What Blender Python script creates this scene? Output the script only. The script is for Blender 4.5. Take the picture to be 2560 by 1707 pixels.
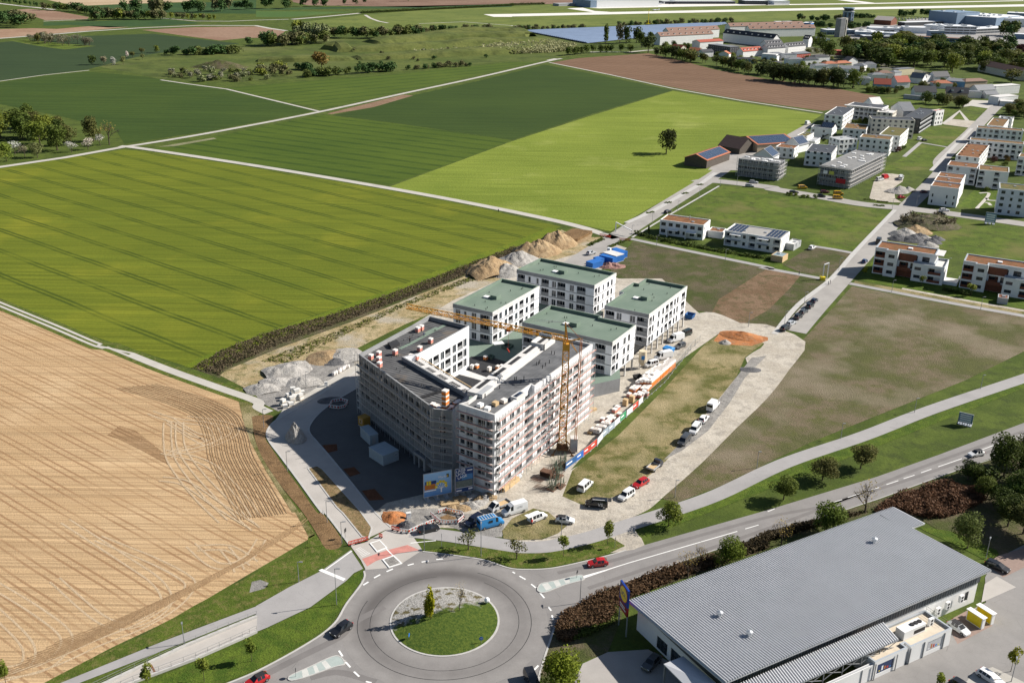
import bpy, math, random
from mathutils import Vector, Matrix, noise
for o in list(bpy.data.objects): bpy.data.objects.remove(o)
SC = bpy.context.scene
COL = SC.collection
R = math.radians
# ---------------------------------------------------------------- camera
cd = bpy.data.cameras.new('camera'); cam = bpy.data.objects.new('camera', cd); COL.objects.link(cam); SC.camera = cam
cd.sensor_width = 36.0; cd.lens = 36.0*2500/2560; cd.clip_start = 1.0; cd.clip_end = 30000.0
cam.location = (0, 0, 118)
cam.matrix_world = Matrix.Translation((0, 0, 118)) @ Matrix.Rotation(R(90-22), 4, 'X') @ Matrix.Rotation(R(1.0), 4, 'Z')
# ---------------------------------------------------------------- sky and sun
W = bpy.data.worlds.new('World'); SC.world = W; W.use_nodes = True
wn = W.node_tree.nodes; wl = W.node_tree.links
bgn = wn['Background']; sky = wn.new('ShaderNodeTexSky'); sky.sky_type = 'NISHITA'; sky.sun_disc = False
SUN_EL, SUN_AZ = 34.0, 14.0
sky.sun_elevation = R(SUN_EL); sky.sun_rotation = R(90-SUN_AZ); sky.altitude = 400
wl.new(sky.outputs[0], bgn.inputs[0]); bgn.inputs[1].default_value = 0.05
sd = bpy.data.lights.new('sun', 'SUN'); sd.energy = 5.0; sd.angle = R(0.53); sd.color = (1.0, 0.94, 0.86)
sun = bpy.data.objects.new('sun', sd); COL.objects.link(sun)
sdir = Vector((math.cos(R(SUN_EL))*math.cos(R(SUN_AZ)), math.cos(R(SUN_EL))*math.sin(R(SUN_AZ)), math.sin(R(SUN_EL))))
sun.rotation_euler = sdir.to_track_quat('Z', 'Y').to_euler(); sun.location = (200, 100, 300)
SC.view_settings.view_transform = 'Standard'; SC.view_settings.look = 'None'
SC.view_settings.exposure = 0.8; SC.view_settings.gamma = 1.0; SC.view_settings.use_curve_mapping = False
SC.render.engine = 'CYCLES'; SC.cycles.max_bounces = 5; SC.cycles.diffuse_bounces = 2; SC.cycles.glossy_bounces = 2
SC.cycles.transparent_max_bounces = 6; SC.cycles.caustics_reflective = False; SC.cycles.caustics_refractive = False
rnd = random.Random(7)
# ---------------------------------------------------------------- mesh helpers
class MB:
    def __init__(s): s.v = []; s.f = []; s.m = []; s.M = None
    def add(s, pts, faces, mi=0):
        b = len(s.v)
        if s.M is not None: pts = [tuple(s.M @ Vector(p)) for p in pts]
        s.v += [tuple(p) for p in pts]
        for i, f in enumerate(faces):
            s.f.append(tuple(b+k for k in f)); s.m.append(mi[i] if isinstance(mi, (list, tuple)) else mi)
        return s
    def quad(s, a, b, c, d, mi=0): return s.add([a, b, c, d], [(0, 1, 2, 3)], mi)
    def box(s, x0, y0, z0, x1, y1, z1, mi=0, top=None):
        t = mi if top is None else top
        return s.add([(x0,y0,z0),(x1,y0,z0),(x1,y1,z0),(x0,y1,z0),(x0,y0,z1),(x1,y0,z1),(x1,y1,z1),(x0,y1,z1)],
            [(3,2,1,0),(4,5,6,7),(0,1,5,4),(1,2,6,5),(2,3,7,6),(3,0,4,7)], [mi, t, mi, mi, mi, mi])
    def prism(s, poly, z0, z1, mi=0, top=None, bottom=True):
        if area(poly) < 0: poly = poly[::-1]
        n = len(poly); t = mi if top is None else top
        fs = [tuple(range(n, 2*n))]; ms = [t]
        if bottom: fs.append(tuple(range(n-1, -1, -1))); ms.append(mi)
        for i in range(n):
            j = (i+1) % n; fs.append((i, j, n+j, n+i)); ms.append(mi)
        return s.add([(x, y, z0) for x, y in poly]+[(x, y, z1) for x, y in poly], fs, ms)
    def tube(s, p, q, r, n=6, mi=0, r2=None, cap=True):
        p = Vector(p); q = Vector(q); d = q-p
        if d.length < 1e-6: return s
        a = d.orthogonal().normalized(); b = d.normalized().cross(a); r2 = r if r2 is None else r2
        pts = [p+(a*math.cos(2*math.pi*k/n)+b*math.sin(2*math.pi*k/n))*r for k in range(n)]
        pts += [q+(a*math.cos(2*math.pi*k/n)+b*math.sin(2*math.pi*k/n))*r2 for k in range(n)]
        fs = [(k, (k+1) % n, n+(k+1) % n, n+k) for k in range(n)]
        if cap: fs += [tuple(range(n-1, -1, -1)), tuple(range(n, 2*n))]
        return s.add(pts, fs, mi)
    def bar(s, p, q, w, mi=0): return s.tube(p, q, w*0.7071, 4, mi)
    def mesh(s, name, mats):
        me = bpy.data.meshes.new(name); me.from_pydata(s.v, [], s.f)
        for m in mats: me.materials.append(m)
        if any(s.m): me.polygons.foreach_set('material_index', s.m)
        me.update(); return me
def area(p): return sum(p[i][0]*p[(i+1) % len(p)][1]-p[(i+1) % len(p)][0]*p[i][1] for i in range(len(p)))/2
def L(m): return m if isinstance(m, (list, tuple)) else [m]
def link(o, parent=None, label=None, cat=None, group=None, kind=None):
    COL.objects.link(o)
    if parent is not None: o.parent = parent
    if label: o['label'] = label
    if cat: o['category'] = cat
    if group: o['group'] = group
    if kind: o['kind'] = kind
    return o
def thing(name, label, cat, loc=(0, 0, 0), rz=0.0, group=None):
    o = bpy.data.objects.new(name, None); o.location = loc if len(loc) == 3 else (loc[0], loc[1], 0); o.rotation_euler = (0, 0, R(rz)); o.empty_display_size = 0.5
    return link(o, None, label, cat, group)
def part(name, mb, mats, parent=None, loc=None, rz=None, **kw):
    me = mb if isinstance(mb, bpy.types.Mesh) else mb.mesh(name, L(mats))
    o = bpy.data.objects.new(name, me)
    if loc is not None: o.location = loc if len(loc) == 3 else (loc[0], loc[1], 0)
    if rz is not None: o.rotation_euler = (0, 0, R(rz))
    return link(o, parent, **kw)
def smooth(o, ang=None):
    me = o.data; me.polygons.foreach_set('use_smooth', [True]*len(me.polygons)); return o
def copy_tree(o, parent=None):
    c = o.copy(); COL.objects.link(c)
    if parent is not None: c.parent = parent
    for ch in o.children: copy_tree(ch, c)
    return c
def polyline_strip(pts, w, closed=False):
    n = len(pts); lft = []; rgt = []
    for i in range(n):
        a = Vector(pts[i-1] if i else (pts[-1] if closed else pts[0])); b = Vector(pts[(i+1) % n] if (i < n-1 or closed) else pts[i]); p = Vector(pts[i])
        if i == 0 and not closed: d = (b-p).normalized(); k = 1
        elif i == n-1 and not closed: d = (p-a).normalized(); k = 1
        else:
            d1 = (p-a).normalized(); d2 = (b-p).normalized(); d = (d1+d2).normalized(); k = 1/max(0.4, d.dot(d1))
        nrm = Vector((-d.y, d.x)); ww = w[i] if isinstance(w, (list, tuple)) else w
        lft.append(tuple(p+nrm*ww/2*k)); rgt.append(tuple(p-nrm*ww/2*k))
    return lft, rgt
def curve(pts, sub=6):
    """Catmull-Rom smoothing of a polyline"""
    out = []; P = [Vector(p) for p in (pts if pts[0] == pts[-1] else clean(pts))]; n = len(P)
    for i in range(n-1):
        p0 = P[max(0, i-1)]; p1 = P[i]; p2 = P[i+1]; p3 = P[min(n-1, i+2)]
        for k in range(sub):
            t = k/sub
            out.append(tuple(0.5*((2*p1)+(-p0+p2)*t+(2*p0-5*p1+4*p2-p3)*t*t+(-p0+3*p1-3*p2+p3)*t**3)))
    out.append(tuple(P[-1])); return out
def sheet(name, pts, z, m, kind='structure', **kw):
    if area(pts) < 0: pts = pts[::-1]
    mb = MB(); mb.add([(x, y, z) for x, y in pts], [tuple(range(len(pts)))])
    return part(name, mb, m, kind=kind, **kw)
def clean(pts):
    out = [tuple(pts[0])]
    for i in range(1, len(pts)):
        p = Vector(pts[i]); a = Vector(out[-1])
        if (p-a).length < 0.3: continue
        if len(out) > 1 and i < len(pts)-1 and (p-a).dot(a-Vector(out[-2])) < 0: continue
        out.append(tuple(p))
    return out
def strip(name, pts, w, z, m, kind='structure', closed=False, parent=None, **kw):
    if not closed and not isinstance(w, (list, tuple)): pts = clean(pts)
    a, b = polyline_strip(pts, w, closed); n = len(pts); mb = MB()
    mb.add([(x, y, z) for x, y in a]+[(x, y, z) for x, y in b], [(i, n+i, n+(i+1) % n, (i+1) % n) for i in range(n if closed else n-1)])
    if kind: kw['kind'] = kind
    return part(name, mb, m, parent, **kw)
def kerb(pts, w, h, m, name='kerb', z=0.0, closed=False):
    a, b = polyline_strip(pts, w, closed); n = len(pts); mb = MB(); rng = range(n if closed else n-1)
    V = [(x, y, z) for x, y in a]+[(x, y, z) for x, y in b]+[(x, y, z+h) for x, y in a]+[(x, y, z+h) for x, y in b]
    F = []
    for i in rng:
        j = (i+1) % n
        F += [(2*n+i, 3*n+i, 3*n+j, 2*n+j), (i, 2*n+i, 2*n+j, j), (n+i, n+j, 3*n+j, 3*n+i)]
    mb.add(V, F); return part(name, mb, m, kind='structure')
def ringpts(c, r, n=64, sx=1, sy=1, rot=0): return [(c[0]+r*sx*math.cos(2*math.pi*k/n+rot), c[1]+r*sy*math.sin(2*math.pi*k/n+rot)) for k in range(n)]
# ---------------------------------------------------------------- materials
MATS = {}
class NT:
    def __init__(s, name):
        s.mat = bpy.data.materials.new(name); s.mat.use_nodes = True; s.t = s.mat.node_tree; s.n = s.t.nodes; s.l = s.t.links
        s.b = s.n['Principled BSDF']; s.pos = None
    def new(s, ty, **kw):
        nd = s.n.new(ty)
        for k, v in kw.items(): setattr(nd, k, v)
        return nd
    def inp(s, sock, v):
        if hasattr(v, 'is_linked'): s.l.new(v, sock)
        else: sock.default_value = v
    def position(s):
        if s.pos is None: s.pos = s.new('ShaderNodeNewGeometry').outputs['Position']
        return s.pos
    def mapping(s, rz=0, scale=(1, 1, 1), loc=(0, 0, 0), src=None):
        m = s.new('ShaderNodeMapping', vector_type='POINT'); s.l.new(src or s.position(), m.inputs[0])
        m.inputs['Rotation'].default_value = (0, 0, R(rz)); m.inputs['Scale'].default_value = scale; m.inputs['Location'].default_value = loc
        return m.outputs[0]
    def noise(s, scale, detail=3, vec=None, rough=0.6, dist=0.0):
        nd = s.new('ShaderNodeTexNoise'); s.l.new(vec or s.position(), nd.inputs['Vector']); nd.inputs['Scale'].default_value = scale
        nd.inputs['Detail'].default_value = detail; nd.inputs['Roughness'].default_value = rough; nd.inputs['Distortion'].default_value = dist
        return nd.outputs[0]
    def math(s, op, a, b=0.0, c=0.0, clamp=False):
        nd = s.new('ShaderNodeMath', operation=op, use_clamp=clamp); s.inp(nd.inputs[0], a); s.inp(nd.inputs[1], b); s.inp(nd.inputs[2], c); return nd.outputs[0]
    def ramp(s, f, lo, hi, a=0.0, b=1.0):
        nd = s.new('ShaderNodeMapRange'); nd.clamp = True; s.inp(nd.inputs[0], f); nd.inputs[1].default_value = lo; nd.inputs[2].default_value = hi
        nd.inputs[3].default_value = a; nd.inputs[4].default_value = b; return nd.outputs[0]
    def mix(s, f, a, b, blend='MIX'):
        nd = s.new('ShaderNodeMix', data_type='RGBA', blend_type=blend); s.inp(nd.inputs[0], f)
        for sock, v in ((nd.inputs[6], a), (nd.inputs[7], b)):
            if hasattr(v, 'is_linked'): s.l.new(v, sock)
            else: sock.default_value = (*v, 1) if len(v) == 3 else v
        return nd.outputs[2]
    def sep(s, v):
        nd = s.new('ShaderNodeSeparateXYZ'); s.l.new(v, nd.inputs[0]); return nd.outputs
    def bump(s, h, strength=0.3, dist=0.1):
        nd = s.new('ShaderNodeBump'); s.l.new(h, nd.inputs['Height']); nd.inputs['Strength'].default_value = strength; nd.inputs['Distance'].default_value = dist
        s.l.new(nd.outputs[0], s.b.inputs['Normal'])
    def done(s, col, rough=0.9, spec=0.2, metal=0.0):
        s.inp(s.b.inputs['Base Color'], col if hasattr(col, 'is_linked') else (*col[:3], 1)); s.inp(s.b.inputs['Roughness'], rough)
        s.b.inputs['Specular IOR Level'].default_value = spec; s.b.inputs['Metallic'].default_value = metal
        return s.mat
def mat(name, col, rough=0.85, spec=0.3, metal=0.0, var=0.12, scale=0.6, bump=0.0, dirt=None):
    """plain surface with two scales of tonal variation"""
    if name in MATS: return MATS[name]
    t = NT(name)
    n1 = t.noise(scale, 4); n2 = t.noise(scale*9, 2)
    f = t.math('ADD', t.math('MULTIPLY', n1, 0.65), t.math('MULTIPLY', n2, 0.35))
    lo = tuple(c*(1-var) for c in col); hi = tuple(min(1, c*(1+var)) for c in col)
    c = t.mix(t.ramp(f, 0.3, 0.7), lo, hi)
    if dirt: c = t.mix(t.ramp(t.noise(scale*0.5, 5), 0.5, 0.75, 0, 0.7), c, dirt)
    if bump: t.bump(n2, bump, 0.05)
    MATS[name] = t.done(c, rough, spec, metal); return MATS[name]
def tintmat(name, rough=0.35, spec=0.5, var=0.05, coat=0.0, trans=0.0):
    """colour comes from each object's own colour"""
    if name in MATS: return MATS[name]
    t = NT(name); oi = t.new('ShaderNodeObjectInfo'); n = t.noise(1.3, 3)
    c = t.mix(t.ramp(n, 0.35, 0.65), oi.outputs['Color'], t.mix(1.0, oi.outputs['Color'], (1-2*var,)*3, 'MULTIPLY'))
    t.b.inputs['Coat Weight'].default_value = coat
    MATS[name] = t.done(c, rough, spec); return MATS[name]
def field_mat(name, c1, c2, ang, tram=18.0, tramw=0.22, tramc=None, row=0.6, rowstr=0.3, patch=0.02, fine=1.2, c3=None, bump=0.4, gauge=0.95):
    t = NT(name); m = t.mapping(rz=-ang); xyz = t.sep(m); y = xyz[1]
    wob = t.math('MULTIPLY', t.math('SUBTRACT', t.noise(0.012, 2), 0.5), 3.0); y2 = t.math('ADD', y, wob)
    big = t.noise(patch, 3); stretch = t.noise(1.0, 3, t.mapping(rz=-ang, scale=(0.02, 0.35, 1))); fin = t.noise(fine, 4, None, 0.7)
    rows = t.noise(1.0, 2, t.mapping(rz=-ang, scale=(0.008, 1.0/row, 1)))
    f = t.math('ADD', t.math('MULTIPLY', big, 0.42), t.math('ADD', t.math('MULTIPLY', stretch, 0.3), t.math('MULTIPLY', fin, 0.28)))
    col = t.mix(t.ramp(f, 0.36, 0.64), c1, c2)
    if c3: col = t.mix(t.ramp(t.noise(patch*1.7, 4), 0.55, 0.72, 0, 0.8), col, c3)
    col = t.mix(t.ramp(rows, 0.35, 0.65, rowstr, 0.0), col, tuple(c*0.45 for c in c1))
    if tram:
        d = t.math('PINGPONG', y2, tram/2); e = t.math('ABSOLUTE', t.math('SUBTRACT', d, gauge))
        brk = t.ramp(t.noise(0.05, 2), 0.35, 0.55, 0.35, 1.0)
        ln = t.math('MULTIPLY', t.ramp(e, tramw, tramw*2.2, 0.85, 0.0), brk)
        col = t.mix(ln, col, tramc or tuple(c*0.4 for c in c1))
    t.bump(t.math('ADD', fin, t.math('MULTIPLY', rows, 1.0)), bump, 0.25)
    return t.done(col, 0.95, 0.1)
def rough_mat(name, cols, scale=0.15, fine=2.5, bump=0.6, thr=(0.42, 0.58)):
    """uneven ground with patches of several colours"""
    if name in MATS: return MATS[name]
    t = NT(name); a = t.noise(scale, 5, None, 0.65); b = t.noise(scale*2.7, 4, t.mapping(loc=(31, 17, 0)), 0.7); fin = t.noise(fine, 4, None, 0.75)
    col = t.mix(t.ramp(a, *thr), cols[0], cols[1])
    if len(cols) > 2: col = t.mix(t.ramp(b, 0.48, 0.66), col, cols[2])
    if len(cols) > 3: col = t.mix(t.ramp(t.noise(scale*0.6, 3, t.mapping(loc=(7, 91, 0))), 0.5, 0.68), col, cols[3])
    col = t.mix(t.ramp(fin, 0.25, 0.75, 0.55, 0.0), col, tuple(c*0.35 for c in cols[0]))
    t.bump(fin, bump, 0.3); MATS[name] = t.done(col, 0.95, 0.1); return MATS[name]
def asphalt_mat(name, c, wear=0.15, crack=True, scale=0.25):
    if name in MATS: return MATS[name]
    t = NT(name); a = t.noise(scale, 5); b = t.noise(6.0, 3); st = t.noise(0.09, 3, None, 0.5)
    f = t.math('ADD', t.math('MULTIPLY', a, 0.6), t.math('MULTIPLY', b, 0.4))
    col = t.mix(t.ramp(f, 0.3, 0.7), tuple(x*(1-wear) for x in c), tuple(x*(1+wear) for x in c))
    col = t.mix(t.ramp(st, 0.52, 0.7, 0, 0.35), col, tuple(x*0.62 for x in c))
    if crack:
        v = t.new('ShaderNodeTexVoronoi', feature='DISTANCE_TO_EDGE'); t.l.new(t.mapping(scale=(0.09, 0.09, 1)), v.inputs['Vector'])
        col = t.mix(t.ramp(v.outputs['Distance'], 0.0, 0.006, 0.5, 0.0), col, tuple(x*0.35 for x in c))
    t.bump(b, 0.15, 0.02); MATS[name] = t.done(col, 0.85, 0.3); return MATS[name]
# ================================================================ GROUND, FIELDS, PATHS
M_grass = rough_mat('meadow_grass', [(0.065,0.095,0.018), (0.10,0.135,0.026), (0.055,0.075,0.02)], 0.08, 1.6, 0.5)
M_verge = rough_mat('verge_grass', [(0.07,0.105,0.016), (0.105,0.145,0.022), (0.19,0.17,0.06)], 0.25, 3.0, 0.8)
M_lush = rough_mat('lush_grass', [(0.06,0.105,0.014), (0.115,0.165,0.022), (0.085,0.115,0.02)], 0.3, 2.5, 0.8)
M_airgrass = rough_mat('airfield_grass', [(0.13,0.165,0.04), (0.165,0.195,0.05), (0.10,0.135,0.034)], 0.01, 0.25, 0.3)
M_rough = rough_mat('rough_weeds', [(0.10,0.105,0.040), (0.19,0.15,0.10), (0.115,0.12,0.042), (0.26,0.215,0.155)], 0.06, 2.2, 1.0)
M_rough2 = rough_mat('dark_weeds', [(0.07,0.085,0.026), (0.15,0.12,0.08), (0.085,0.10,0.03), (0.11,0.09,0.06)], 0.09, 2.2, 1.0)
M_plot = rough_mat('plot_grass', [(0.085,0.13,0.020), (0.125,0.17,0.026), (0.065,0.085,0.022), (0.17,0.165,0.055)], 0.07, 1.8, 1.0)
M_dry = rough_mat('dry_grass', [(0.13,0.13,0.04), (0.33,0.27,0.14), (0.10,0.115,0.03), (0.40,0.33,0.19)], 0.10, 2.2, 1.0)
M_concrete = asphalt_mat('pale_concrete_road', (0.40,0.375,0.345), 0.10, False)
M_path = asphalt_mat('pale_field_path', (0.42,0.40,0.36), 0.12, False)
M_asph = asphalt_mat('worn_asphalt', (0.215,0.205,0.198), 0.14)
M_asph2 = asphalt_mat('cycle_path_asphalt', (0.30,0.29,0.285), 0.10)
M_street = asphalt_mat('estate_street', (0.31,0.295,0.275), 0.12)
M_gravel = rough_mat('grey_gravel', [(0.26,0.25,0.235), (0.36,0.345,0.32), (0.20,0.19,0.18)], 0.3, 3.0, 0.6)
M_dirt = rough_mat('bright_site_dirt', [(0.46,0.415,0.345), (0.56,0.515,0.44), (0.36,0.33,0.285)], 0.12, 1.6, 0.5)
M_yellow = rough_mat('yellow_subsoil', [(0.36,0.28,0.15), (0.46,0.37,0.22), (0.12,0.125,0.04), (0.44,0.40,0.33)], 0.12, 1.5, 0.8)
M_brownsoil = rough_mat('brown_soil', [(0.20,0.125,0.062), (0.26,0.165,0.085), (0.15,0.095,0.05)], 0.2, 2.5, 0.8)
M_orange = rough_mat('orange_clay', [(0.42,0.16,0.06), (0.50,0.22,0.09), (0.36,0.20,0.11)], 0.2, 1.5, 0.6)
M_white = mat('road_paint', (0.72,0.72,0.70), 0.7, var=0.1, scale=1.5)
M_kerb = mat('kerb_stone', (0.42,0.41,0.39), 0.8, var=0.15, scale=1.0)
M_runway = mat('runway_concrete', (0.62,0.60,0.56), 0.85, var=0.06, scale=0.02)

mb = MB(); mb.add([(-9000,-2000,0),(9000,-2000,0),(9000,14000,0),(-9000,14000,0)], [(0,1,2,3)])
part('ground', mb, M_grass, kind='structure')

# --- fields
G_A = field_mat('young_wheat', (0.085,0.115,0.012), (0.165,0.185,0.018), -37, 15.0, 0.34, (0.040,0.062,0.008), 1.3, 0.42, 0.012, 0.9, (0.20,0.205,0.020))
sheet('wheat_field', [(-312.7,464.8),(-290,504),(-273,524.1),(-227.6,578.5),(-214.8,575.8),(-136.9,534.1),(-63.4,490.4),(-16.6,459),(21,427.9),(0,400.3),(-15.4,379.9),(-39.3,344.9),(-61.5,317.6),(-79.8,295.4),(-89.5,280.5),(-93.4,269.3),(-94.9,268),(-133.7,291.7),(-173.5,317.5),(-214.4,337.8),(-263.7,360.9)], 0.02, G_A)
strip('field_margin', [(18,424.2),(0,396.5),(-16.9,375.2),(-38.9,340.5),(-60.6,312.6),(-78.7,290.6),(-90.1,273.4),(-92.6,266.8)], 7.0, 0.035, rough_mat('yellow_green_margin', [(0.12,0.165,0.014), (0.16,0.195,0.018), (0.09,0.13,0.015)], 0.08, 1.6, 0.6))
G_B = field_mat('striped_barley', (0.045,0.078,0.011), (0.080,0.118,0.015), -27.6, 13.0, 0.35, (0.018,0.042,0.008), 1.6, 0.25, 0.012, 0.7)
sheet('barley_field', [(-212,581),(-186,626),(-138,711),(-130,708),(-84,683),(-2,628),(-31,566),(-64,501),(-139,542)], 0.02, G_B)
G_B2 = field_mat('dark_barley', (0.028,0.052,0.012), (0.048,0.078,0.015), 57.9, 0, 0.3, None, 3.0, 0.25, 0.006, 0.5)
sheet('dark_field', [(-129,710),(-102,754),(-86,804),(-33,904),(28,1033),(85,944),(132,865),(55,735),(-2,629),(-84,684)], 0.024, G_B2)
G_C = field_mat('bright_meadow', (0.115,0.160,0.020), (0.215,0.260,0.042), 57.9, 0, 0.3, None, 2.4, 0.30, 0.012, 0.8, (0.27,0.30,0.075), 1.0)
sheet('mown_meadow', [(-64,496),(-2,625),(55,729),(132,862),(177,803),(226,749),(174,651),(135,587),(110,546),(61,458),(42,422),(23,437),(-17,466)], 0.022, G_C)
G_D = field_mat('ploughed_brown', (0.155,0.092,0.056), (0.215,0.135,0.088), -55.3, 9.0, 0.5, (0.10,0.06,0.038), 2.2, 0.42, 0.01, 0.6, None, 0.6, 0.0)
sheet('ploughed_field', [(33,1049),(66,1098),(147,1158),(172,1094),(195,1018),(231,951),(274,904),(301,850),(277,805),(232,768),(180,819),(135,884),(87,966)], 0.02, G_D)
strip('ploughed_headland', [(-132,715),(-111,751),(-86,811)], [4, 13, 9], 0.03, rough_mat('pale_plough', [(0.22,0.14,0.09), (0.27,0.18,0.12)], 0.1, 1.0))
G_E1 = field_mat('teal_winter_crop', (0.026,0.046,0.020), (0.040,0.064,0.025), 8, 0, 0.3, None, 6.0, 0.2, 0.006, 0.3)
sheet('winter_crop_field', [(-642,1022),(-576,1153),(-547,1222),(-451,1286),(-317,1184),(-354,1125),(-381,1052),(-391,935),(-413,894),(-431,852),(-492,772)], 0.02, G_E1)
G_E2 = field_mat('dark_winter_wheat', (0.030,0.058,0.013), (0.056,0.088,0.016), 59.6, 0, 0.3, None, 5.0, 0.35, 0.008, 0.3)
sheet('winter_wheat_field', [(-483,757),(-426,842),(-409,886),(-385,920),(-326,894),(-235,825),(-143,729),(-192,647),(-233,595),(-254,638),(-314,690),(-373,732),(-467,731)], 0.02, G_E2)
G_F = field_mat('striped_green', (0.052,0.085,0.013), (0.085,0.122,0.018), 40.5, 16.0, 0.4, (0.022,0.05,0.01), 3.0, 0.25, 0.01, 0.4)
sheet('striped_field', [(-238,832),(-201,865),(-114,935),(-5,1051),(24,1059),(-37,940),(-89,835),(-140,736),(-181,773)], 0.02, G_F)
sheet('far_ploughed_field', [(-647,1222),(-652,1311),(-619,1331),(-587,1327),(-562,1380),(-512,1373),(-541,1310),(-570,1251),(-599,1201),(-619,1167)], 0.02, rough_mat('far_plough_a', [(0.30,0.19,0.125), (0.36,0.245,0.165)], 0.01, 0.2, 0.3))
sheet('far_ploughed_field', [(-480,1333),(-428,1388),(-354,1413),(-301,1350),(-292,1268),(-328,1251),(-348,1216),(-414,1274)], 0.02, rough_mat('far_plough_b', [(0.25,0.155,0.105), (0.30,0.20,0.14)], 0.01, 0.2, 0.3))
sheet('far_ploughed_field', [(-789,1623),(-776,1662),(-715,1625),(-623,1521),(-612,1486),(-656,1452),(-693,1505)], 0.02, rough_mat('far_plough_b', []))
sheet('far_stubble_field', [(-933,2088),(-847,1891),(-734,1744),(-671,1821),(-591,1900),(-623,2192)], 0.02, rough_mat('far_stubble', [(0.42,0.32,0.20), (0.48,0.38,0.25)], 0.01, 0.2, 0.3))
sheet('far_green_field', [(-729,1734),(-669,1815),(-560,1896),(-496,1997),(-410,1641),(-500,1630),(-590,1644),(-666,1663)], 0.02, rough_mat('far_green', [(0.035,0.075,0.026), (0.05,0.095,0.03)], 0.01, 0.2, 0.3))
sheet('far_green_field', [(-647,1425),(-586,1458),(-513,1515),(-439,1452),(-475,1399),(-533,1360),(-596,1387),(-622,1367)], 0.02, rough_mat('far_green', []))
sheet('far_green_field', [(-427,1711),(-314,1781),(-97,1858),(-11,1917),(-11,2000),(-197,1891),(-375,1807),(-436,1749)], 0.02, rough_mat('far_green', []))
sheet('far_green_field', [(-394,1575),(-424,1701),(-268,1720),(-310,1653),(-342,1587)], 0.025, rough_mat('far_green2', [(0.07,0.13,0.035), (0.09,0.15,0.04)], 0.01, 0.2, 0.3))
sheet('far_ploughed_field', [(-497,2235),(-430,1974),(-371,1861),(-291,1865),(-174,1861),(-11,2017),(-11,1967),(139,2077),(169,2197),(189,2465)], 0.02, rough_mat('far_plough_c', [(0.20,0.125,0.09), (0.25,0.165,0.12)], 0.01, 0.2, 0.3))
# --- airfield
sheet('airfield_grass', [(-318,1479),(-245,1657),(-167,1783),(-11,1929),(139,2077),(629,2666),(1396,2929),(949,1974),(733,1815),(579,1804),(485,1734),(399,1673),(335,1654),(204,1573),(86,1499),(-7,1434),(-119,1420),(-221,1408)], 0.015, M_airgrass)
sheet('runway', [(-56,1717),(-9,1736),(-9,1736),(220,1855),(471,1984),(472,1987),(771,2135),(1102,2302),(1282,2395),(1234,2304),(1065,2221),(745,2062),(458,1926),(457,1923),(214,1799),(-9,1680),(-9,1671),(-38,1664)], 0.04, M_runway)
sheet('taxiway', [(89,1901),(119,1927),(135,1844),(161,1828),(132,1800),(121,1829),(95,1885)], 0.045, M_runway)
sheet('apron', [(101,2005),(150,2059),(296,2133),(390,2167),(405,2124),(509,2146),(500,2109),(299,2001),(148,1917),(127,1936)], 0.045, M_runway)
sheet('taxiway', [(500,2130),(739,2241),(1184,2476),(1170,2446),(728,2208),(494,2100)], 0.045, M_runway)
sheet('taxiway', [(709,2359),(719,2281),(736,2232),(762,2255),(745,2337),(744,2395)], 0.05, M_runway)
strip('access_track', [(-241,1658),(-224,1593),(-204,1538),(-187,1509)], 5, 0.04, M_path)
strip('access_track', [(-142,1508),(-81,1555),(-8,1502),(-8,1498),(23,1495)], 3, 0.04, M_path)
# --- waste-land meadow between the fields
sheet('landfill_meadow', [(-400,966),(-393,1083),(-354,1183),(-292,1157),(-292,1157),(-237,1257),(-184,1253),(-113,1355),(-7,1434),(-7,1408),(37,1417),(85,1247),(162,1235),(155,1184),(116,1155),(41,1100),(-5,1024),(-5,1062),(-102,967),(-191,900),(-224,878),(-235,866),(-303,878),(-310,884)], 0.018,
      rough_mat('landfill_grass', [(0.075,0.105,0.024), (0.115,0.14,0.035), (0.05,0.07,0.02), (0.15,0.16,0.06)], 0.012, 0.3, 0.6))
# --- field paths
strip('field_path', [(-286.5,514.5),(-274.5,527.2),(-251,554.2),(-230.4,586)], 4.5, 0.05, M_path)
strip('field_path', curve([(-232,586),(-222,596),(-190,641),(-140,724),(-88,825),(-34,928),(28,1056),(47,1091)]), 4.2, 0.055, M_path)
strip('field_path', curve([(-233.1,588.4),(-217,582),(-138.2,539.5),(-64,495.1),(-16.8,464),(23.2,433.9),(40.1,415.2),(43.5,410.8)]), 4.6, 0.06, M_path)
strip('dirt_track', [(-304,874),(-275,853),(-235,827),(-140,724)], 2.6, 0.05, M_path)
strip('dirt_track', [(-433,841),(-412,891),(-387,929)], 2.0, 0.05, M_path)
strip('dirt_track', [(33,1053),(87,963),(134,876),(179,814),(229,758)], 2.6, 0.05, M_path)
sheet('trodden_strip', [(-210.7,588.1),(-186.9,619.7),(-183.9,616.4),(-201.8,590.6)], 0.04, rough_mat('pale_strip', [(0.20,0.20,0.11), (0.26,0.25,0.15)], 0.1, 1.0))
strip('country_road', [(-610,1172),(-597,1197),(-567,1244),(-538,1302),(-492,1364),(-430,1415),(-358,1427),(-331,1390),(-301,1358)], 7, 0.05, M_path)
strip('country_road', [(-912,1813),(-874,1772),(-814,1722),(-767,1686),(-731,1654)], 9, 0.05, M_path)
strip('country_road', [(-521,1528),(-457,1485),(-412,1491),(-380,1519),(-338,1545)], 5, 0.05, M_path)
strip('field_path', [(-653,1438),(-630,1462),(-604,1474)], 5, 0.05, M_path)
strip('country_road', [(-333,1546),(-300,1602),(-254,1694)], 9, 0.05, M_path)
strip('field_path', [(41,1089),(32,1072)], 4, 0.05, M_path)
strip('park_path', [(82,1161),(127,1168),(147,1189),(164,1198)], 5, 0.05, M_path)
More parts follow.
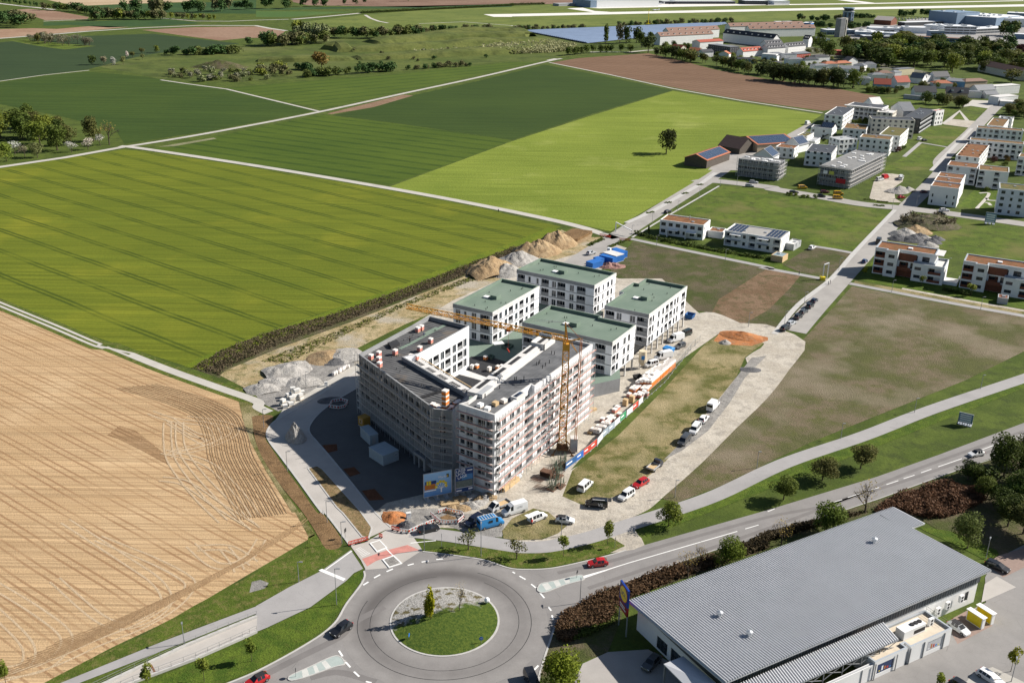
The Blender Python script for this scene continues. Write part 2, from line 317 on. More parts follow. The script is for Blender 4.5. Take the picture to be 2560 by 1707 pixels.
# --- stubble / tilled field at lower left
G_S = field_mat('harrowed_loam', (0.43,0.285,0.150), (0.56,0.40,0.235), -36.1, 5.0, 0.16, (0.26,0.155,0.08), 0.55, 0.62, 0.02, 2.2, (0.60,0.44,0.265), 0.6, 0.8)
sheet('harrowed_field', curve([(-260.3,355.6),(-170.5,311.3),(-131.7,286.7),(-93.6,263.6),(-75.1,248.1),(-70.4,235.2),(-62.2,217.5),(-52.8,199),(-44.3,186.4),(-41.2,180.8),(-42.7,178.3),(-52.2,165.4),(-61.8,152.5),(-70.5,143.4),(-77.1,135.2),(-87.4,124)], 4)+[(-122.8,116),(-300.4,310.6)], 0.02, G_S)
M_track = rough_mat('tyre_track_soil', [(0.56,0.42,0.27), (0.62,0.48,0.32)], 0.5, 4.0, 0.9)
M_track2 = rough_mat('damp_track_soil', [(0.37,0.24,0.13), (0.43,0.29,0.16)], 0.5, 4.0, 0.9)
def tracks(pts, m, w=0.42, gauge=1.9, z=0.03):
    c = curve(pts, 8)
    for g in (-gauge/2, gauge/2):
        a, b = polyline_strip(c, abs(2*g)); strip('tyre_track', a if g > 0 else b, w, z, m, kind='stuff')
tz = 0.028
for q in ([(-101,162.4),(-88.1,153.9),(-79.8,147.2),(-78.4,142.2),(-80.5,137.9),(-87.7,136.1)], [(-95.9,153.7),(-87.1,146.1),(-83.8,141.8),(-83.6,138.4),(-88.1,136.9)],
          [(-88.7,163.5),(-75.9,152.3),(-69.9,149.9),(-65.8,152.6),(-64.7,157.2),(-68.6,163.3),(-77.4,170.5),(-95.5,184.5)], [(-85.9,178.1),(-72,170.6),(-63.6,164.9),(-61.7,161.4),(-62.9,155.9),(-67,150),(-73,145),(-78.5,139.6),(-85.8,135.3)],
          [(-66,176.3),(-59.6,169.8),(-55.5,169.2),(-52.7,172.7),(-51.9,178.8)], [(-58.7,175.3),(-55.6,171.1),(-53.5,167.4)], [(-64.1,175.1),(-57.8,175.3),(-51.3,170.1)],
          [(-95.3,237.5),(-87.6,233.3),(-78.5,231.1),(-74,225.2),(-75.5,221),(-81.3,216.8),(-82.8,213.4)], [(-89.7,234.5),(-80.2,225.6),(-75.8,223.9),(-76.1,221),(-81.4,222.6),(-88.3,232)], [(-85.2,234.7),(-76,232.5),(-70.8,228.9),(-70.9,224.1),(-77.2,217.5),(-83,215.6)],
          [(-88.9,232),(-85.8,222.4),(-81.1,211.3),(-70.9,196.5),(-61.7,185.4)], [(-85.8,232.1),(-81.4,219.1),(-74.2,207.3),(-62.3,192.1),(-54,182.6)], [(-84.8,216.1),(-72.5,210.6),(-61.1,196.8),(-55.2,187.8)], [(-81,203),(-74.8,201.2),(-64.7,192),(-54.6,183.4)]):
    tz += 0.004; tracks(q, M_track, z=tz)
for k in range(9):
    a = k*42
    tz += 0.002; tracks([(-91.9,243),(-82,233.5),(-76.6,218.1),(-65,200.1),(-54.8,186)][:0] or [(p[0]+k*1.15-5, p[1]+k*0.35) for p in [(-104.3,252.3),(-88,243.8),(-77.3,235),(-71.2,222.9),(-66.9,211.8),(-58.4,195.9),(-53.2,186.1)]], M_track2, 0.22, 0.7, z=tz)
for k in range(8):
    tz += 0.002; tracks([(p[0]+k*1.0, p[1]+k*1.45) for p in [(-87.3,134.5),(-79.1,141),(-69.3,150.9),(-60.4,161.5),(-54.2,170),(-50.9,176.8)]], M_track2, 0.2, 0.65, z=tz)
sheet('damp_patch', [(-101.7,224.1),(-100.5,229.7),(-95.2,226.8),(-83.5,214.5),(-81.6,209.7),(-90.2,216.5),(-98.3,222.5)], 0.026, field_mat('damp_loam', (0.30,0.19,0.10), (0.40,0.265,0.145), -36.1, 2.5, 0.16, (0.19,0.11,0.055), 0.5, 0.6, 0.05, 2.0, (0.40,0.27,0.155), 0.6, 0.5))
# farm track between the fields: two wheel ruts and a grass crown
fr = curve([(-188.4,328.5),(-173.6,317.6),(-146.7,297.9),(-126.9,283.1),(-125.7,284.2),(-101.5,266.8),(-82,253.9),(-69.3,245.6),(-67.8,241.9),(-64.2,238.7)])
strip('farm_track_verge', fr, 6.2, 0.03, M_verge)
a, b = polyline_strip(fr, 1.9)
strip('wheel_rut', a, 1.0, 0.05, M_path); strip('wheel_rut', b, 1.0, 0.052, M_path)
strip('farm_track', fr[len(fr)//2:], 2.9, 0.056, M_path)
# ================================================================ SITE GROUND AND ROADS
sheet('weedy_bank', [(-93.3,266.8),(-89.4,280.2),(-79.5,294.3),(-60.8,313.4),(-39,341.5),(-15.2,375.3),(0,396.5),(6.3,391.3),(-13.1,363.3),(-37.6,328.5),(-53.7,305.6),(-71.5,283.1),(-82.9,265.9),(-83.2,260.3)], 0.03, M_rough2)
sheet('subsoil_ground', [(-83.7,262.2),(-82.9,265.9),(-71.5,283.1),(-53.7,305.6),(-37.6,328.5),(-13.1,363.3),(6.3,393.1),(20.8,423),(27.8,411.8),(39.9,412.5),(43.7,403),(20.7,377.4),(3.5,354.7),(-20.7,324.9),(-35.1,305.3),(-47.6,284.2),(-47.5,270.7),(-59.1,260.8),(-69,250.1),(-74.8,254.1)], 0.04, M_yellow)
sheet('gravel_yard', [(-73,254.2),(-67.8,266.6),(-57.5,279.6),(-48.7,284.1),(-45.8,267.6),(-56.5,247.8),(-61.8,239.4),(-67.6,244.5)], 0.05, M_gravel)
sheet('site_ground', [(-47.4,274),(-20.9,329.3),(3.5,365.3),(21,383.2),(41.8,402.8),(46.7,396.8),(33.7,367),(39.4,356.7),(55.9,357.6),(63.2,322.6),(68.7,304.4),(50.6,278.3),(37.5,255.9),(23.2,228.8),(14.5,210.4),(13,200.3),(22.6,194.9),(32.4,195.2),(26,189.5),(28.6,179.4),(19.2,175.9),(6.5,176.3),(-0.8,181.8),(-7.3,184.1),(-17.7,184.6),(-24.9,181.8),(-31.2,187.7),(-38,206.5),(-47.3,223.8),(-50.7,229.7),(-44.4,258.4)], 0.045, M_dirt)
sheet('gravel_forecourt', [(-25.8,189.8),(-24.3,191.4),(-16.9,192.2),(-10.4,190.3),(-4.9,190.5),(-0.9,187.1),(-1.4,181.2),(-6.2,181),(-10,183.3),(-15.1,186.6),(-16.2,187.6),(-23.3,182.9),(-25.2,184.8)], 0.055, M_gravel)
# weedy plots of the estate
sheet('weedy_plot', [(50.2,406.6),(70.5,392.9),(99.1,372.1),(98.6,370),(119,358.5),(117.9,354.6),(104.9,333.6),(86.4,303.3),(83,302.2),(80.1,304.9),(72,313),(65.6,322.7),(59.8,323.5),(62.2,349.1),(38.6,354.1),(37.3,368.6)], 0.03, M_rough2)
sheet('stripped_soil', [(98.1,371.3),(109.9,364.6),(101.8,348.8),(88.2,324.9),(75.7,309.7),(72,313),(67.9,320.7),(73.2,335.4)], 0.036, rough_mat('stripped_topsoil', [(0.17,0.11,0.065), (0.23,0.155,0.10), (0.10,0.09,0.04)], 0.1, 1.5, 0.8))
sheet('weedy_plot', [(125.7,352.5),(140,343.5),(155.6,333.3),(175.5,322.3),(182.6,317.9),(171,294.3),(160.9,291.2),(132.3,267.5),(98.7,243.2),(76.8,227.3),(63.1,216),(58,210.9),(48.9,204),(37.6,196.3),(34.9,198.1),(48.3,218.2),(56.8,231.4),(62.9,240.5),(74.8,266.6),(93.8,298.9),(113.6,331.7)], 0.03, M_rough)
sheet('green_plot', [(108,513.8),(128.9,500.9),(127.8,496.1),(152.2,485.5),(169,470.6),(180.9,467.3),(141.1,397.9),(124.5,406.3),(120.4,421),(113.2,432.9),(95.4,439.1),(90.3,446.3),(76.3,456)], 0.03, M_plot)
sheet('green_plot', [(186.3,460.6),(198.3,458.4),(230.8,440.5),(239.9,433.9),(215.4,384.4),(204.9,385.2),(187.9,391.6),(179.2,403.3),(155.7,414.8)], 0.03, M_plot)
sheet('green_plot', [(106.1,378.1),(125,404.8),(140.1,394.8),(121.2,361.9),(110.8,368)], 0.03, M_rough2)
sheet('green_plot', [(51.1,415),(62,409),(103.9,392.6),(102.5,386.5),(106.1,378.1),(108.5,367.2),(99.6,374.2),(83.1,388.4),(67.3,401.3)], 0.034, M_lush)
sheet('green_plot', [(256.5,637.2),(271.5,627.9),(233.1,559.2),(202.8,556.8),(230.9,594.4)], 0.03, M_plot)
sheet('green_plot', [(285,712),(316,702),(277,635),(267,635),(266,660)], 0.03, M_plot)
sheet('green_plot', [(340,772),(349,760),(331,734),(320,743)], 0.032, M_plot)
sheet('green_plot', [(360,806),(369,793),(357,771),(348,785)], 0.03, M_plot)
sheet('green_plot', [(296,841),(323,851),(340,812),(338,779),(312,742),(309,746),(302,786),(295,812)], 0.03, M_plot)
sheet('garden_lawn', [(130.7,360.5),(143.9,384.6),(163.1,362.2),(186.3,341.2),(181.3,330.7),(161.7,338.8),(144.2,351)], 0.034, M_lush)
sheet('garden_lawn', [(215.6,477),(238.5,512.6),(252.5,516.1),(237.3,480.6),(225.7,473.5)], 0.03, M_lush)
sheet('dry_verge', [(129,359.1),(143.8,349.8),(161.7,338.8),(179.1,330.1),(179.7,327.3),(176.7,325),(157,336.8),(141.3,347.2),(127.1,355.8)], 0.04, M_dry)
# estate streets
strip('estate_street', curve([(23.3,373.3),(33.2,393),(46.1,417.2),(71.6,466.9),(103.8,528.6),(118.3,558.4)]), 9.0, 0.06, M_street)
strip('estate_street', curve([(95.8,519.1),(105.8,523.6),(131.4,511.8),(130.8,509.4),(151.7,493.3),(169.1,479.1),(187.8,471.9),(207.6,462.4),(233.5,446.3),(246.8,437.9)]), 9.5, 0.064, M_street)
strip('estate_street', curve([(92,305),(105,328),(127,366),(145,397),(185,466),(208,504),(239,557),(252,590),(291,655),(319,702),(373,794),(388,817),(406,848)]), 8.2, 0.068, M_street)
strip('pavement', curve([(85.1,302.3),(100.4,331.1),(121.2,361.9),(140.8,397.1),(182.1,468.4)]), 1.9, 0.12, M_kerb)
strip('pavement', [(234,559),(275,630),(317,702)], 2.2, 0.12, M_kerb)
strip('pavement', [(50.4,436.1),(64.7,457.3),(96.2,514.1),(110.1,543.8)], 2.6, 0.12, M_kerb)
strip('pavement', [(50.6,412.9),(75.5,458),(106,511.9)], 1.0, 0.12, M_kerb)
strip('footpath', curve([(49.7,410.7),(66.8,397.8),(83.8,385.4),(99.5,373.8),(99.1,372.1),(110,365),(120.6,358.6)]), 3.0, 0.05, M_asph2)
strip('footpath', curve([(125.9,355.7),(140.7,345.7),(156.4,335.3),(176.1,323.7),(185.9,317.1)]), 3.0, 0.05, M_asph2)
strip('dirt_track', [(143.7,350.8),(158.7,341),(178.6,328.9),(186.1,325)], 2.0, 0.05, M_dirt)
strip('footpath', [(125,404.8),(132.8,400.2),(140.9,394.5)], 2.8, 0.05, M_asph2)
strip('footpath', [(232.7,597.7),(260,644.8),(272.2,629.7)], 2.4, 0.05, M_asph2)
strip('footpath', [(304,718),(340,779),(353,763),(318,702)], 4, 0.05, M_path)
sheet('plaza', [(350,799),(375,839),(393,835),(378,799),(321,706),(319,708),(369,793),(360,806)], 0.06, M_path)
sheet('plaza', [(303,716),(319,740),(332,733),(333,730),(318,702)], 0.058, M_dirt)
sheet('yard', [(157,625),(201,703),(211,713),(180,645),(158,598),(148,584),(146,603),(125,551),(107,551),(125,595),(144,610)], 0.058, M_street)
sheet('site_yard', [(177.6,492.1),(192.6,530.8),(203.6,549.2),(208.2,549.6),(214.1,545.6),(207.6,529.9),(197.5,514.7),(190.2,491.1),(190.9,483),(184.9,483.5),(177.3,488.4)], 0.066, M_dirt)
# bright dirt road along the parked vans
sheet('dirt_road', curve([(84.5,311.1),(93.5,296.1),(82.5,273.1),(71.4,253),(58.8,233.9),(46.5,214.8),(35.4,199.1),(31.2,193.3),(25.8,187.7),(28.6,179.1),(19.1,175.6),(12,176.3),(15.2,184.8),(12.7,192.7),(5.5,200),(11.9,197.9),(16.6,193.6),(24.9,198.7),(31.7,205.9),(38.1,215.6),(45.6,229.7),(57.4,251),(65.3,266.1),(71.4,281.9),(79.8,293.6),(73.7,300.8),(65.5,302.3),(62.5,318.3),(69,321.6),(75.9,311.9)], 3), 0.07, M_dirt)
sheet('gravel_patch', [(37.5,216.1),(52.9,241.4),(56.7,249.7),(73.3,282),(78.4,283.9),(68.2,267.1),(60.4,249.8),(51.3,232.4),(42.9,221.4)], 0.082, M_gravel)
sheet('dry_meadow', [(12.1,198.3),(15,210.5),(27.7,229),(42.4,256.1),(61,292.8),(66.6,300.5),(79.9,294.4),(71.5,282.6),(65.4,266.7),(57.5,251.6),(45.7,230.2),(38.2,216),(31.8,206.5),(24.9,199.1),(16.9,194.3)], 0.075, M_dry)
sheet('clay_heap_spread', [(67.7,303.4),(74.5,303.9),(82.3,299.3),(81.7,296.6),(75.4,291.7),(68.7,292.3),(64.1,295.3)], 0.085, M_orange)
sheet('dry_verge', [(-1.4,183.6),(0.7,188.6),(5.4,192.9),(8.7,191.5),(11.2,187.5),(12.6,186),(10.6,183),(7.1,180.5),(1.8,180.1),(-1.1,180.7)], 0.085, M_dry)
# main road and roundabout
RB = (-11.6,153); RBR = 10.2
sheet('main_road', [(160.2,253.8),(137.1,240.4),(106.8,221.4),(87.7,209.9),(58,194),(33.1,181.4),(20.6,175.1),(11.8,171.2),(7,169.9),(0.8,169.8),(-4.8,172.6),(-17.5,175.3),(-20.9,177.7),(-24.4,176.4),(-28.7,168.9),(-28.9,164.1),(-30.7,157.8),(-31.9,151.6),(-35.3,146.3),(-43.1,138.3),(-52.4,131.7),(-48.8,119.8),(-27.3,122.5),(-13.5,122.8),(-0.7,127.9),(5.7,136.6),(6.6,143),(7.6,147.1),(9,152.4),(11,156),(16,161.1),(29.3,169.4),(42.8,177.4),(55.7,184),(84.2,199.2),(106.3,212.3),(130.8,226.9),(152.3,238.8)], 0.06, M_asph)
# tyre-polished ring of the roundabout
def ring(name, c, r0, r1, z, m, a0=0, a1=360, n=72):
    mb = MB(); V = []
    for k in range(n+1):
        a = R(a0+(a1-a0)*k/n); V += [(c[0]+r0*math.cos(a), c[1]+r0*math.sin(a), z), (c[0]+r1*math.cos(a), c[1]+r1*math.sin(a), z)]
    mb.add(V, [(2*k, 2*k+1, 2*k+3, 2*k+2) for k in range(n)]); return part(name, mb, m, kind='structure')
t = NT('polished_asphalt'); vm = t.new('ShaderNodeVectorMath', operation='DISTANCE'); t.l.new(t.position(), vm.inputs[0]); vm.inputs[1].default_value = (RB[0], RB[1], 0.06)
g = t.sep(t.position()); aa = t.math('ARCTAN2', t.math('SUBTRACT', g[1], RB[1]), t.math('SUBTRACT', g[0], RB[0]))
arc = t.math('MULTIPLY', t.math('ADD', t.math('COSINE', t.math('SUBTRACT', aa, R(125))), 1.0), 0.5)
band = t.math('MULTIPLY', t.ramp(t.math('ABSOLUTE', t.math('SUBTRACT', vm.outputs['Value'], 14.6)), 0.4, 3.4, 1.0, 0.0), t.ramp(arc, 0.2, 0.9, 0.35, 1.0))
n1 = t.noise(0.4, 4); n2 = t.noise(6, 3)
col = t.mix(t.ramp(t.math('ADD', t.math('MULTIPLY', n1, 0.6), t.math('MULTIPLY', n2, 0.4)), 0.3, 0.7), (0.19,0.18,0.172), (0.25,0.238,0.228))
col = t.mix(t.math('MULTIPLY', band, 0.8), col, (0.075,0.068,0.066)); t.bump(n2, 0.15, 0.02); M_ring = t.done(col, 0.8, 0.3)
ring('roundabout_lane', RB, RBR-0.2, 19.2, 0.064, M_ring)
M_joint = mat('bitumen_joint', (0.03,0.03,0.03), 0.6, var=0.2, scale=2)
ring('road_joint', RB, 13.75, 13.85, 0.069, M_joint, 100, 420); ring('road_joint', RB, 16.05, 16.17, 0.069, M_joint, 160, 430)
mb = MB(); mb.prism(ringpts(RB, RBR, 72), 0, 0.14); part('island_kerb', mb, M_kerb, kind='structure')
mb = MB(); V = [(RB[0], RB[1], 0.9)]; F = []
for k in range(1, 5):
    for j in range(48): V.append((RB[0]+(RBR-0.35)*k/4*math.cos(2*math.pi*j/48), RB[1]+(RBR-0.35)*k/4*math.sin(2*math.pi*j/48), 0.9-(k/4)**2*0.74))
for j in range(48):
    F.append((0, 1+j, 1+(j+1) % 48))
    for k in range(3): F.append((1+k*48+j, 1+(k+1)*48+j, 1+(k+1)*48+(j+1) % 48, 1+k*48+(j+1) % 48))
mb.add(V, F); t = NT('island_planting'); g = t.sep(t.mapping(rz=-28, loc=(0, 0, 0)))
ca, sa = math.cos(R(-28)), math.sin(R(-28)); cy = RB[0]*sa+RB[1]*ca
nz = t.noise(0.5, 4); dd = t.math('ADD', t.math('SUBTRACT', g[1], cy), t.math('MULTIPLY', t.math('SUBTRACT', nz, 0.5), 5.0))
gr = t.mix(t.ramp(t.noise(2.0, 4), 0.35, 0.65), (0.035,0.065,0.012), (0.085,0.115,0.02)); gv = t.mix(t.ramp(t.noise(3.0, 4), 0.4, 0.6), (0.20,0.195,0.18), (0.36,0.35,0.33))
gv = t.mix(t.ramp(t.noise(0.7, 4, t.mapping(loc=(9, 2, 0))), 0.52, 0.62), gv, (0.10,0.085,0.04))
t.bump(t.noise(3, 3), 0.6, 0.2); smooth(part('roundabout_island', mb, t.done(t.mix(t.ramp(dd, 1.2, 2.2), gr, gv), 0.95, 0.1), kind='structure'))
# kerbs of the main road
kerb(curve([(-28.8,168.1),(-28.4,166.3),(-28.8,163.4),(-30.6,157.5),(-31.9,151.6),(-35.3,146.3),(-43.1,138.2),(-50.9,132.7)]), 0.35, 0.12, M_kerb)
kerb(curve([(-17.7,175.3),(-11.6,174.2),(-4.8,172.6),(0.8,169.8),(6.9,169.8),(11.8,171.2),(20.6,175),(24.6,177.1)]), 0.3, 0.13, M_kerb)
kerb(curve([(16.3,161.3),(11,156),(9.1,152.4),(7.7,147.1),(6.7,143),(5.7,138.4),(5.5,135.7)]), 0.35, 0.13, M_kerb)
# verges
sheet('verge', curve([(28.7,185.1),(33.7,189.6),(38.6,192.9),(42.4,195.5),(61.3,208.5),(61.5,209),(77.6,220.4),(102.2,236.2),(149.4,266.7),(169.4,277.8),(156.5,252.6),(137.4,241.1),(107,222),(87.9,210.4),(66.6,198.8),(58.1,194.4),(45.9,188),(33.2,181.8),(29.5,182.3)], 2), 0.07, M_lush)
sheet('verge', [(-17.5,175.6),(-11.8,177.4),(-4.9,177.4),(0.8,176.5),(3,176),(9.8,176.6),(16.9,180.7),(21.6,182.1),(24.5,178.7),(20.6,175.6),(11.9,171.6),(7,170.3),(0.8,170.2),(-4.8,173.1),(-11.6,174.6)], 0.074, M_verge)
sheet('verge', [(-28.9,168.1),(-28.6,165.9),(-29.2,163.4),(-31,157.5),(-32.4,151.9),(-35.7,146.6),(-43.2,138.6),(-49.5,134.3),(-64.1,131.4),(-63.1,133.7),(-54.9,139.9),(-45.5,148.1),(-44.1,149.7),(-37.2,156),(-31.7,164.4),(-30.6,167)], 0.07, M_lush)
sheet('verge', [(-50.1,166.8),(-46.8,171.4),(-41.8,177.4),(-42.3,179.9),(-41.1,181.2),(-37.9,176),(-35.1,175.6),(-34.1,174.9),(-37.4,168.3),(-42.6,162.3),(-47.6,156.7),(-47.6,156.4),(-61.6,145.9),(-75.2,134.6),(-77.6,132.6),(-78.3,134.2),(-73.1,140.3),(-65.9,147),(-58.9,156.4)], 0.05, M_verge)
sheet('bare_patch', [(-50.2,163.9),(-48.7,164.6),(-46.8,163.6),(-47.2,161.8),(-49.8,160.4)], 0.055, M_gravel)
sheet('verge', [(151.9,238.1),(130.4,226),(106.2,211.8),(84,198.8),(55.6,183.7),(42.8,177.2),(29.3,169.2),(16.2,161),(11.2,156),(9.2,152.1),(7.8,147.1),(6.8,143),(5.8,138.4),(6.6,135.2),(13.2,142),(18.1,145),(21.2,153.7),(22.7,160.4),(83.4,194.8),(91.7,190.1),(99.9,175.4),(104.8,178.7),(109.6,181.7),(132.1,200.2)], 0.05, M_rough2)
sheet('pond_lawn', [(89.1,188.3),(96.4,186.4),(102.8,179.5),(102.6,177.5),(99.3,175),(96,179.7),(91.3,185.3)], 0.06, M_lush)
# cycle path
strip('cycle_path', curve([(177.3,286.6),(151,270),(115.1,247.5),(92,231.5),(71.8,218.9),(62.2,212),(48.2,200.5),(37.2,193.3),(24.3,185.8),(16.9,181.5),(8.7,178.1),(3,177.5),(0.7,177.9),(-5,179.3),(-10.8,180.8),(-15.7,181.8),(-20.9,182.6)]), 4.3, 0.085, M_asph2)
sheet('cycle_path', [(-32.6,175.4),(-29.1,168.9),(-30.7,167.4),(-31.8,164.8),(-37.2,156.3),(-44,150),(-45.7,148.7),(-47.5,156.2),(-47.5,156.3),(-42.6,162.3),(-37.3,167.9)], 0.08, M_asph2)
sheet('cycle_path', [(-47.3,156.3),(-46.8,154.1),(-57.6,145.7),(-72.1,134.6),(-75.2,132.1),(-77.9,132.1),(-75.2,134.6),(-61.6,145.7)], 0.082, M_asph2)
# ramp with retaining walls
rp = [(-46.5,152.9),(-49.2,150.8),(-57.2,144.3),(-67.2,134.8),(-69.8,132.3)]; rq = [(-45.5,148.7),(-47.6,146.8),(-54.3,141.1),(-63,134.9),(-66.1,132.1)]
sheet('ramp', rp+rq[::-1], 0.09, M_concrete)
kerb(rp, 0.5, 0.55, M_kerb, 'ramp_wall'); kerb(rq, 0.4, 0.5, M_kerb, 'ramp_wall')
strip('drain_channel', [(-61.7,139.5),(-60.2,137.4)], 0.35, 0.1, mat('rusty_grate', (0.16,0.07,0.03), 0.8))
# new divided concrete road at the building site
road_o = curve([(-32.8,176.8),(-40.3,189.4),(-41.4,190),(-48.7,202.6),(-55.6,214.4),(-59.9,221.6),(-61.9,226.3),(-62.1,231.1),(-61,234.8),(-58.3,239.6),(-50.3,255.6),(-45.7,265.7),(-43.2,270.2)], 4)
road_i = curve([(-25.3,184.2),(-29.6,190.2),(-29.2,190.4),(-35.8,201.1),(-43.1,213.8),(-48.4,222.6),(-51.4,227.9),(-51.9,232.8),(-50.5,239.9),(-47.2,247.9),(-43.1,255.2)], 4)
sheet('new_road', road_o+road_i[::-1], 0.075, M_concrete)
kerb(road_o, 0.45, 0.12, M_kerb); kerb(road_i, 0.4, 0.13, M_kerb)
sheet('pavement', [p for p in road_o[30:]]+[(-44.8,272.5),(-47,270),(-52.7,258.9),(-57.9,247.8),(-60.9,240.8),(-61.4,235.6)], 0.07, M_path)
med = [(-48,209),(-46.1,210.3),(-44.6,208.9),(-32.8,190.3),(-29.6,184.3),(-29.4,183.6),(-29.5,179.9),(-31,180.4),(-36.5,189.5),(-38.3,191.9)]
sheet('median_bed', med, 0.13, rough_mat('mulched_bed', [(0.24,0.165,0.085), (0.30,0.22,0.12), (0.12,0.11,0.045)], 0.3, 2.5))
kerb(med, 0.3, 0.16, M_kerb, closed=True)
sheet('brown_swale', curve([(-68.1,236),(-65.6,237.2),(-62.4,236.2),(-62.4,228),(-61.4,223.3),(-59.5,219.9),(-55,211.7),(-48.2,200.1),(-42.2,189.6),(-41,189.4),(-35.3,179.7),(-35.2,176),(-37.8,175.8),(-40.7,181.2),(-45.4,189.7),(-51.8,199.5),(-58.2,210.5),(-62.2,218.6),(-65.1,226.1)], 3), 0.06, M_brownsoil)
sheet('dry_verge', [(-74,245.4),(-68.6,242.5),(-66,239.3),(-67,236),(-65.4,226.1),(-62.7,219.8),(-58,210),(-51.4,198.6),(-46.1,189.5),(-45.6,189.7),(-41,180.7),(-41.9,179.5),(-47,189.6),(-47.7,189.5),(-57.3,206.9),(-65.5,223.1),(-69.1,232.1)], 0.05, M_dry)
M_pave = asphalt_mat('shade_darkened_paving', (0.10,0.098,0.095), 0.15)  # dark paving, its colour lowered further to deepen the building shadow
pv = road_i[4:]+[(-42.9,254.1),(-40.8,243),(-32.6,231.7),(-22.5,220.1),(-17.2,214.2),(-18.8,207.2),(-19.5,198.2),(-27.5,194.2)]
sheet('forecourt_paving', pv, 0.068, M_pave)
for q in ([(-46.8,220.9),(-43.3,221.6),(-42.5,218.2),(-44.7,217)], [(-39.7,209.1),(-37.2,210.2),(-35.2,207.1),(-37.5,205.5)], [(-33.8,199.2),(-31,200.2),(-28.1,195.5),(-31.5,195)]): sheet('soil_bed', q, 0.085, rough_mat('red_soil', [(0.13,0.055,0.03), (0.18,0.075,0.04)], 0.4, 3))
# crossing: red cycle strip, traffic island, lane marks
M_red = mat('red_cycle_paint', (0.46,0.20,0.17), 0.8, var=0.2, scale=0.8)
sheet('crossing_slab', [(-32.8,176.8),(-30.1,178.2),(-25.3,184.2),(-20.9,182.2),(-17.8,175.8),(-21.5,171),(-24,169.3),(-28.5,168.5),(-30,171.9)], 0.078, M_concrete)
sheet('red_crossing', [(-29.8,172.3),(-25.2,175.5),(-21.1,177.6),(-18.4,175.8),(-22.8,174.4),(-26.9,171.6),(-28.4,169.7)], 0.084, M_red)
mb = MB(); mb.prism([(-25.5,172),(-23.5,173.4),(-21.6,170.8),(-23.9,169.4)], 0.08, 0.2); part('traffic_island', mb, M_gravel, kind='structure')
kerb([(-25.5,172),(-23.5,173.4),(-21.6,170.8),(-23.9,169.4)], 0.28, 0.14, M_white, 'island_kerb', 0.08, True)
mb = MB(); mb.prism([(-28.9,177.8),(-27.1,179),(-25.3,176.3),(-27.1,174.9)], 0.08, 0.2); part('traffic_island', mb, M_concrete, kind='structure')
kerb([(-28.9,177.8),(-27.1,179),(-25.3,176.3),(-27.1,174.9)], 0.25, 0.14, M_white, 'island_kerb', 0.08, True)
def dash(p, q, w=0.25, z=0.09): strip('road_marking', [p, q], w, z, M_white)
for a, b in ([(-36.5,168.3),(-32.3,175.1)], [(-20.5,178.3),(-15.3,179.4)], [(-27,178.5),(-23.5,173.4)]): dash(a, b)
sheet('stop_line', [(-37.9,168),(-37.3,168.6),(-32,165.4),(-32.4,164.7)], 0.09, M_white)
for q in ([(-28.3,163.4),(-27.4,164.5)], [(-26.5,165.8),(-25.4,167)], [(-24.3,168),(-23.1,169)], [(-20.3,170.3),(-19.1,170.9)], [(-17.6,171.5),(-16.2,172)], [(-14.7,172.5),(-13.3,172.8)],
          [(0.9,168.7),(1.4,168.2)], [(2.3,167.3),(3.5,166.2)], [(4.6,164.7),(5.5,163.5)], [(6.3,161.9),(7.1,160.3)], [(7.8,157.6),(8.3,156.4)], [(8.4,155.1),(8.6,153.8)], [(-29.8,144),(-28.9,142.5)], [(-28.1,141),(-27.1,139.7)], [(-26.3,138.6),(-25.2,137.4)], [(-23.9,136.2),(-22.9,135.9)], [(4.8,139.8),(5.6,141)]):
    dash(q[0], q[1], 0.35)
for k in range(7): dash([(-31.3,175.8),(-21.3,182.2)][0] if 0 else tuple((-31.6,175.5)[i]*(1-k/7)+(-29.6,172.7)[i]*k/7 for i in (0, 1)), tuple((-30.7,176.4)[i]*(1-k/7)+(-28.1,174.1)[i]*k/7 for i in (0, 1)), 0.12, 0.086)
# splitter islands with paved bands
def splitter(poly, bands, c1, c2):
    mb = MB(); mb.prism(poly, 0.05, 0.17); part('splitter_island', mb, c1, kind='structure')
    for q in bands: sheet('paved_band', q, 0.174, c2)
    kerb(poly, 0.22, 0.14, M_kerb, 'island_kerb', 0.05, True)
M_pvl = mat('pale_pavers', (0.50,0.50,0.47), 0.85); M_pvg = mat('green_pavers', (0.33,0.38,0.36), 0.85)
splitter(curve([(5.9,163.4),(6.6,164.8),(9.5,165.9),(14.3,167.9),(15,167),(14.7,166.2),(11.1,164.5),(7.2,162),(5.9,162.5),(5.9,163.4)], 4), [[(6.7,164.6),(7.9,165.1),(8.7,163.4),(7.5,162.6)], [(9,165.6),(10,166),(10.5,164.4),(9.5,163.8)], [(11,166.4),(12.1,166.8),(12.3,165.4),(11.4,165)]], M_pvg, M_pvl)
splitter(curve([(-28.3,141.1),(-29.3,142.3),(-30.7,142.3),(-34.3,139.4),(-37.1,137.1),(-36.5,136.1),(-33.9,137.2),(-30.2,139.5),(-28.4,140.3),(-28.3,141.1)], 4), [[(-32.3,140.7),(-31.7,141.3),(-30.4,139.6),(-31.2,139)], [(-33.6,139.7),(-33.1,140.1),(-32.2,138.3),(-32.8,137.9)], [(-35.3,138.5),(-34.5,139.1),(-33.7,137.3),(-34.8,136.9)]], M_pvg, M_pvl)
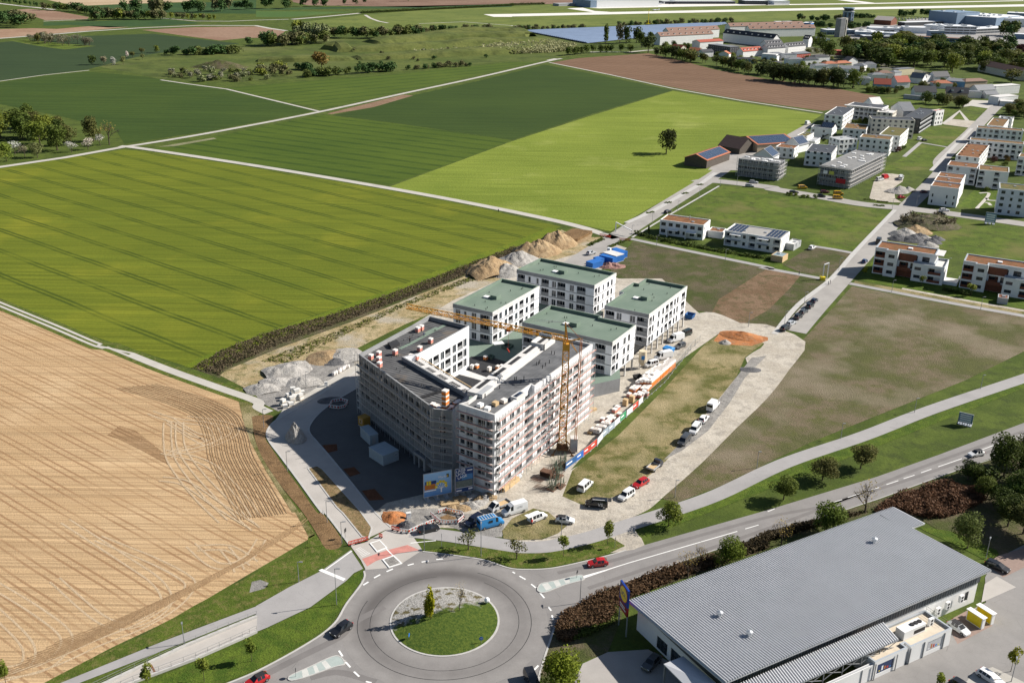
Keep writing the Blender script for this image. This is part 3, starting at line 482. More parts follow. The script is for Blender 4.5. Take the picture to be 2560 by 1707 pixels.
# centre and edge lines of the main road
sheet('lane_merge_marking', [(15,166.9),(19.7,169.6),(23,171.8),(19.7,170),(14.7,167.6)], 0.07, M_white)
strip('edge_line', curve([(14.9,166.9),(22.9,171.6),(32.5,176.5),(49.3,185)], 4), 0.22, 0.072, M_white)
for q in ([(51.2,186),(54.5,187.7)], [(57.8,193.3),(59.6,194.5)], [(63.3,197.6),(67.4,199.2)][:0] or [(73.5,197.7),(76.1,199)], [(77.7,200),(81.3,202)], [(83.5,203.4),(86.5,204.8)], [(88.7,206.2),(92.2,208.2)], [(93.8,209.2),(97.1,211)], [(99.1,212.2),(102.3,214.1)], [(104.4,215.3),(112,219.7)], [(118.9,224.5),(129.6,231.1)], [(132.1,232.7),(137,236)]): dash(q[0], q[1], 0.2, 0.072)
strip('edge_line', curve([(151.2,236.8),(130.1,225.4),(106.5,212.7),(84.3,199.5),(55.7,183.8),(42.9,177.6),(29.3,169.7),(16.1,161.4)], 4), 0.18, 0.072, M_kerb)
# long repair seams and worn wheel paths on the carriageway
M_wear = asphalt_mat('polished_wheel_path', (0.165,0.155,0.15), 0.12, False)
for q, w in (([(10,168.6),(20.8,173),(32.8,179.1),(57.3,191),(73.7,197.5),(99.8,214.6),(134.9,235.6)], 1.0), ([(15.8,163.7),(27.2,170.2),(41.8,178),(56.3,186.4),(76.6,198.8),(98.4,210.8),(132.5,230.6)], 1.0), ([(-23.3,156.7),(-28.3,152),(-30.4,147.6),(-36.4,142.1),(-42.7,136.4),(-47.4,133.3)], 1.5), ([(-22.2,136.1),(-28.9,138.4),(-33.5,136.9)], 1.4)):
    strip('wheel_path', curve(q, 6), w, 0.0665, M_wear)
sheet('supermarket_car_park', [(13.4,141.7),(18.1,144.9),(25.4,145.8),(37.7,133.9),(13.7,130.7),(10.2,133.2)], 0.075, asphalt_mat('car_park_paving', (0.33,0.31,0.29), 0.12, False))
sheet('supermarket_car_park', [(126,188.6),(109.6,181.7),(103.1,177.5),(99.6,174.6),(96.1,169.6),(92.7,161.3),(88.5,158.8),(82.7,152.2),(76.6,146.9),(68.6,142),(63.4,139.1),(57.6,136),(53.4,122.1),(93.4,123)], 0.074, asphalt_mat('car_park_asphalt', (0.235,0.225,0.215), 0.12))
sheet('paved_bays', [(84.4,156.4),(88.1,158.8),(90.9,154.3),(82.1,148.8),(82.2,151.6)], 0.082, mat('red_pavers', (0.26,0.19,0.16), 0.9, var=0.15, scale=2)); sheet('paved_bays', [(98.4,174.6),(102.4,177.5),(109.1,180.5),(113.6,182.7),(109.3,173.8),(105.7,173.3),(99.8,169.7)], 0.083, mat('red_pavers', (0,0,0)))
sheet('loading_slab', [(95.1,167.4),(98.7,170.1),(100.9,166.5),(91.8,161.3)], 0.084, M_concrete)
sheet('paved_bays', [(81.6,140.9),(85.8,142.7),(89.6,138.9),(87.8,135.1),(75.7,134.8)], 0.085, M_path)
# ================================================================ BUILDING TOOLS
M_render = mat('white_render', (0.74,0.74,0.73), 0.85, var=0.06, scale=0.4)
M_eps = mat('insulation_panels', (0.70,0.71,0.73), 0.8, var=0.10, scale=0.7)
M_conc = mat('cast_concrete', (0.24,0.245,0.25), 0.85, var=0.2, scale=0.35, bump=0.2)  # grey concrete, toned down to deepen the shade on the left wing facade
M_conc_l = mat('pale_cast_concrete', (0.56,0.55,0.53), 0.85, var=0.15, scale=0.5)
M_cream = mat('cream_render', (0.62,0.58,0.50), 0.85, var=0.06)
M_lime = mat('pale_yellow_render', (0.60,0.54,0.36), 0.85, var=0.06)
M_grey = mat('grey_render', (0.36,0.37,0.38), 0.8, var=0.08)
M_dark = mat('anthracite_cladding', (0.055,0.06,0.068), 0.6, var=0.2)
M_blue = mat('blue_render', (0.16,0.33,0.52), 0.8, var=0.06)
M_brick = mat('red_render', (0.42,0.10,0.07), 0.8, var=0.08)
M_rust = mat('rust_cladding', (0.17,0.062,0.035), 0.75, var=0.2, scale=1.0)
M_felt = mat('green_roof_felt', (0.155,0.205,0.165), 0.9, var=0.10, scale=0.15)
M_frame = mat('window_frame', (0.66,0.66,0.66), 0.6, var=0.05)
M_framed = mat('dark_window_frame', (0.08,0.085,0.09), 0.5, var=0.1)
M_steel = mat('galvanised_steel', (0.48,0.50,0.52), 0.45, 0.5, 0.6, var=0.15, scale=2)
M_black = mat('black_felt', (0.028,0.029,0.032), 0.85, var=0.3, scale=0.8)
M_timber = mat('fresh_timber', (0.50,0.36,0.20), 0.85, var=0.25, scale=3)
def glass_mat(name, c, rough=0.08):
    t = NT(name); n = t.noise(0.6, 2); MATS[name] = t.done(t.mix(t.ramp(n, 0.35, 0.65), tuple(x*0.5 for x in c), tuple(x*1.6 for x in c)), rough, 0.6); return MATS[name]
M_glass = glass_mat('window_glass', (0.030,0.038,0.048))
M_pv = None
def sedum(name, a, b, c): return rough_mat(name, [a, b, c], 0.25, 2.5, 0.5)
M_sedum = sedum('red_sedum_roof', (0.23,0.10,0.05), (0.28,0.135,0.07), (0.14,0.11,0.05))
M_sedum2 = sedum('brown_sedum_roof', (0.22,0.12,0.06), (0.16,0.13,0.055), (0.28,0.15,0.07))
M_sedum3 = sedum('green_sedum_roof', (0.13,0.13,0.05), (0.20,0.15,0.07), (0.10,0.12,0.04))
def facade(mb, O, ux, Ln, z0, z1, ops, mi=0, rmi=None):
    """wall with real openings; ops = (x, z, w, h, kind[, depth])"""
    ox, oy = O; vx, vy = ux; nx, ny = vy, -vx
    q = lambda x, z, d=0: (ox+vx*x-nx*d, oy+vy*x-ny*d, z)
    rmi = mi if rmi is None else rmi
    xs = sorted({0, Ln, *[round(o[0], 3) for o in ops], *[round(o[0]+o[2], 3) for o in ops]}); zs = sorted({z0, z1, *[round(o[1], 3) for o in ops], *[round(o[1]+o[3], 3) for o in ops]})
    xs = [x for x in xs if 0 <= x <= Ln]; zs = [z for z in zs if z0 <= z <= z1]
    for j in range(len(zs)-1):
        zc = (zs[j]+zs[j+1])/2; i = 0
        while i < len(xs)-1:
            def solid(i): xc = (xs[i]+xs[i+1])/2; return not any(o[0] < xc < o[0]+o[2] and o[1] < zc < o[1]+o[3] for o in ops)
            if not solid(i): i += 1; continue
            k = i
            while k < len(xs)-2 and solid(k+1): k += 1
            mb.quad(q(xs[i], zs[j]), q(xs[k+1], zs[j]), q(xs[k+1], zs[j+1]), q(xs[i], zs[j+1]), mi); i = k+1
    for o in ops:
        x, z, w, h, kind = o[:5]; d = o[5] if len(o) > 5 else {'l': 1.7, 'n': 0.5}.get(kind, 0.16)
        mb.quad(q(x, z), q(x+w, z), q(x+w, z, d), q(x, z, d), rmi); mb.quad(q(x, z+h, d), q(x+w, z+h, d), q(x+w, z+h), q(x, z+h), rmi)
        mb.quad(q(x, z, d), q(x, z+h, d), q(x, z+h), q(x, z), rmi); mb.quad(q(x+w, z), q(x+w, z+h), q(x+w, z+h, d), q(x+w, z, d), rmi)
        if kind in 'ln': mb.quad(q(x, z, d), q(x+w, z, d), q(x+w, z+h, d), q(x, z+h, d), rmi)
_wm = {}
def winmesh(w, h, style='w', fm=None, gm=None):
    w = round(w, 1); h = round(h, 1); key = (w, h, style, fm and fm.name, gm and gm.name)
    if key in _wm: return _wm[key]
    fr = 0.09; nm = max(1, round(w/1.05)) if style == 'w' else 1
    mb = MB(); g = 0.05; cuts = [0]+[w*(k+1)/nm for k in range(nm)]
    mb.quad((0, g, 0), (w, g, 0), (w, g, h), (0, g, h), 1)
    def fq(x0, z0, x1, z1):
        mb.quad((x0, 0, z0), (x1, 0, z0), (x1, 0, z1), (x0, 0, z1), 0)
    fq(0, 0, w, fr); fq(0, h-fr, w, h)
    for k, c in enumerate(cuts):
        x0 = max(0, c-fr/2 if 0 < k < nm else (c if k == 0 else c-fr)); fq(x0, fr, x0+fr, h-fr)
        mb.quad((x0+fr, 0, fr), (x0+fr, g, fr), (x0+fr, g, h-fr), (x0+fr, 0, h-fr), 0)
    _wm[key] = mb.mesh('window', [fm or M_frame, gm or M_glass]); return _wm[key]
_bm = {}
def boxmesh(name, w, d, h, m):
    key = (name, round(w, 2), round(d, 2), round(h, 2), m.name)
    if key not in _bm: _bm[key] = MB().box(0, 0, 0, w, d, h).mesh(name, [m])
    return _bm[key]
def put_openings(root, O, ux, ops, fm=None, gm=None, rail=None, dx=None):
    ang = math.degrees(math.atan2(ux[1], ux[0])); nx, ny = ux[1], -ux[0]
    q = lambda x, z, d: (O[0]+ux[0]*x-nx*d, O[1]+ux[1]*x-ny*d, z)
    for o in ops:
        x, z, w, h, kind = o[:5]; d = o[5] if len(o) > 5 else {'l': 1.7}.get(kind, 0.16)
        if kind == 'w': part('window', winmesh(w, h, 'w', fm, gm), None, root, q(x, z, d-0.05), ang)
        elif kind == 'd': part('door', winmesh(w, h, 'd', fm, gm), None, root, q(x, z, d-0.05), ang)
        elif kind == 'g': part('garage_door', boxmesh('garage_door', w, 0.08, h, M_grey), None, root, q(x, z, d-0.02), ang)
        elif kind == 'l':
            part('window', winmesh(min(w-0.5, 1.9), h-0.15, 'w', fm, gm), None, root, q(x+0.25, z, d-0.06), ang)
            part('balcony_rail', boxmesh('balcony_rail', w-0.04, 0.1, min(1.0, h*0.42), rail or M_conc), None, root, q(x+0.02, z, 0.14), ang)
def inset(poly, t):
    n = len(poly); out = []
    for i in range(n):
        p = Vector(poly[i]); a = (p-Vector(poly[i-1])).normalized(); b = (Vector(poly[(i+1) % n])-p).normalized()
        na = Vector((-a.y, a.x)); nb = Vector((-b.y, b.x)); m = (na+nb); m = m/max(0.3, m.dot(na)) if m.length > 1e-6 else na
        out.append(tuple(p+m*t))
    return out
def shell(root, poly, z0, h, edges, wall, roofm, drop=0.5, pt=0.35, capm=None, fm=None, gm=None, rail=None, rm=None, wname='wall', dark=()):
    """walls with openings, parapet and sunken roof on a counter-clockwise polygon (local coordinates)"""
    n = len(poly); mb = MB()
    for i in range(n):
        a = Vector(poly[i]); b = Vector(poly[(i+1) % n]); Ln = (b-a).length; u = (b-a)/Ln
        ops = [o for o in edges.get(i, []) if o[0] >= 0.05 and o[0]+o[2] <= Ln-0.05]
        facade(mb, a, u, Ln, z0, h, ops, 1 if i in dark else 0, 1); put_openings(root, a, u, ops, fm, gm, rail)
    part(wname, mb, [wall, rm or wall], root)
    ins = inset(poly, pt); mb = MB(); V = [(x, y, h) for x, y in poly]+[(x, y, h) for x, y in ins]+[(x, y, h-drop) for x, y in ins]
    F = []
    for i in range(n):
        j = (i+1) % n; F += [(i, j, n+j, n+i), (n+i, n+j, 2*n+j, 2*n+i)]
    mb.add(V, F); part('parapet', mb, capm or wall, root)
    mb = MB(); mb.add([(x, y, h-drop) for x, y in ins], [tuple(range(n))]); return part('roof', mb, roofm, root)
def rectpoly(Lx, D): return [(0, 0), (Lx, 0), (Lx, D), (0, D)]
def rows(Ln, n, w, zs, h, kind='w', m=0.8, skip=()):
    out = []; st = (Ln-2*m)/n
    for z in zs:
        for k in range(n):
            if k in skip: continue
            out.append((round(m+st*(k+0.5)-w/2, 2), z, w, h, kind))
    return out
def pat(cols, zs, s=1.0):
    """columns (x, w, kind[, sill, h]) repeated on every storey"""
    out = []
    for z in zs:
        for c in cols:
            x, w, k = c[:3]; sill = c[3] if len(c) > 3 else (0.0 if k in 'ld' else 0.5); h = c[4] if len(c) > 4 else (2.35 if k == 'l' else 2.1 if sill < 0.3 else 1.6)
            out.append((x*s, z+sill, w*s, h, k))
    return out
def roof_unit(root, x, y, z, w, d, h, m, name='roof_vent'):
    o = part(name, boxmesh(name, w, d, h, m), None, root, (x, y, z)); return o
_pipe = {}
def pipe(root, x, y, z, h=0.6, r=0.09, m=None):
    key = (h, r)
    if key not in _pipe: _pipe[key] = MB().tube((0, 0, 0), (0, 0, h), r, 6).mesh('vent_pipe', [m or M_black])
    part('vent_pipe', _pipe[key], None, root, (x, y, z))
def scaffold(label, path, H, step=2.1, bay=2.6, rail=None, z0=0.0, w=0.75, group='scaffolding on the building shells'):
    """frame scaffold along an open polyline of world points (outer face side)"""
    O = path[0]; root = thing('scaffolding', label, 'scaffolding', (O[0], O[1], 0), 0, group)
    pts = [(p[0]-O[0], p[1]-O[1]) for p in path]; a, b = polyline_strip(pts, w*2); inner = pts; outer = b
    lv = [z0+step*k for k in range(1, int((H-z0)/step)+1)]
    tubeme = {}
    stand = []
    for i in range(len(pts)-1):
        A = Vector(outer[i]); B = Vector(outer[i+1]); C = Vector(inner[i]); D = Vector(inner[i+1]); n = max(1, round((B-A).length/bay))
        for k in range(n+(1 if i == len(pts)-2 else 0)): stand.append((A.lerp(B, k/n), C.lerp(D, k/n)))
    hh = H+1.0
    sm = MB().tube((0, 0, 0), (0, 0, hh-z0), 0.05, 5).mesh('standard', [M_steel])
    for s in stand:
        part('standard', sm, None, root, (s[0].x, s[0].y, z0)); part('standard', sm, None, root, (s[1].x, s[1].y, z0))
    for z in lv:
        mb = MB(); n = len(pts)
        for i in range(n-1):
            mb.add([(*outer[i], z), (*outer[i+1], z), (*inner[i+1], z), (*inner[i], z), (*outer[i], z-0.08), (*outer[i+1], z-0.08), (*inner[i+1], z-0.08), (*inner[i], z-0.08)], [(0,1,2,3), (7,6,5,4), (0,4,5,1), (2,6,7,3)])
        part('deck', mb, M_deck, root)
        mb = MB()
        for i in range(n-1):
            mb.bar((*outer[i], z+0.1), (*outer[i+1], z+0.1), 0.07, 1)
            for hz in (0.55, 1.0): mb.bar((*outer[i], z+hz), (*outer[i+1], z+hz), 0.04)
        part('guard_rail', mb, [M_steel, rail or M_steel], root)
    return root
M_deck = mat('scaffold_boards', (0.48,0.46,0.43), 0.85, var=0.2, scale=1.5)
M_redrail = mat('red_toe_boards', (0.50,0.085,0.05), 0.7, var=0.2, scale=1.5)
def letters(txt, size, m, parent, M, name='lettering', ext=0.01):
    cu = bpy.data.curves.new(name, 'FONT'); cu.body = txt; cu.size = size; cu.extrude = ext; cu.resolution_u = 2
    o = bpy.data.objects.new(name+'_source', cu); COL.objects.link(o); bpy.context.view_layer.update()
    me = bpy.data.meshes.new_from_object(o.evaluated_get(bpy.context.evaluated_depsgraph_get())); bpy.data.objects.remove(o); bpy.data.curves.remove(cu)
    me.name = name; me.materials.clear(); me.materials.append(m); ob = bpy.data.objects.new(name, me); ob.matrix_local = M; return link(ob, parent)
UP = Matrix.Rotation(R(90), 4, 'X')   # text standing up, facing -y
# ================================================================ THE APARTMENT COMPLEX UNDER CONSTRUCTION
t = NT('striped_roof_membrane'); g = t.sep(t.mapping(rz=-60)); ln = t.ramp(t.math('PINGPONG', g[0], 0.55), 0.05, 0.11, 0.8, 0.0)
c = t.mix(t.ramp(t.noise(0.25, 4), 0.35, 0.65), (0.04,0.042,0.045), (0.075,0.076,0.078)); c = t.mix(t.ramp(t.noise(0.12, 3, t.mapping(loc=(5,3,0))), 0.58, 0.7, 0, 0.6), c, (0.16,0.12,0.08))
M_stripe = t.done(t.mix(t.math('MULTIPLY', ln, t.ramp(t.noise(0.2, 2), 0.35, 0.6, 0.35, 1.0)), c, (0.30,0.30,0.30)), 0.8, 0.25)
t = NT('dark_grey_membrane'); g = t.sep(t.mapping(rz=-60)); ln = t.ramp(t.math('PINGPONG', g[1], 0.5), 0.02, 0.05, 0.5, 0.0)
M_mem = t.done(t.mix(ln, t.mix(t.ramp(t.noise(0.3, 5), 0.35, 0.65), (0.085,0.088,0.092), (0.15,0.153,0.158)), (0.05,0.05,0.05)), 0.75, 0.3)
t = NT('felt_courses'); g = t.sep(t.mapping(rz=-60)); ln = t.ramp(t.math('PINGPONG', g[1], 0.5), 0.02, 0.06, 0.35, 0.0)
M_feltc = t.done(t.mix(ln, t.mix(t.ramp(t.noise(0.12, 4), 0.35, 0.65), (0.135,0.185,0.145), (0.175,0.225,0.18)), (0.09,0.125,0.10)), 0.9, 0.2)
M_feltd = mat('dark_green_upstand', (0.05,0.085,0.068), 0.85, var=0.15)
SITE = 60.5
def loc(poly): return [(p[0]-poly[0][0], p[1]-poly[0][1]) for p in poly]
# ---- left wing (five levels, black roof)
LW = [(-39.8,239.4),(-17.7,207.7),(-13.4,207),(-10,215.9),(-27.9,238.1),(-24.3,240.4),(-12.1,261.2),(-23.8,268.5)]
fl4 = [4.6, 7.5, 10.4, 13.3]
ob = thing('apartment_block', 'black-roofed left wing of the building shell, scaffold on its shaded long side', 'building', LW[0], 0, 'blocks of the housing site')
e0 = pat([(0.6,1.5,'w',0.4,1.9), (3.2,2.4,'l'), (6.4,2.4,'l'), (9.6,1.5,'w',0.3,2.0), (11.5,1.5,'w',0.3,2.0), (14.0,2.3,'l'), (17.0,2.3,'l'), (20.0,1.4,'w',0.3,2.0), (22.6,1.5,'w',0.3,2.0), (24.4,1.5,'w',0.3,2.0), (26.8,2.3,'l'), (30.0,2.2,'l'), (33.4,1.6,'w',0.3,2.0), (35.4,1.6,'w',0.3,2.0)], fl4)
zc = [4.6, 7.6, 10.6]
e5 = pat([(1.2,1.9,'w',0.2,2.2), (4.4,1.7,'w',0.1,2.3), (6.6,2.6,'l'), (10.0,1.7,'w',0.1,2.3), (12.2,2.6,'l'), (15.8,1.7,'w',0.1,2.3), (18.2,2.6,'l'), (21.2,1.6,'w',0.1,2.3)], [z+0.7 for z in zc])
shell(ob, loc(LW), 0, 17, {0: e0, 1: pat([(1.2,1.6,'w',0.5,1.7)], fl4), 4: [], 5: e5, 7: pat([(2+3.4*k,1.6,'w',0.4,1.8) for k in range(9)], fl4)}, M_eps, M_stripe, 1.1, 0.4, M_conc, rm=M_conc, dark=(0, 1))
LO = Vector(LW[0])
def on(px): return (px[0]-LO.x, px[1]-LO.y)
strip('roof_walkway', [on(p) for p in [(-29.8,246.1),(-27.3,250),(-23.4,256.8),(-19,264.3)]], 1.1, 15.93, M_felt, kind=None, parent=ob)
strip('roof_walkway', [on(p) for p in [(-23.8,257.2),(-20.8,261.9)]], 2.0, 15.94, M_felt, kind=None, parent=ob)
for p in [(-28,254.2),(-27.4,254.2),(-29.5,251.9),(-28.5,251.9),(-27.3,256),(-30.2,241),(-29.7,241),(-31.3,240.2),(-29.2,232.5),(-28.1,231),(-26.9,233.7),(-27.2,233.3),(-21.9,222.6),(-21,221.3),(-21.6,259.4),(-21.3,259.4)]: pipe(ob, *on(p), 15.9, 0.5, 0.08)
mb = MB(); mb.prism([on(p) for p in [(-33.4,248.4),(-31.2,250.5),(-30.1,248.5),(-32.1,245.6)]], 15.9, 16.7, 0); part('roof_hatch', mb, M_black, ob)
strip('dividing_upstand', [on(p) for p in [(-21.8,214.8),(-15.9,219.9)]], 0.3, 16.7, M_black, kind=None, parent=ob); mb = MB()
a, b = [on(p) for p in [(-21.8,214.8),(-15.9,219.9)]]; mb.bar((*a, 16.3), (*b, 16.3), 0.35); part('dividing_wall', mb, M_black, ob)
# gallery strip with slots along the courtyard edge
ga, gb = [on(p) for p in [(-27,240.8),(-10.1,219.1)]]; d = Vector(gb)-Vector(ga); gl = d.length; ang = math.degrees(math.atan2(d.y, d.x))
mb = MB(); mb.box(0, -0.3, 14.9, gl, 2.6, 15.2); gal = part('gallery_roof', mb, M_conc_l, ob, (*ga, 0), ang)
for k in range(5):
    mb = MB(); mb.box(2.0+k*5.4, 0.2, 15.2, 5.6+k*5.4, 1.5, 15.21); sl = part('roof_slot', mb, M_black, gal)  # black plate on the slab paints the shade inside the slot
    for j in range(5): mb2 = MB(); mb2.box(2.0+k*5.4+0.72*j, 0.2, 15.211, 2.12+k*5.4+0.72*j, 1.5, 15.24); part('slot_bar', mb2, M_conc_l, gal)
mb = MB(); mb.bar((0, 2.9, 15.35), (gl, 2.9, 15.35), 0.2); part('gallery_rail', mb, M_timber, gal)
# ---- right wing (six levels, grey roof)
RW = [(-11.7,203),(-3.5,197.6),(3.2,209),(2.3,210),(4.7,214.1),(5.5,213.1),(20.9,240),(11.4,245.7),(-9.9,204.3)]
ob2 = thing('apartment_block', 'grey-roofed right wing of the building shell behind the red-railed scaffold', 'building', RW[0], 0, 'blocks of the housing site')
fl5 = [4.4, 7.35, 10.3, 13.25, 16.2]
f1 = pat([(0.3,1.3,'w',0.5,1.7), (2.0,1.9,'w',0.2,2.1), (5.2,2.0,'w',0.2,2.1), (7.6,1.7,'l')], fl5)+[(7.2,2.0,1.6,1.0,'w')]
def lng(Lx, x0, cols): return [c for c in pat(cols, fl5)]
s1 = pat([(0.4,2.2,'l'), (3.1,1.8,'w',0.3,2.0), (6.6,1.9,'w',0.3,2.0), (9.5,1.6,'w',0.3,2.0), (12.0,2.0,'w',0.3,2.0)], fl5)+[(1.0,0.1,2.0,3.2,'n'), (4.6,0.1,3.0,3.4,'n'), (9.2,0.4,3.4,2.6,'w')]
s2 = pat([(1.4,1.9,'w',0.3,2.0), (4.2,2.4,'l'), (8.0,1.9,'w',0.3,2.0), (11.2,1.7,'w',0.3,2.0), (14.0,2.4,'l'), (17.6,1.9,'w',0.3,2.0), (20.6,2.4,'l'), (24.2,1.9,'w',0.3,2.0)], fl5)+[(2+4.6*k,0.3,2.2,2.9,'n') for k in range(5)]
shell(ob2, loc(RW), 0, 20.7, {0: f1, 1: s1, 3: pat([(0.4,3.6,'l')], fl5), 5: s2, 7: pat([(2+4.2*k,1.7,'w',0.4,1.9) for k in range(9)], fl5[1:])}, M_eps, M_mem, 0.75, 0.45, M_conc_l, rm=M_conc)
LO = Vector(RW[0])
ia, ib = [on(p) for p in [(-7.7,208),(9.8,242.1)]]; d = Vector(ib)-Vector(ia); gl = d.length; ang = math.degrees(math.atan2(d.y, d.x))
mb = MB(); mb.box(0, 0.3, 19.9, gl, 2.7, 20.95); gal = part('gallery_parapet', mb, M_conc_l, ob2, (*ia, 0), ang)
for k in range(5): mb = MB(); mb.box(2.5+k*8, 0.9, 20.95, 8.2+k*8, 2.0, 20.965); part('roof_slot', mb, M_black, gal)  # solid black plates: the dark of the slots is put into colour
mb = MB(); mb.box(0.5, -1.0, 19.95, gl-0.5, 0.1, 20.03); part('paver_strip', mb, M_conc_l, gal)
mb = MB(); x0 = gl-5.5; mb.box(x0, -1.2, 20, gl+1, -0.9, 21.6); mb.box(x0, 2.6, 20, gl+1, 2.9, 21.6); mb.box(x0, -1.2, 20, x0+0.3, 2.9, 21.6); mb.box(gl+0.7, -1.2, 20, gl+1, 2.9, 21.6); part('stair_head', mb, M_conc_l, gal)
mb = MB(); mb.box(0, -1.3, 19.95, 5.4, 0.25, 21.0, 0, 1); part('roof_curb', mb, [M_conc_l, M_grey], gal)
for p in [(10.1,234.6),(10.8,234.2),(6.2,227.3),(6.7,227.8),(7,228.6),(7.6,225.4),(8.4,227),(9.4,228.7),(0.8,218),(1.2,218.2),(2.3,216.6),(3,218.5),(-6.2,208.2),(-5.9,208.2),(-2.7,213)]: pipe(ob2, *on(p), 19.95, 0.9, 0.1)
mb = MB(); mb.prism([on(p) for p in [(-0.1,206.7),(1.9,209.9),(3.4,209.1),(1.3,205.7)]], 19.97, 21.0); part('roof_light_well', mb, M_conc_l, ob2)
mb = MB(); mb.prism(inset([on(p) for p in [(-0.1,206.7),(1.3,205.7),(3.4,209.1),(1.9,209.9)]], 0.35), 20.9, 21.01); part('roof_light', mb, glass_mat('blue_roof_light', (0.02,0.035,0.06)), ob2)
# ---- four green-roofed blocks
def green_block(label, rect, front, right, h=14.3, base='podium', left=None, notch=None, vents=()):
    ox, oy, Lx, D, ang = rect; ob = thing('apartment_block', label, 'building', (ox, oy), ang, 'blocks of the housing site')
    zs = [4.15, 7.3, 10.45] if base != 'low' else [4.15, 7.3, 10.45]
    poly = rectpoly(Lx, D)
    ed = {0: pat(front, zs), 1: pat(right, zs), 3: pat(left or [], zs)}
    if notch: poly = notch(Lx, D); ed = {0: ed[0], 1: ed[1]}
    z0 = 3.9
    shell(ob, poly, z0, h, ed, M_eps, M_feltc, 0.9, 0.45, M_feltc, rm=M_conc)
    # concrete crown band and slab edges, a little proud of the wall
    mb = MB()
    for i in range(len(poly)):
        a = Vector(poly[i]); b = Vector(poly[(i+1) % len(poly)]); u = (b-a).normalized(); n = Vector((u.y, -u.x))*0.12; e = u*0.1
        for zz0, zz1, mi in ((h-1.25, h-0.03, 0 if i in (0, 3) else 1),)+tuple((z-0.28, z-0.04, 0) for z in zs):  # crown band has shade in its colour: darker concrete on front and left
            A = a-e; B = b+e; nn = n if zz1 > h-1 else n*0.35
            mb.add([(*A, zz0), (*B, zz0), (*(B+nn), zz0), (*(A+nn), zz0), (*A, zz1), (*B, zz1), (*(B+nn), zz1), (*(A+nn), zz1)], [(3,2,6,7), (7,6,5,4), (0,1,2,3), (0,3,7,4), (1,5,6,2)], mi)
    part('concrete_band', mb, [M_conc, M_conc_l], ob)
    mb = MB(); mb.box(Lx*0.42, D*0.42, h-0.9, Lx*0.42+2.2, D*0.42+2.6, h+0.25); part('lift_overrun', mb, M_feltc, ob)
    mb = MB(); mb.box(Lx*0.42-2.4, D*0.40, h-0.9, Lx*0.42-0.9, D*0.40+1.6, h-0.45); part('roof_light', mb, M_render, ob)
    r = random.Random(len(label))
    for k in range(10): pipe(ob, r.uniform(1.5, Lx-1.5), r.uniform(1.5, D-1.5), h-0.9, 0.55, 0.1)
    return ob
W1 = (0.5, 1.6)
g1 = green_block('leftmost green-roofed concrete block, its corner under the crane jib', (-18.1,286.6,14,28.9,-29.9),
    [(0.8,1.8,'w',0.1,2.2), (3.9,0.9,'w',0.1,2.2), (6.6,1.7,'w',0.1,2.2), (9.7,3.4,'l')], [(0.4,2.6,'l'), (4.0,1.5,'w',0.2,2.1), (7.2,1.5,'w',0.2,2.1), (9.6,2.6,'l'), (13.6,1.5,'w',0.2,2.1), (16.2,2.6,'l'), (20.2,1.5,'w',0.2,2.1), (23.2,2.6,'l')])
g2 = green_block('rear green-roofed concrete block nearest the blue containers', (1.3,321.6,29.3,15.7,-31.5),
    [(0.3,2.8,'l'), (4.4,1.0,'w',0.1,2.1), (7.6,0.9,'w',0.1,2.1), (9.6,2.8,'l'), (13.6,1.6,'w',0.1,2.2), (15.7,3.0,'l'), (20.3,1.6,'w',0.1,2.2), (23.0,3.2,'l')], [(0.4,1.8,'l'), (2.8,1.2,'w',0.2,2.1), (6.2,0.8,'w',0.3,1.9), (9.4,1.5,'w',0.3,1.9), (12.2,1.2,'w',0.2,2.1)])
def n3(Lx, D): return [(0,0), (Lx,0), (Lx,D), (Lx*0.62,D), (Lx*0.62,D+0.01), (Lx*0.28,D), (Lx*0.28,D+1.3), (0,D+1.3)][:3]+[(Lx*0.60,D), (Lx*0.60,D+1.4), (0,D+1.4)]
g3 = green_block('middle green-roofed concrete block directly behind the crane', (3,272.1,28.8,15.7,-30.2),
    [(0.4,3.0,'l'), (4.4,1.6,'w',0.1,2.2), (7.0,2.6,'l'), (10.6,1.6,'w',0.1,2.2), (13.2,2.6,'l'), (17.0,1.6,'w',0.1,2.2), (19.6,2.2,'w',0.1,2.2), (23.6,3.2,'l')], [(0.4,2.3,'l'), (3.2,1.5,'w',0.2,2.1), (6.6,0.0001,'n')][:2]+[(7.6,1.6,'w',0.2,2.1), (10.6,1.6,'w',0.2,2.1)], notch=n3)
def n4(Lx, D): return [(0,0), (Lx,0), (Lx,D), (0.2,D), (0.2,D*0.80), (-1.6,D*0.80), (-1.6,D*0.46), (0,D*0.46)]
g4 = green_block('rightmost green-roofed concrete block raised on columns', (28.2,287.5,14.5,31.1,-30),
    [(0.3,3.0,'l'), (4.0,1.7,'w',0.1,2.2), (8.4,1.8,'w',0.1,2.2), (10.8,3.5,'l')], [(0.4,2.2,'l'), (3.2,1.3,'w',0.2,2.1), (7.4,1.4,'w',0.2,2.1), (10.8,1.5,'w',0.2,2.1), (13.6,2.4,'l'), (17.0,2.4,'l'), (20.6,1.4,'w',0.2,2.1), (23.0,1.3,'w',0.2,2.1), (27.0,3.0,'l')], notch=n4)
colm = MB().box(-0.2, -0.2, 0, 0.2, 0.2, 3.95).mesh('column', [M_conc_l])
def columns(root, pts):
    for p in pts: part('column', colm, None, root, (p[0], p[1], 0))
L4 = (28.2,287.5,14.5,31.1,-30); L3 = (3,272.1,28.8,15.7,-30.2)
columns(g4, [(L4[2]-0.25, 0.3+k*(L4[3]-0.6)/7) for k in range(8)]+[(0.3, 0.3), (L4[2]*0.5, 0.3)]); columns(g3, [(L3[2]-0.25, 0.3+k*(L3[3]-0.6)/3) for k in range(4)]+[(L3[2]-4, 0.3)])
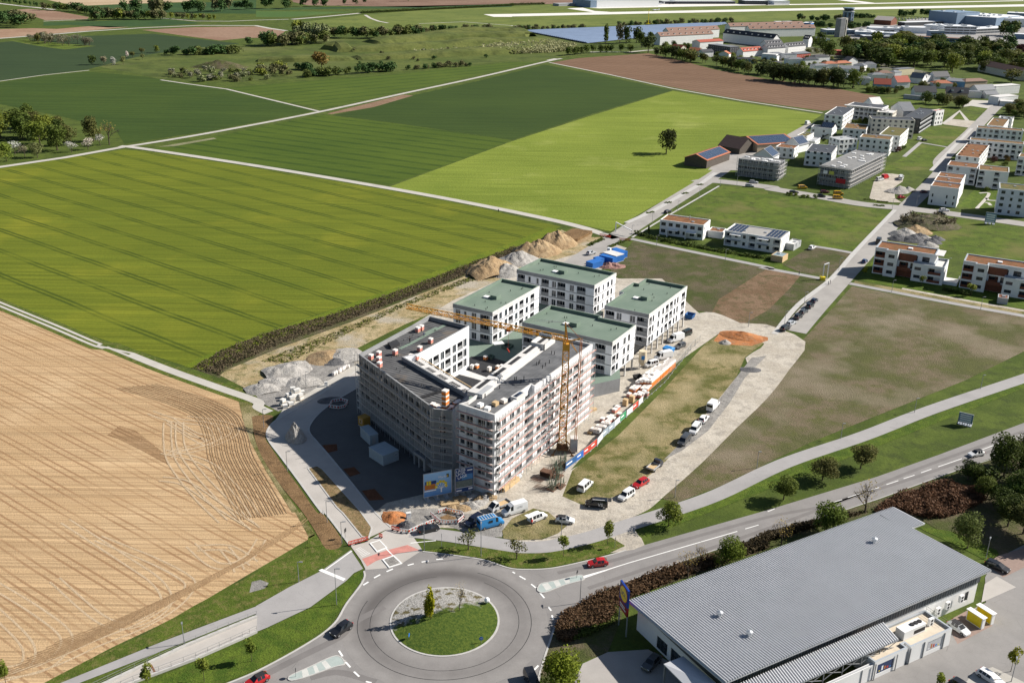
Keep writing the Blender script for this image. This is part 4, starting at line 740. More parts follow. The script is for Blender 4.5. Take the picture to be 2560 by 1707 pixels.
mb = MB(); mb.box(0.5, 1.5, 0, L4[2]-4.5, L4[3]-1, 3.9); part('ground_floor_wall', mb, M_conc, g4)
mb = MB(); mb.box(0.5, 1.5, 0, L3[2]-4.0, L3[3]-0.5, 3.9); part('ground_floor_wall', mb, M_conc, g3)
cc = MB().tube((0,0,0), (0,0,9.3), 0.16, 6).mesh('corner_post', [M_conc_l])
for gb_, rc in ((g1, 1), (g2, 1), (g3, 1), (g4, 1)): pass
# ---- podium with the courtyard deck
pod = [(-14.5,217.5), (-10.6,206), (14.5,247), (30.5,256), (31,264), (13.5,276), (30,310), (8,322), (-16,282), (-25,262), (-33,242)]
O = pod[0]; ob = thing('podium', 'courtyard deck with green and black roofing felt between the blocks', 'building', O)
pl = [(p[0]-O[0], p[1]-O[1]) for p in pod]
if area(pl) < 0: pl = pl[::-1]
mb = MB(); mb.prism(pl, 0, 4.0, 0, 1); part('deck_slab', mb, [M_conc, M_felt], ob)
sheet_p = [(p[0]-O[0], p[1]-O[1]) for p in [(-17.5,254.6),(-10.8,243.7),(-4.7,255.1),(-0.4,265.5),(-6.6,270.1),(-11.9,269.9),(-16,260.1)]]
mb = MB(); mb.add([(x, y, 4.02) for x, y in (sheet_p if area(sheet_p) > 0 else sheet_p[::-1])], [tuple(range(len(sheet_p)))]); part('black_membrane', mb, M_black, ob)
sheet_p = [(p[0]-O[0], p[1]-O[1]) for p in [(-17,258.2),(-14.5,261.1),(-5.8,254.2),(-6.1,251.5)]]
mb = MB(); mb.add([(x, y, 4.04) for x, y in (sheet_p if area(sheet_p) > 0 else sheet_p[::-1])], [tuple(range(len(sheet_p)))]); part('insulation_boards', mb, M_conc_l, ob)
for q in ([(-3.2,276.7),(-1.7,279.4),(0.5,277.9),(-1.1,274.8)], [(-7.1,269.2),(-6.2,270.2),(-5,269.3),(-5.9,267.3)]):
    q = [(p[0]-O[0], p[1]-O[1]) for p in q]; q = q if area(q) > 0 else q[::-1]; mb = MB(); n = 4; i2 = inset(q, 0.35)
    mb.add([(x, y, 4.0) for x, y in q]+[(x, y, 4.8) for x, y in q]+[(x, y, 4.8) for x, y in i2]+[(x, y, 4.1) for x, y in i2], [f for k in range(4) for f in ((k, (k+1)%4, 4+(k+1)%4, 4+k), (4+k, 4+(k+1)%4, 8+(k+1)%4, 8+k), (8+k, 8+(k+1)%4, 12+(k+1)%4, 12+k))]); part('light_shaft', mb, M_feltd, ob)
# ---- scaffolds
def off(p, q, d):
    u = (Vector(q)-Vector(p)).normalized(); n = Vector((u.y, -u.x))*d; return tuple(Vector(p)+n), tuple(Vector(q)+n)
a0, a1 = off(LW[0], LW[1], 0.35); b0, b1 = off(RW[0], RW[1], 0.35); c0, c1 = off(RW[1], RW[6], 0.35)
cx = Vector(a1).lerp(Vector(b0), 0.5)+Vector((0.2, 0.4))
scaffold('grey scaffold along the shaded left wing above the site cabins', [a0, a1, (LW[2][0]+0.2, LW[2][1]-0.9)], 16.2, 2.05, 2.6, M_steel)
scaffold('scaffold with dark red rails on the short shaded front by the billboards', [b0, (b1[0]+0.2, b1[1]-0.15)], 19.4, 2.15, 2.4, M_redrail)
scaffold('long sunlit scaffold with red rails behind the crane mast', [(c0[0]+0.1, c0[1]-0.2), c1], 19.4, 2.15, 2.6, M_redrail)
# ---- entrance cube at the shaded front
r = (-23.2,212.4,5.1,2.6,-52.2); ob = thing('entrance_pavilion', 'small concrete box with two openings at the foot of the shaded wall', 'building', r[:2], r[4])
shell(ob, rectpoly(r[2], 3.2), 0, 3.4, {0: [(0.5,0.05,1.6,2.6,'n',1.5), (2.6,0.05,1.6,2.6,'n',1.5)]}, M_conc, M_conc, 0.15, 0.25)
# ================================================================ VEHICLES
M_paint = tintmat('car_paint', 0.32, 0.5, 0.03, 0.35)
M_cglass = glass_mat('car_glass', (0.012,0.015,0.018), 0.05)
M_tyre = mat('tyre_rubber', (0.02,0.02,0.021), 0.8); M_rim = mat('wheel_rim', (0.35,0.36,0.37), 0.4, 0.5, 0.7)
M_lamp = mat('headlight_glass', (0.75,0.77,0.8), 0.2, 0.6); M_tail = mat('tail_light', (0.45,0.02,0.02), 0.3, 0.5); M_trim = mat('black_plastic', (0.025,0.025,0.027), 0.6)
# stations from the front: x, belt height, top height, half width at belt, half width at top; flags: side glass / top glass towards the next station
KINDS = {
 'hatch': dict(L=4.2, z0=0.24, wb=0.89, S=[(0,.52,.52,.62,.60,''),(.10,.68,.68,.80,.74,''),(.95,.88,.90,.87,.74,''),(1.12,.91,.95,.88,.72,'t'),(1.85,.95,1.40,.89,.60,'s'),(2.55,.96,1.47,.89,.60,''),(2.63,.96,1.47,.89,.60,'s'),(3.25,.97,1.45,.88,.59,''),(3.55,.98,1.41,.87,.58,'t'),(4.02,1.0,1.04,.83,.64,''),(4.2,.55,.56,.76,.70,'')]),
 'estate': dict(L=4.75, z0=0.22, wb=0.92, S=[(0,.52,.52,.64,.60,''),(.10,.68,.68,.82,.76,''),(1.1,.88,.90,.90,.76,''),(1.28,.91,.95,.91,.74,'t'),(2.1,.95,1.40,.92,.62,'s'),(2.85,.96,1.46,.92,.62,''),(2.93,.96,1.46,.92,.62,'s'),(3.6,.97,1.46,.91,.61,''),(3.68,.97,1.46,.91,.61,'s'),(4.2,.98,1.43,.90,.60,''),(4.3,.98,1.42,.90,.60,'t'),(4.62,1.0,1.02,.86,.66,''),(4.75,.55,.56,.80,.72,'')]),
 'suv': dict(L=4.5, z0=0.30, wb=0.93, S=[(0,.58,.58,.66,.62,''),(.10,.80,.80,.84,.78,''),(1.05,1.02,1.04,.91,.78,''),(1.2,1.05,1.10,.92,.76,'t'),(1.9,1.08,1.58,.93,.64,'s'),(2.65,1.09,1.66,.93,.64,''),(2.73,1.09,1.66,.93,.64,'s'),(3.5,1.1,1.64,.92,.63,''),(3.95,1.1,1.58,.91,.62,'t'),(4.36,1.12,1.16,.87,.68,''),(4.5,.62,.63,.80,.74,'')]),
 'minivan': dict(L=4.6, z0=0.26, wb=0.93, S=[(0,.56,.56,.66,.62,''),(.10,.76,.76,.84,.78,''),(.85,1.0,1.02,.91,.80,''),(1.0,1.03,1.08,.92,.78,'t'),(1.65,1.06,1.68,.93,.72,'s'),(2.3,1.07,1.80,.93,.72,''),(2.4,1.07,1.80,.93,.72,'s'),(3.3,1.08,1.80,.93,.72,''),(3.4,1.08,1.80,.93,.72,'s'),(4.2,1.08,1.78,.92,.72,''),(4.48,1.1,1.74,.91,.71,'t'),(4.56,1.12,1.14,.90,.82,''),(4.6,.5,.51,.86,.82,'')]),
 'van': dict(L=5.1, z0=0.28, wb=0.96, S=[(0,.62,.62,.70,.66,''),(.10,.85,.85,.88,.82,''),(.75,1.08,1.10,.94,.84,''),(.88,1.12,1.16,.95,.82,'t'),(1.5,1.18,1.84,.96,.76,'s'),(2.15,1.18,1.96,.96,.77,''),(2.3,1.18,1.97,.96,.77,'s'),(3.4,1.18,1.97,.96,.77,''),(3.55,1.18,1.97,.96,.77,'s'),(4.7,1.18,1.95,.96,.77,''),(4.98,1.18,1.92,.95,.77,'t'),(5.06,1.2,1.24,.94,.88,''),(5.1,.5,.51,.9,.88,'')]),
 'cargo': dict(L=5.9, z0=0.30, wb=0.99, S=[(0,.65,.65,.74,.70,''),(.10,.95,.95,.90,.84,''),(.70,1.18,1.20,.97,.86,''),(.85,1.22,1.28,.98,.84,'t'),(1.55,1.3,2.15,.99,.80,'s'),(2.2,1.3,2.45,.99,.84,''),(2.3,1.3,2.52,.99,.86,''),(5.6,1.3,2.52,.99,.86,''),(5.86,1.3,2.46,.99,.86,''),(5.9,1.3,2.40,.98,.85,'')]),
}
_vm = {}
def vmesh(kind):
    if kind in _vm: return _vm[kind]
    K = KINDS[kind]; S = K['S']; Lx = K['L']; z0 = K['z0']; body = MB(); sg = [MB(), MB()]; wind = MB(); rear = MB()
    def ringp(s):
        x = Lx/2-s[0]; zm = z0+(s[1]-z0)*0.55; w, wr = s[3], s[4]
        return [(x, w*0.93, z0), (x, w, zm), (x, w*0.98, s[1]), (x, wr, s[2]), (x, -wr, s[2]), (x, -w*0.98, s[1]), (x, -w, zm), (x, -w*0.93, z0)]
    for i in range(len(S)-1):
        A = ringp(S[i]); B = ringp(S[i+1]); fl = S[i][5]
        for k in range(7):
            q = (A[k], B[k], B[k+1], A[k+1])
            if k == 3 and fl == 't': (wind if S[i][0] < Lx/2 else rear).quad(*q)
            elif k == 2 and fl == 's': sg[0].quad(*q)
            elif k == 4 and fl == 's': sg[1].quad(*q)
            else: body.quad(*q)
        body.quad(A[7], B[7], B[0], A[0])
    A = ringp(S[0]); body.add(A, [tuple(range(8))]); B = ringp(S[-1]); body.add(B, [tuple(range(7, -1, -1))])
    wh = MB(); r = 0.33 if kind in ('hatch', 'estate') else 0.36; wh.tube((0, -0.11, 0), (0, 0.11, 0), r, 14, 0); rim = MB(); rim.tube((0, -0.12, 0), (0, 0.12, 0), r*0.6, 10, 0)
    hl = MB(); hl.box(-0.04, -0.17, -0.07, 0.04, 0.17, 0.07)
    _vm[kind] = dict(body=body.mesh('body', [M_paint]), sg=[m.mesh('side_window', [M_cglass]) for m in sg], wind=wind.mesh('windscreen', [M_cglass]) if wind.f else None, rear=rear.mesh('rear_window', [M_cglass]) if rear.f else None,
        wheel=wh.mesh('wheel', [M_tyre]), rim=rim.mesh('rim', [M_rim]), hl=hl.mesh('headlight', [M_lamp]), tl=hl.mesh('tail_light', [M_tail]), r=r)
    return _vm[kind]
def vehicle(kind, col, pq, label, cat='car', group=None, z=0.09, roof=None, name=None, small=False):
    (x0, y0), (x1, y1) = pq; h = math.degrees(math.atan2(y1-y0, x1-x0)); K = KINDS[kind]; m = vmesh(kind)
    nm = name or {'van': 'parked_van', 'cargo': 'parked_van'}.get(kind, 'parked_car')
    ob = thing(nm, label, cat, ((x0+x1)/2, (y0+y1)/2, z), h, group)
    b = part('body', m['body'], None, ob); b.color = (*col, 1)
    for s in m['sg']:
        if len(s.polygons): part('side_window', s, None, ob)
    if m['wind']: part('windscreen', m['wind'], None, ob)
    if m['rear']: part('rear_window', m['rear'], None, ob)
    if not small:
        Lx = K['L']; ax = 0.17*Lx
        for sx in (Lx/2-ax-0.1, -Lx/2+ax):
            for sy in (-1, 1):
                w = part('wheel', m['wheel'], None, ob, (sx, sy*(K['wb']-0.12), m['r'])); part('rim', m['rim'], None, w)
        zl = K['S'][1][1]-0.06; zr = 0.85 if kind in ('hatch', 'estate') else 1.05
        for sy in (-1, 1):
            part('headlight', m['hl'], None, ob, (Lx/2-0.12, sy*K['wb']*0.70, zl)); part('tail_light', m['tl'], None, ob, (-Lx/2+0.06, sy*K['wb']*0.78, zr))
        if kind == 'cargo':
            bp = MB(); bp.box(-Lx/2-0.02, -0.8, 1.4, -Lx/2+0.02, 0.8, 2.1); part('rear_window', bp, M_cglass, ob)
    if roof is not None:
        i = [s for s in K['S'] if s[2] > s[1]+0.35]; mb = MB(); xa = K['L']/2-i[0][0]-0.05; xb = K['L']/2-i[-1][0]+0.05; zt = max(s[2] for s in i)
        mb.box(xb, -0.58, zt-0.03, xa, 0.58, zt+0.012); part('roof_panel', mb, roof, ob)
    return ob
BLK = (0.012,0.013,0.016); WHT = (0.72,0.73,0.73); RED = (0.42,0.012,0.014); SIL = (0.42,0.44,0.46); GRY = (0.055,0.06,0.065); BLU = (0.02,0.05,0.14); NAV = (0.012,0.018,0.04); YEL = (0.62,0.34,0.01); SKY = (0.03,0.22,0.50)
G1 = 'vehicles on the public road'; G2 = 'vehicles along the dirt road'; G3 = 'vehicles at the site entrance'; G4 = 'cars parked along the estate street'; G5 = 'vehicles in the new estate'; G6 = 'cars at the supermarket'
vehicle('suv', BLK, [(-29.1,150.6),(-31.3,147.7)], 'black car leaving the roundabout at lower left', group=G1, name='moving_car')
vehicle('hatch', RED, [(-41.1,136.4),(-43.3,134.4)], 'red car with dark roof cut by the bottom edge', group=G1, roof=M_trim, name='moving_car')
vehicle('hatch', RED, [(20,171.9),(16.3,171.1)], 'red hatchback driving on the main road beside the verge', group=G1, name='moving_car')
v = vehicle('van', BLK, [(3.1,140.6),(5.8,131.6)], 'large black van at the bottom edge beside the bright green tree', 'van', G1, name='moving_van')
vehicle('hatch', WHT, [(118.1,222.1),(114.3,220.7)], 'white car with black roof on the main road near the dark trees', group=G1, roof=M_trim, name='moving_car')
vehicle('cargo', WHT, [(53.3,243.1),(56.8,249)], 'white delivery van with red logo, topmost in the dirt road row', 'van', G2)
vehicle('suv', WHT, [(49.8,235.8),(52.4,240.4)], 'small white van second from top in the dirt road row', 'van', G2)
vehicle('van', WHT, [(49.4,235.1),(46.2,228.8)], 'white van with dark windscreen in front of the grey van', 'van', G2)
vehicle('van', GRY, [(45.8,228.5),(42.2,222.5)], 'dark grey van with light roof in the dirt road row', 'van', G2)
vehicle('estate', RED, [(32,205.4),(29.1,202.5)], 'bright red car parked on the dirt road edge', group=G2)
vehicle('minivan', WHT, [(28.3,200.1),(25,196.4)], 'white people carrier parked beside the bright red car', group=G2)
v = vehicle('van', BLK, [(22.2,193.9),(16.9,194.5)], 'black van lettered VS with its tailgate open', 'van', G2)
letters('VS', 1.1, M_render, v, Matrix.Translation((-0.3, 0.99, 0.62)) @ Matrix.Rotation(R(180), 4, 'Z') @ UP)
mb = MB(); mb.box(-3.3, -0.8, 1.86, -2.5, 0.8, 1.94); part('tailgate', mb, M_trim, v)
mb = MB(); mb.box(-1.8, 0.5, 1.98, 0.9, 0.62, 2.03); part('roof_bar', mb, M_render, v)
vehicle('van', WHT, [(16.2,199.9),(18.9,204.4)], 'white van standing alone on the dry grass by the dirt road', 'van', G2)
def flatbed(col, pq, label, group):
    (x0, y0), (x1, y1) = pq; h = math.degrees(math.atan2(y1-y0, x1-x0)); ob = thing('flatbed_truck', label, 'truck', ((x0+x1)/2, (y0+y1)/2, 0.09), h, group)
    m = vmesh('van'); mb = MB()
    mb.add([(0.7,-0.95,0.4),(2.6,-0.9,0.4),(2.6,0.9,0.4),(0.7,0.95,0.4),(0.7,-0.95,1.2),(2.5,-0.88,1.05),(2.5,0.88,1.05),(0.7,0.95,1.2),(0.75,-0.8,2.0),(1.5,-0.78,1.95),(1.5,0.78,1.95),(0.75,0.8,2.0)], [(0,1,5,4),(3,7,6,2),(1,2,6,5),(4,5,9,8),(7,11,10,6),(8,9,10,11),(0,4,8,11,7,3),(0,3,2,1)])
    b = part('cab', mb, M_paint, ob); b.color = (*col, 1)
    mb = MB(); mb.quad((2.46,-0.8,1.1),(2.46,0.8,1.1),(1.56,0.72,1.92),(1.56,-0.72,1.92)); part('windscreen', mb, M_cglass, ob, (0.02,0,0.02))
    for s in (-1, 1): mb = MB(); mb.quad((0.85,s*0.94,1.22),(2.1,s*0.91,1.14),(1.45,s*0.82,1.88),(0.85,s*0.83,1.92)); part('side_window', mb, M_cglass, ob)
    mb = MB(); mb.box(-2.7,-1.0,0.75,0.55,1.0,0.85); part('load_bed', mb, M_timber, ob)
    for bx in ((-2.7,-1.02,-2.62,1.02),(-2.7,-1.04,0.55,-0.98),(-2.7,0.98,0.55,1.04),(0.5,-1.02,0.58,1.02)): mb = MB(); mb.box(bx[0],bx[1],0.8,bx[2],bx[3],1.2); part('drop_side', mb, M_grey, ob)
    for sx in (1.7,-1.7):
        for sy in (-1,1): w = part('wheel', m['wheel'], None, ob, (sx, sy*0.85, m['r'])); part('rim', m['rim'], None, w)
flatbed(NAV, [(33.1,209.5),(36.8,214.7)], 'dark blue flatbed pickup with empty wooden load bed', G2)
flatbed(WHT, [(-0.3,194.2),(-4,191.2)], 'white flatbed truck beside the tall white van', G3)
v = vehicle('cargo', WHT, [(3.5,192.3),(-1.2,189.5)], 'tall white delivery van lettered CTS at the site entrance', 'van', G3)
letters('CTS', 0.7, M_grey, v, Matrix.Translation((-0.3, 1.0, 1.55)) @ Matrix.Rotation(R(180), 4, 'Z') @ UP)
v = vehicle('cargo', SKY, [(-6,184.3),(-1.8,186.5)], 'bright blue van with a roof rack at the site entrance', 'van', G3)
mb = MB()
for k in range(7): mb.box(-2.8+k*0.62,-0.85,2.58,-2.7+k*0.62,0.85,2.64)
mb.box(-2.9,-0.88,2.54,1.2,-0.82,2.62); mb.box(-2.9,0.82,2.54,1.2,0.88,2.62); part('roof_rack', mb, M_conc_l, v)
mb = MB(); mb.box(-0.9,-1.012,1.45,0.0,-0.99,2.0); part('side_window', mb, M_cglass, v)
vehicle('minivan', NAV, [(-6.7,187.4),(-8.5,185.2)], 'dark blue van hidden in the shade of the blue van', 'van', G3)
vehicle('estate', BLK, [(-18.9,182.1),(-15.3,183.9)], 'black car parked against the red and white barriers', group=G3)
v = vehicle('minivan', WHT, [(4.6,187),(7.9,189.6)], 'white van with raised tailgate beside a person in red', 'van', G3)
mb = MB(); mb.box(-3.1,-0.75,1.78,-2.25,0.75,1.85); part('tailgate', mb, M_render, v)
vehicle('hatch', WHT, [(10.6,187.7),(13.8,187.2)], 'white car with black roof on the dry grass island', group=G3, roof=M_trim)
vehicle('cargo', WHT, [(48.2,281),(43.7,278.7)], 'white van with red panel behind the orange pallets', 'van', G3)
vehicle('minivan', WHT, [(43.2,275.3),(40.1,273.2)], 'small white van beside the silo', 'van', G3)
vehicle('estate', GRY, [(53.9,291),(51.1,287.9)], 'dark estate car beside the blue covered skip', group=G3)
vehicle('cargo', WHT, [(53.7,295.9),(50,293.3)], 'white box van with orange marks under the raised block', 'van', G3)
vehicle('van', (0.01,0.02,0.018), [(57.5,301.2),(54,297.7)], 'dark green van near the columns of the raised block', 'van', G3)
for k, (q, c, lb) in enumerate((([(87.7,304.3),(91.1,307.9)], BLK, 'black car lowest in the roadside row of six'), ([(91.1,309.4),(94.4,313.1)], SIL, 'silver-roofed car second from bottom in the roadside row'), ([(95,315.2),(98.3,319.5)], BLK, 'black car third from bottom in the roadside row'), ([(98.3,320.6),(101.4,324.5)], GRY, 'grey car fourth from bottom in the roadside row'), ([(102,326.2),(105.2,330.7)], BLK, 'black car fifth from bottom in the roadside row'), ([(105.2,331.9),(108.2,336.6)], NAV, 'dark blue car at the top of the roadside row'))):
    vehicle('estate' if k % 2 else 'suv', c, q, lb, group=G4)
for kind, c, q, lb, cat in (('hatch', BLU, [(138.2,379.9),(141.8,385.2)], 'blue car in the shade beside the rust clad house', 'car'), ('suv', WHT, [(121.7,397.5),(126,402.5)], 'white car parked alone on the grass plot', 'car'), ('cargo', BLK, [(152.9,406.5),(157.1,414.9)], 'dark lorry with white roof behind the rust clad house', 'lorry'),
    ('estate', WHT, [(202.8,467.3),(207.9,467.7)], 'white car parked by the big white terrace', 'car'), ('hatch', BLK, [(199.4,461.8),(202.9,460.1)], 'black car parked by the bramble mound', 'car'), ('van', YEL, [(146.1,508.6),(150.9,509.7)], 'yellow van before the scaffolded shell', 'van'), ('van', YEL, [(161.2,497),(165.9,497.3)], 'upper of two yellow vans parked close together', 'van'), ('van', YEL, [(158,488.6),(163,488)], 'lower of two yellow vans parked close together', 'van'),
    ('estate', BLK, [(139.1,498.6),(143.8,498.9)], 'black car in front of the scaffolded shell', 'car'), ('hatch', BLK, [(151.7,492.2),(155.1,491.3)], 'black car left of the two yellow vans', 'car'), ('estate', (0.12,0.02,0.03), [(155.1,500.5),(160.2,500.9)], 'dark red car shaded by the scaffolded shell', 'car'), ('estate', SIL, [(123.5,520.7),(127.9,519.5)], 'silver car nearest the stacked formwork panels', 'car'), ('estate', SIL, [(119.8,511.9),(123.8,511.3)], 'silver car parked at the kerb of the green plot', 'car'),
    ('estate', BLK, [(69.5,453),(73.7,457.9)], 'black car driving up the estate street', 'car'), ('suv', SIL, [(29.8,385.5),(32.7,388.4)], 'silver car parked near the blue containers', 'car'), ('hatch', RED, [(191.3,491),(195.8,493.1)], 'red car parked beside the spoil heap', 'car'), ('van', WHT, [(260.5,651.4),(265.1,656.8)], 'white van on the small plot behind the white blocks', 'van'), ('hatch', BLK, [(262.5,649),(266.4,651.3)], 'black car beside the white van on the small plot', 'car'),
    ('cargo', WHT, [(201,703),(207,710)], 'white camper van by the meadow edge', 'van'), ('estate', WHT, [(163.1,643.1),(166.8,642.1)], 'white car parked behind the solar roofed barn', 'car'), ('van', WHT, [(204.9,528.7),(212.2,541)], 'white van on the building yard track', 'van'), ('van', WHT, [(207.3,534.7),(212.2,542)], 'white pickup at the edge of the building yard', 'van'),
    ('cargo', RED, [(197.8,533.9),(203.1,538.9)], 'red box lorry in the building yard', 'lorry'), ('van', WHT, [(194,530.2),(197.9,532.8)], 'white van beside the red box lorry', 'van'), ('hatch', (0.10,0.02,0.03), [(208.3,504.2),(210.8,505.3)], 'dark red car in the shadow of the big white terrace', 'car')):
    vehicle(kind, c, q, lb, cat, G5)
vehicle('estate', BLK, [(98.5,174.2),(101.3,171.3)], 'black estate car behind the supermarket corner', group=G6)
vehicle('hatch', WHT, [(82.8,154.4),(84.8,151)], 'white coupe with black roof below the yellow lockers', group=G6, roof=M_trim)
vehicle('estate', WHT, [(82.8,140.7),(84.9,137.7)], 'white car in the marked bay at the bottom edge', group=G6)
vehicle('suv', BLK, [(76.9,137.8),(78.8,135.2)], 'black car cut by the bottom edge near the bays', group=G6)
vehicle('suv', GRY, [(26.8,143.2),(24,139.7)], 'dark car in the shade by the supermarket entrance', group=G6)
for k in range(34):
    u = k % 17; x, y = 365+u*24+rnd.uniform(-4, 4), (142 if k < 17 else 155)+rnd.uniform(-2, 2)-u*0.3
    a, b = [(645,1793),(755,1831)]; c_, d_ = [(626,1737),(737,1785)]; A = Vector(a).lerp(Vector(b), u/17); C_ = Vector(c_).lerp(Vector(d_), u/17); p = A.lerp(C_, 0.2 if k < 17 else 0.75)
    vehicle('estate', rnd.choice((WHT, SIL, WHT, GRY, BLU)), ((p.x-1, p.y-2), (p.x+1, p.y+2)), 'small car in the packed car park before the airfield', group='cars in the far packed car park', small=True)
for k in range(12):
    a, b = [(611,1350),(649,1365)]; c_, d_ = [(599,1322),(636,1337)]; A = Vector(a).lerp(Vector(b), (k % 6)/6+0.02); C_ = Vector(c_).lerp(Vector(d_), (k % 6)/6+0.02); p = A.lerp(C_, 0.1 if k < 6 else 0.95)
    vehicle('estate', rnd.choice((WHT, SIL, BLU, GRY)), ((p.x-1, p.y-2), (p.x+1, p.y+2)), 'small car in the open car park among the trees', group='cars in the far tree-lined car park', small=True)
# ================================================================ CRANE AND SITE EQUIPMENT
M_cr = mat('crane_yellow', (0.60,0.29,0.03), 0.55, 0.4, var=0.18, scale=1.0)
def lattice(mb, p, q, w, bays, up=Vector((0,0,1)), ch=0.13, br=0.07, tri=False):
    p = Vector(p); q = Vector(q); d = (q-p); u = d.normalized(); s = u.cross(up).normalized() if abs(u.dot(up)) < 0.95 else Vector((1,0,0)); t = s.cross(u).normalized()
    cs = [s*w/2+t*0, -s*w/2+t*0, t*w] if tri else [s*w/2+t*w/2, s*w/2-t*w/2, -s*w/2-t*w/2, -s*w/2+t*w/2]
    for c in cs: mb.bar(p+c, q+c, ch)
    n = len(cs)
    for k in range(bays):
        a = p+d*k/bays; b = p+d*(k+1)/bays
        for i in range(n):
            c0, c1 = cs[i], cs[(i+1) % n]
            mb.bar(a+(c0 if k % 2 else c1), b+(c1 if k % 2 else c0), br); mb.bar(b+c0, b+c1, br)
C0 = Vector((12.9, 220.0)); J1 = Vector((-27.0, 240.4)); ob = thing('tower_crane', 'orange-yellow tower crane with lattice mast beside the sunlit scaffold', 'crane', C0, 0)
jd = (J1-C0).normalized(); jl = (J1-C0).length
mb = MB(); lattice(mb, (0,0,2.2), (0,0,17), 1.75, 9, ch=0.2, br=0.1); lattice(mb, (0,0,16), (0,0,29.4), 1.45, 9, ch=0.18, br=0.09); part('mast', mb, M_cr, ob)
mb = MB(); lattice(mb, (0,0,29.6), (jd.x*jl, jd.y*jl, 29.6), 1.1, 30, ch=0.19, br=0.09, tri=True); part('jib', mb, M_cr, ob)
apex = Vector((-jd.x*-0.4, 0.4, 34.0)); tail = Vector((-jd.x*3.6, -jd.y*3.6+0.4, 30.6))
mb = MB(); mb.bar((0.3,0.2,29.5), apex, 0.28); mb.bar((-0.3,-0.2,29.5), apex, 0.28); part('apex_strut', mb, M_cr, ob)
mb = MB(); mb.bar((0,0,29.3), tail, 0.25); mb.bar((0.4,-0.3,29.6), tail, 0.16); part('rear_strut', mb, M_cr, ob)
mb = MB(); mb.tube(apex, tail, 0.07, 5); mb.tube(tail, (tail.x*0.9, tail.y*0.9-0.4, 4.0), 0.1, 5); mb.tube(tail+Vector((0.4,0.3,0)), (tail.x*0.9+0.4, tail.y*0.9-0.1, 4.0), 0.1, 5); part('back_stay', mb, mat('rusty_stay', (0.36,0.14,0.05), 0.7), ob)
mb = MB(); mb.tube(apex, (jd.x*jl*0.55, jd.y*jl*0.55, 30.6), 0.045, 4); mb.tube(apex, (jd.x*jl*0.95, jd.y*jl*0.95, 30.6), 0.045, 4); part('jib_tie', mb, M_steel, ob)
mb = MB(); mb.bar((0.9,-0.7,29.3), (2.6,-1.3,27.0), 0.12); mb.bar((1.2,-0.4,29.4), (2.6,-1.3,27.0), 0.12); part('hoist_arm', mb, M_cr, ob)
mb = MB(); mb.box(-0.8,-0.8,27.2,0.8,0.8,28.8); part('slewing_ring', mb, M_cr, ob)
mb = MB(); lattice(mb, (0,0,1.2), (0,0,2.4), 2.2, 1, ch=0.25, br=0.12)
for sx, sy in ((1,1),(1,-1),(-1,1),(-1,-1)): mb.bar((sx*0.9,sy*0.9,2.6), (sx*2.4,sy*2.4,0.2), 0.24); mb.box(sx*2.4-0.35,sy*2.4-0.35,0,sx*2.4+0.35,sy*2.4+0.35,0.25)
mb.box(-1.4,-1.4,0.9,1.4,1.4,1.4); part('undercarriage', mb, mat('dark_rust', (0.13,0.07,0.03), 0.8), ob)
bx = tail*0.0+Vector((2.6,-0.2,0))
for k in range(6): mb = MB(); mb.box(1.9,-1.1,0.35+k*0.62,3.7,1.0,0.93+k*0.62); part('ballast_block', mb, M_conc_l, ob)
mid = Vector((jd.x*5.2, jd.y*5.2)); an = math.degrees(math.atan2(-jd.y, -jd.x))
mb = MB(); mb.box(0,-0.02,0,3.4,0.02,0.95); bn = part('banner', mb, M_render, ob, (jd.x*7.6+0.35, jd.y*7.6-0.65, 29.5), an)
letters('T.Heinen', 0.72, mat('banner_blue', (0.03,0.08,0.35), 0.6), bn, Matrix.Translation((0.1,-0.03,0.22)) @ UP)
mb = MB(); hk = jd*15.5; mb.box(hk.x-0.5,hk.y-0.5,29.0,hk.x+0.5,hk.y+0.5,29.5); mb.tube((hk.x,hk.y,29),(hk.x,hk.y,24.5),0.04,4); mb.bar((hk.x-0.3,hk.y,24.4),(hk.x+0.3,hk.y,23.4),0.25); part('trolley_hook', mb, mat('signal_red', (0.5,0.04,0.02), 0.5), ob)
hk2 = jd*18.3; part('hanging_bundle', MB().box(-1.3,-0.9,0,1.3,0.9,0.15), M_render, ob, (hk2.x, hk2.y, 25.2), 20)
